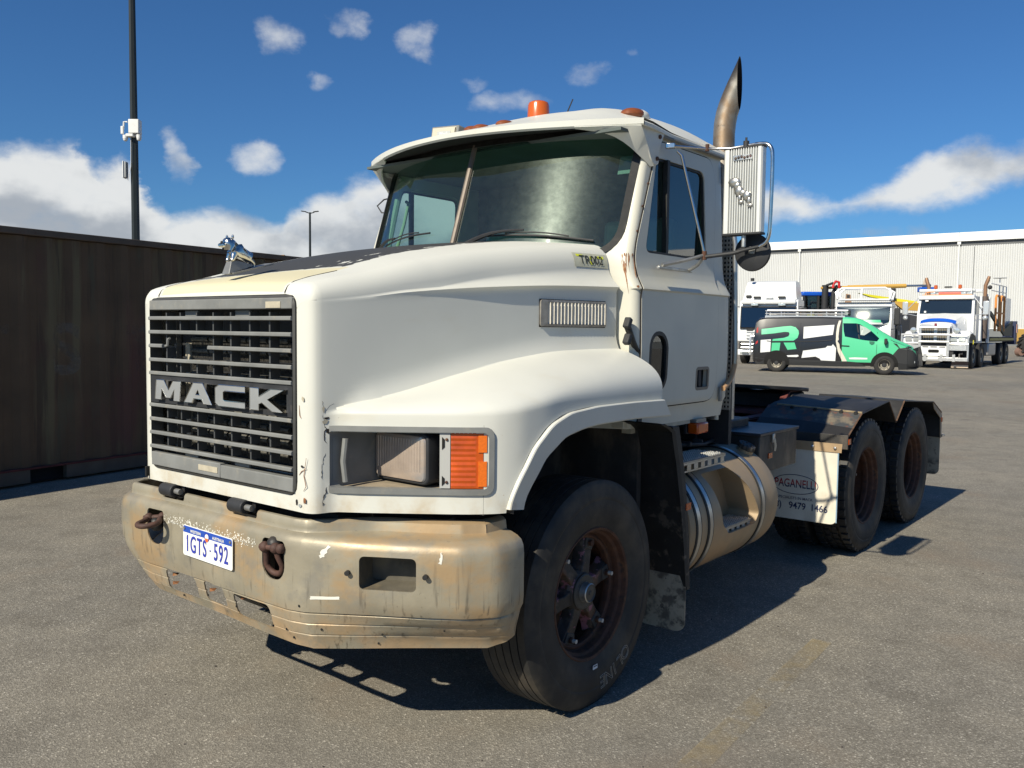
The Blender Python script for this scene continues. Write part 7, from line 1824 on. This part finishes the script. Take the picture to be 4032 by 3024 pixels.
MB().box((-2.6, 1.21, 1.95), (.5, .02, .35)).build('body_print', vprint, T2); MB().box((-2.5, 1.21, 1.35), (.45, .02, .16)).build('body_print', vprint, T2)
for k in range(3): MB().box((-3.6 + k * .18, 1.21, 1.5), (.08, .02, .5), ry=.6).build('chevron_stripe', vprint, T2)
for x in (-1.2, -5.0): bwheel(T2, x, 1.16, .48, .3, steelw, 1); bwheel(T2, x, -1.16, .48, .3, steelw, -1)
MB().sphere((-.1, 1.2, .95), .10, 12).build('side_lamp', bglens, T2)
# ---------------------------------------------------------------- conventional truck with bull bar
KX = rad(39)
T3 = place('bonneted_truck', 15.75, 35.4, KX, 2.5, 'white bonneted truck with polished bull bar, blue bonnet shield and orange handrails at the right', 'truck')
# bull bar
bb = empty('bull_bar', (0, 0, 0)); bb.parent = T3
def bar(p, q, r=.045, n='bull_bar_tube'): MB().tube([p, q], r, 8).build(n, alubar, bb)
for y in (-.52, .52): MB().b2((-.03, y - .05, .30), (.05, y + .05, 1.62)).build('bull_bar_post', alubar, bb, bev=.01)
for z in (1.62, 1.33, 1.05): bar((.02, -.55, z), (.02, .55, z))
for s in (-1, 1):
    for z in (1.33, .98): bar((.0, s * .55, z), (-.05, s * 1.24, z), .035)
    bar((-.05, s * 1.22, .30), (-.05, s * 1.22, 1.36), .035); MB().b2((-.06, s * .57, .72), (-.02, s * 1.18, .93)).build('bull_bar_plate', alubar, bb, smooth=0)
MB().b2((-.06, -1.24, .30), (.06, 1.24, .44)).build('lower_channel', alubar, bb, bev=.01); MB().b2((-.04, -.48, .48), (.0, .48, .88)).build('bumper_plate', bgwhite, bb, bev=.01)
for y0, y1, z0, z1 in ((-.2, .2, .62, .74), (-.42, -.2, .83, .86), (-.12, .12, .83, .86), (.2, .42, .83, .86)): MB().prism(rrect(y0, z0, y1, z1, min(.05, (z1 - z0) / 2.1), 4), 'x', .0, .008).build('bumper_slot', sootshade, bb, smooth=0)
MB().b2((.062, -.19, .36), (.07, .19, .47)).build('number_plate', platew, bb, smooth=0)
MB().b2((-1.0, -.7, .45), (-.08, .7, 1.0)).build('radiator_base', bgdark, T3, smooth=0)
for y in (-.30, .30, .75): MB().b2((.0, y - .05, .28), (.075, y + .05, .56)).build('bar_bracket', alubar, bb, smooth=0)
# radiator, bonnet, guards
MB().b2((-.30, -.52, 1.02), (-.22, .52, 1.60)).build('grille_mesh', meshm, T3, smooth=0)
for k in range(17): y = -.50 + k * .0625; MB().b2((-.215, y - .006, 1.02), (-.205, y + .006, 1.60)).build('grille_bar', alubar, T3, smooth=0)
MB().b2((-.21, -.05, 1.02), (-.19, .05, 1.60)).build('grille_centre', alubar, T3, smooth=0)
bn = MB(); st = [(-.20, .60, 1.72), (-.32, .62, 1.80), (-1.0, .70, 2.02), (-1.65, .86, 2.20)]
def bnf(i, j):
    x, w, zt = st[i]; c = [(-1, 0), (-1, .5), (-.98, .8), (-.85, .95), (-.5, 1.0), (0, 1.02), (.5, 1.0), (.85, .95), (.98, .8), (1, .5), (1, 0)][j]; zb = 1.0; return (x, c[0] * w, zb + (zt - zb) * c[1])
bn.grid(bnf, 4, 11); o0 = len(bn.v); bn.build('bonnet', bgwhite, T3, smooth=40)
m = MB(); m.b2((-.26, -.60, 1.60), (-.19, .60, 1.74)); m.build('grille_surround', alubar, T3, bev=.04)
bs = MB(); bs.grid(lambda i, j: (-.36 - .10 * (j) - .12 * abs(-1 + i / 8)**2, -.66 * (1 - i / 8) if False else (-.66 + 1.32 * i / 16), 1.86 + (.0, .13)[j] - .10 * abs(-1 + i / 8)**2.5), 17, 2); bs.build('bonnet_shield', bluep, T3, smooth=60)
MB().box((-.17, 0, 1.70), (.03, .09, .17)).build('bonnet_badge', mat('maroon_badge', (.20, .03, .05), .4), T3, bev=.02)
for s in (-1, 1):
    g_ = MB(); pr = [(-.15, .95), (-.18, 1.25), (-.40, 1.48), (-.8, 1.52), (-1.3, 1.42), (-1.55, 1.10)]
    g_.grid(lambda i, j: (pr[i][0], s * (.58, 1.15, 1.22)[j], pr[i][1] - (0, .03, .12)[j]), 6, 3); g_.build('front_guard', bgwhite, T3, smooth=50)
    MB().lathe([(.05, 0), (.04, .10), (0, .125), (-.08, .10), (-.1, 0)], (0, 0, 0), 'x', 20).xf(Matrix.Translation((-.1, s * .80, 1.50))).build('spot_lamp', bglens, T3)
    for dy in (.68, .98): MB().box((-.14, s * dy, 1.16), (.05, .26, .20)).build('headlamp', bglens, T3, bev=.02)
    MB().box((-.9, s * 1.24, 1.05), (.10, .02, .16)).build('side_marker', hiv, T3, smooth=0)
# cab
cb_ = MB(); cb_.prism(rpoly([(-1.60, 1.0), (-1.62, 2.15), (-1.78, 2.80), (-1.95, 2.92), (-3.3, 2.92), (-3.3, 1.0)], [.02, .05, .05, .1, .1, .02], 4), 'y', -1.08, 1.08); cb_.v = [(x, y * (1 - .04 * max(0, (z - 2.0))), z) for x, y, z in cb_.v]
cb_.build('cab_shell', bgwhite, T3, smooth=25, bev=.05, seg=3)
m = MB(); m.v = [(-1.605, -.98, 2.20), (-1.605, .98, 2.20), (-1.77, .96, 2.80), (-1.77, -.96, 2.80)]; m.f = [(0, 1, 2, 3)]; m.m = [0]; m.build('windscreen', glass_bg, T3, smooth=0)
MB().box((-1.66, -.72, 2.73), (.02, .12, .07)).build('windscreen_sticker', vprint, T3); MB().box((-1.60, -.76, 2.27), (.02, .08, .08)).build('windscreen_sticker', vprint, T3)
MB().box((-1.80, 0, 2.88), (.30, 2.1, .16), ry=.2).build('sun_visor', bgwhite, T3, bev=.03); MB().b2((-1.93, -.95, 2.965), (-1.80, .95, 2.985)).build('visor_edge', orangep, T3)
m = MB(); m.b2((-2.8, 1.07, 1.15), (-1.9, 1.10, 2.15)); m.build('door', bgwhite, T3, bev=.02); MB().b2((-2.7, 1.055, 2.15), (-2.0, 1.075, 2.75)).build('side_window', glass_bg, T3, smooth=0)
MB().prism([(1.5, 1.78), (1.58, 1.93), (1.62, 1.93), (1.66, 1.78)], 'y', 0, .01).xf(Matrix.Translation((-2.6, .87, .0))).build('bonnet_mark', alubar, T3)
# roof lights, beacons, rack
MB().cyl((-2.1, -1.12, 3.16), (-2.1, 1.0, 3.16), .07, 10).build('roof_bar', bgwhite, T3)
for y in (-.50, .42):
    q = MB(); q.lathe([(0, 0), (0, .075), (.14, .07), (.16, 0)], (-2.1, y, 3.24), 'z', 14); q.build('beacon', amber_dark, T3)
    MB().b2((-2.12, y - .02, 3.0), (-2.08, y + .02, 3.26)).build('beacon_post', brownp, T3, smooth=0)
MB().b2((-2.15, -.16, 3.27), (-2.0, .12, 3.33)).build('roof_sensor', bgdark, T3, bev=.02)
MB().b2((-2.0, -.35, 2.98), (-1.9, .50, 3.09)).build('light_strip', mat('pale_red_lightbar', (.62, .16, .12), .4), T3, bev=.02)
for y in (-.55, .6, .85): MB().b2((-2.0, y - .1, 2.97), (-1.88, y + .1, 3.09)).build('flood_lamp', bglens, T3, bev=.02)
MB().tube([(-1.9, -.85, 2.95), (-1.9, -.85, 3.05), (-1.9, -.7, 3.1), (-1.9, -.5, 3.1)], .02, 6).build('air_horn', orangep, T3)
# stacks at both cab corners
for s in (1, -1):
    MB().tube([(-3.45, s * 1.10, 1.2), (-3.45, s * 1.10, 2.95)], .14, 16).build('muffler', brownp if s < 0 else mat('stack_guard_brown', (.13, .10, .085), .5, metal=.3), T3)
    MB().tube([(-3.45, s * 1.10, 2.9), (-3.45, s * 1.10, 3.40), (-3.45, s * 1.18, 3.62), (-3.47, s * 1.22, 3.78)], [.075, .075, .075, .06], 12).build('exhaust_pipe', brownp, T3)
    MB().tube([(-1.7, s * 1.05, 2.85), (-1.5, s * 1.50, 2.30)], .015, 6).build('mirror_arm', alubar, T3); MB().tube([(-1.7, s * 1.05, 2.1), (-1.5, s * 1.50, 2.20)], .015, 6).build('mirror_arm', alubar, T3)
    MB().box((-1.5, s * 1.52, 2.42), (.06, .22, .55)).build('mirror', alubar, T3, bev=.03); MB().sphere((-1.5, s * 1.50, 2.02), .10, 12).build('spot_mirror', bglens, T3)
MB().tube([(-1.9, 1.25, 1.1), (-1.9, 1.25, 2.9)], .05, 8).build('air_intake', bgwhite, T3)
MB().cyl((-1.8, .95, 2.6), (-1.8, .95, 4.9), .010, 5).build('whip_aerial', bgdark, T3); MB().sphere((-3.0, 1.35, 3.30), .09, 10).build('camera_ball', bgdark, T3)
# headboard frame, deck, rails
hf = empty('headboard_frame', (0, 0, 0)); hf.parent = T3
MB().tube([(-3.7, 1.2, 1.0), (-3.7, 1.2, 2.9), (-3.7, .95, 3.2), (-3.7, -.95, 3.2), (-3.7, -1.2, 2.9), (-3.7, -1.2, 1.0)], .07, 6).build('hoop', bgwhite, hf)
dk = empty('tilt_deck', (0, 0, 0)); dk.parent = T3
MB().b2((-9.5, -1.22, 1.05), (-3.8, 1.22, 1.25)).build('deck_frame', bgdark, dk, smooth=0)
MB().prism([(-9.3, 1.3), (-9.3, 2.0), (-7.4, 1.6), (-4.2, 2.35), (-4.1, 2.2), (-7.4, 1.3)], 'y', 1.15, 1.22).build('ramp', mat('dark_green_ramp', (.05, .055, .035), .6), dk, smooth=0)
MB().b2((-9.4, 1.24, 1.10), (-4.0, 1.26, 1.20)).build('reflector_strip', mat('dull_yellow_strip', (.35, .30, .05), .5), dk, smooth=0)
MB().b2((-9.6, 1.0, 1.7), (-8.0, 1.05, 3.05)).build('side_board', bgwhite, dk, smooth=0)
for x0, x1 in ((-5.2, -5.9), (-6.3, -7.0)):
    MB().tube([(x0, 1.2, 1.5), (x0, 1.2, 2.95), (x0 - .1, 1.2, 3.05), (x1, 1.2, 3.05), (x1 - .1, 1.2, 2.9), (x1 - .1, 1.2, 1.5)], .05, 8).build('handrail', orangep, dk)
MB().tube([(-5.2, 1.2, 2.3), (-7.0, 1.2, 2.3)], .04, 6).build('handrail', orangep, dk)
for x in (-7.6, -8.4, -9.2): MB().tube([(x, .9, 2.9), (x, .9, 3.6)], .025, 6).build('rail_post', bgwhite, dk)
for z in (3.3, 3.6): MB().tube([(-5.6, .9, z), (-9.2, .9, z)], .025, 6).build('rail', bgwhite, dk)
MB().lathe([(0, 0), (.0, .28), (.02, .28), (.03, 0)], (-7.6, .9, 3.92), 'z', 16).build('dish_antenna', mat('grey_dish', (.35, .36, .37), .5), dk); MB().cyl((-7.6, .9, 3.6), (-7.6, .9, 3.92), .02, 6).build('dish_post', bgwhite, dk)
MB().b2((-10.0, .75, .9), (-9.6, 1.3, 2.0)).build('rear_frame', mat('navy_rear_frame', (.02, .03, .08), .5), dk, bev=.02)
MB().b2((-9.98, 1.31, 1.45), (-9.7, 1.33, 1.85)).build('tail_lamp', mat('pale_tail_lamp', (.6, .35, .3), .4), dk, smooth=0)
for x in (-1.0, -2.5, -6.6, -7.9): bwheel(T3, x, 1.24, .5, .3, steelw, 1); bwheel(T3, x, -1.24, .5, .3, steelw, -1)
MB().b2((-5.6, .7, .45), (-4.1, 1.2, 1.0)).build('side_tank', mat('silver_tank', (.4, .4, .4), .4, metal=.6), T3, bev=.06)
MB().b2((-1.62, .62, .10), (-1.60, 1.2, .55)).build('mudflap', brownflap, T3, smooth=0)
MB().b2((-.25, .62, .12), (-.24, 1.2, .33)).build('front_flap', brownflap, T3, smooth=0); MB().b2((-.255, .60, .04), (-.235, 1.22, .15)).build('front_flap_edge', tanflap, T3, bev=.01)
MB().b2((-9.8, -.5, .55), (-1.6, .5, .95)).build('chassis', bgdark, T3, smooth=0)
# ---------------------------------------------------------------- blue tractor between the two cab-overs
tp = at(16.1, 46.0)
T4 = empty('tractor', tp, VIEWROT, 'blue-roofed tractor with black stacks, seen between the two white cab-over trucks', 'tractor')
MB().b2((-.95, -.2, 3.2), (.75, 1.4, 3.42)).build('cab_roof', bluep, T4, bev=.06)
for x in (-.85, -.1, .65): MB().b2((x - .05, -.18, 1.8), (x + .05, -.1, 3.25)).build('cab_post', bgdark, T4, smooth=0)
MB().b2((-.8, -.14, 2.0), (.6, -.12, 3.2)).build('cab_glass', glass_bg, T4, smooth=0); MB().b2((-.72, .6, 2.3), (-.2, .62, 3.0)).build('seat_back', mat('mint_seat_cover', (.25, .42, .36), .7), T4, bev=.05)
MB().cyl((.12, -.5, 2.0), (.12, -.5, 3.75), .16, 12).build('air_cleaner', bgdark, T4); MB().tube([(.55, -.5, 1.9), (.55, -.5, 3.4), (.75, -.5, 3.72)], .10, 10).build('exhaust_pipe', bgdark, T4)
MB().b2((-1.0, -.8, 1.0), (1.3, 1.6, 2.1)).build('body', bluep, T4, bev=.1); MB().prism([(1.0, 1.6), (1.15, 3.3), (1.35, 3.25), (1.5, 1.6)], 'y', -.8, -.65).build('loader_arm', mat('sandy_loader_arm', (.42, .27, .17), .6), T4)
for x in (-1.05, 1.2): bwheel(T4, x, -.9, .75, .45, mat('tractor_rim', (.4, .3, .1), .6), -1)
# ---------------------------------------------------------------- crane truck behind
cpz = at(18.3, 45.5)
T5 = empty('crane_truck', cpz, VIEWROT, 'crane truck with long orange boom and bright yellow outriggers behind the racked cab-over', 'truck')
MB().tube([(-.9, 0, 3.65), (2.1, 0, 3.76)], .11, 10).build('boom', yellowp, T5); MB().tube([(2.1, 0, 3.76), (3.4, 0, 3.80)], .055, 10).build('boom_ram', mat('chrome_ram', (.35, .4, .45), .3, metal=.8), T5)
MB().tube([(-2.3, 0, 3.6), (-.9, 0, 3.66)], .07, 8).build('boom_base', yellowp, T5)
MB().tube([(-1.75, -.2, 3.6), (-1.72, -.2, 3.82), (-1.6, -.2, 3.94), (-1.45, -.2, 3.9), (-1.42, -.2, 3.6)], .07, 10).build('hook_block', redhose, T5); MB().tube([(-2.1, -.2, 3.72), (-1.75, -.2, 3.86)], .06, 8).build('hook_hose', bgdark, T5)
MB().prism([(-.4, 3.35), (2.6, 2.95), (2.6, 2.75), (.2, 3.15)], 'y', -.3, 0).build('outrigger', hiv, T5, smooth=0); MB().prism([(1.2, 2.95), (2.7, 2.85), (2.7, 2.45), (1.8, 2.5)], 'y', -.5, -.3).build('crane_base', yellowp, T5, smooth=0)
MB().b2((-.5, -.3, 1.2), (3.4, 1.8, 2.35)).build('truck_body', mat('charcoal_body', (.05, .05, .055), .6), T5, bev=.03); MB().b2((2.6, -.6, 3.42), (3.4, -.2, 3.68)).build('blue_locker', bluep, T5, bev=.03)
MB().tube([(1.3, -.4, 2.9), (1.3, -.4, 3.6)], .12, 8).build('crane_column', bgdark, T5)
for x in (.4, 2.6): bwheel(T5, x, -.35, .5, .3, steelw, -1)
MB().prism([(3.0, 3.7), (3.08, 4.1), (3.18, 4.05), (3.24, 3.7)], 'y', 0, .1).build('boom_tip', tanflap, T5, smooth=0)
# ---------------------------------------------------------------- machine at the right edge, gas-strut of tyres
lp2 = at(29.6, 49.5)
T6 = empty('wheel_loader', lp2, VIEWROT, 'big chevron tyres of a loader at the far right edge by the warehouse', 'loader')
def bigtyre(x, y, r):
    t = empty('tyre', (x, y, r)); t.parent = T6
    MB().lathe([(0, r * .5), (0, r * .9), (.05, r), (.45, r), (.5, r * .9), (.5, r * .5)], (0, 0, 0), 'y', 32).build('carcass', bgrub, t, smooth=40)
    lg = MB()
    for k in range(18):
        a = 2 * pi * k / 18; c = MB(); c.box((.12, .25, r), (.10, .5, .09), rz=.5); c.xf(Matrix.Rotation(a, 4, 'Y')); lg.add(c.v, c.f)
    lg.build('lugs', bgrub, t, smooth=0)
    MB().lathe([(.05, 0), (.05, r * .5)], (0, 0, 0), 'y', 24).build('rim', mat('brown_rim', (.16, .09, .06), .7), t)
bigtyre(0, 0, .68); bigtyre(1.6, 0, .68)
MB().lathe([(0, .0), (0, .2), (.3, .25), (.3, 0)], (-.62, .1, .28), 'y', 16).build('counterweight', mat('brown_weight', (.2, .12, .09), .7), T6)
MB().b2((-.2, .6, .7), (2.6, 1.6, 1.6)).build('chassis', yellowp, T6, bev=.05)
# ---------------------------------------------------------------- loose stones on the asphalt close to the camera
random.seed(31); st_ = MB()
for k in range(70):
    X = random.uniform(-1.8, 2.6); d = random.uniform(2.1, 7.5); p = at(X * d / 4, d); r = random.uniform(.002, .006)
    st_.sphere((p.x, p.y, r * .5), r, 6, (1, random.uniform(.6, 1.2), .7))
tag(st_.build('pebbles', mat('dark_pebble', (.06, .05, .045), .8, var=.6, vscale=3), smooth=0), 'small dark pebbles scattered over the asphalt in front of the truck', 'pebbles', kind='stuff')
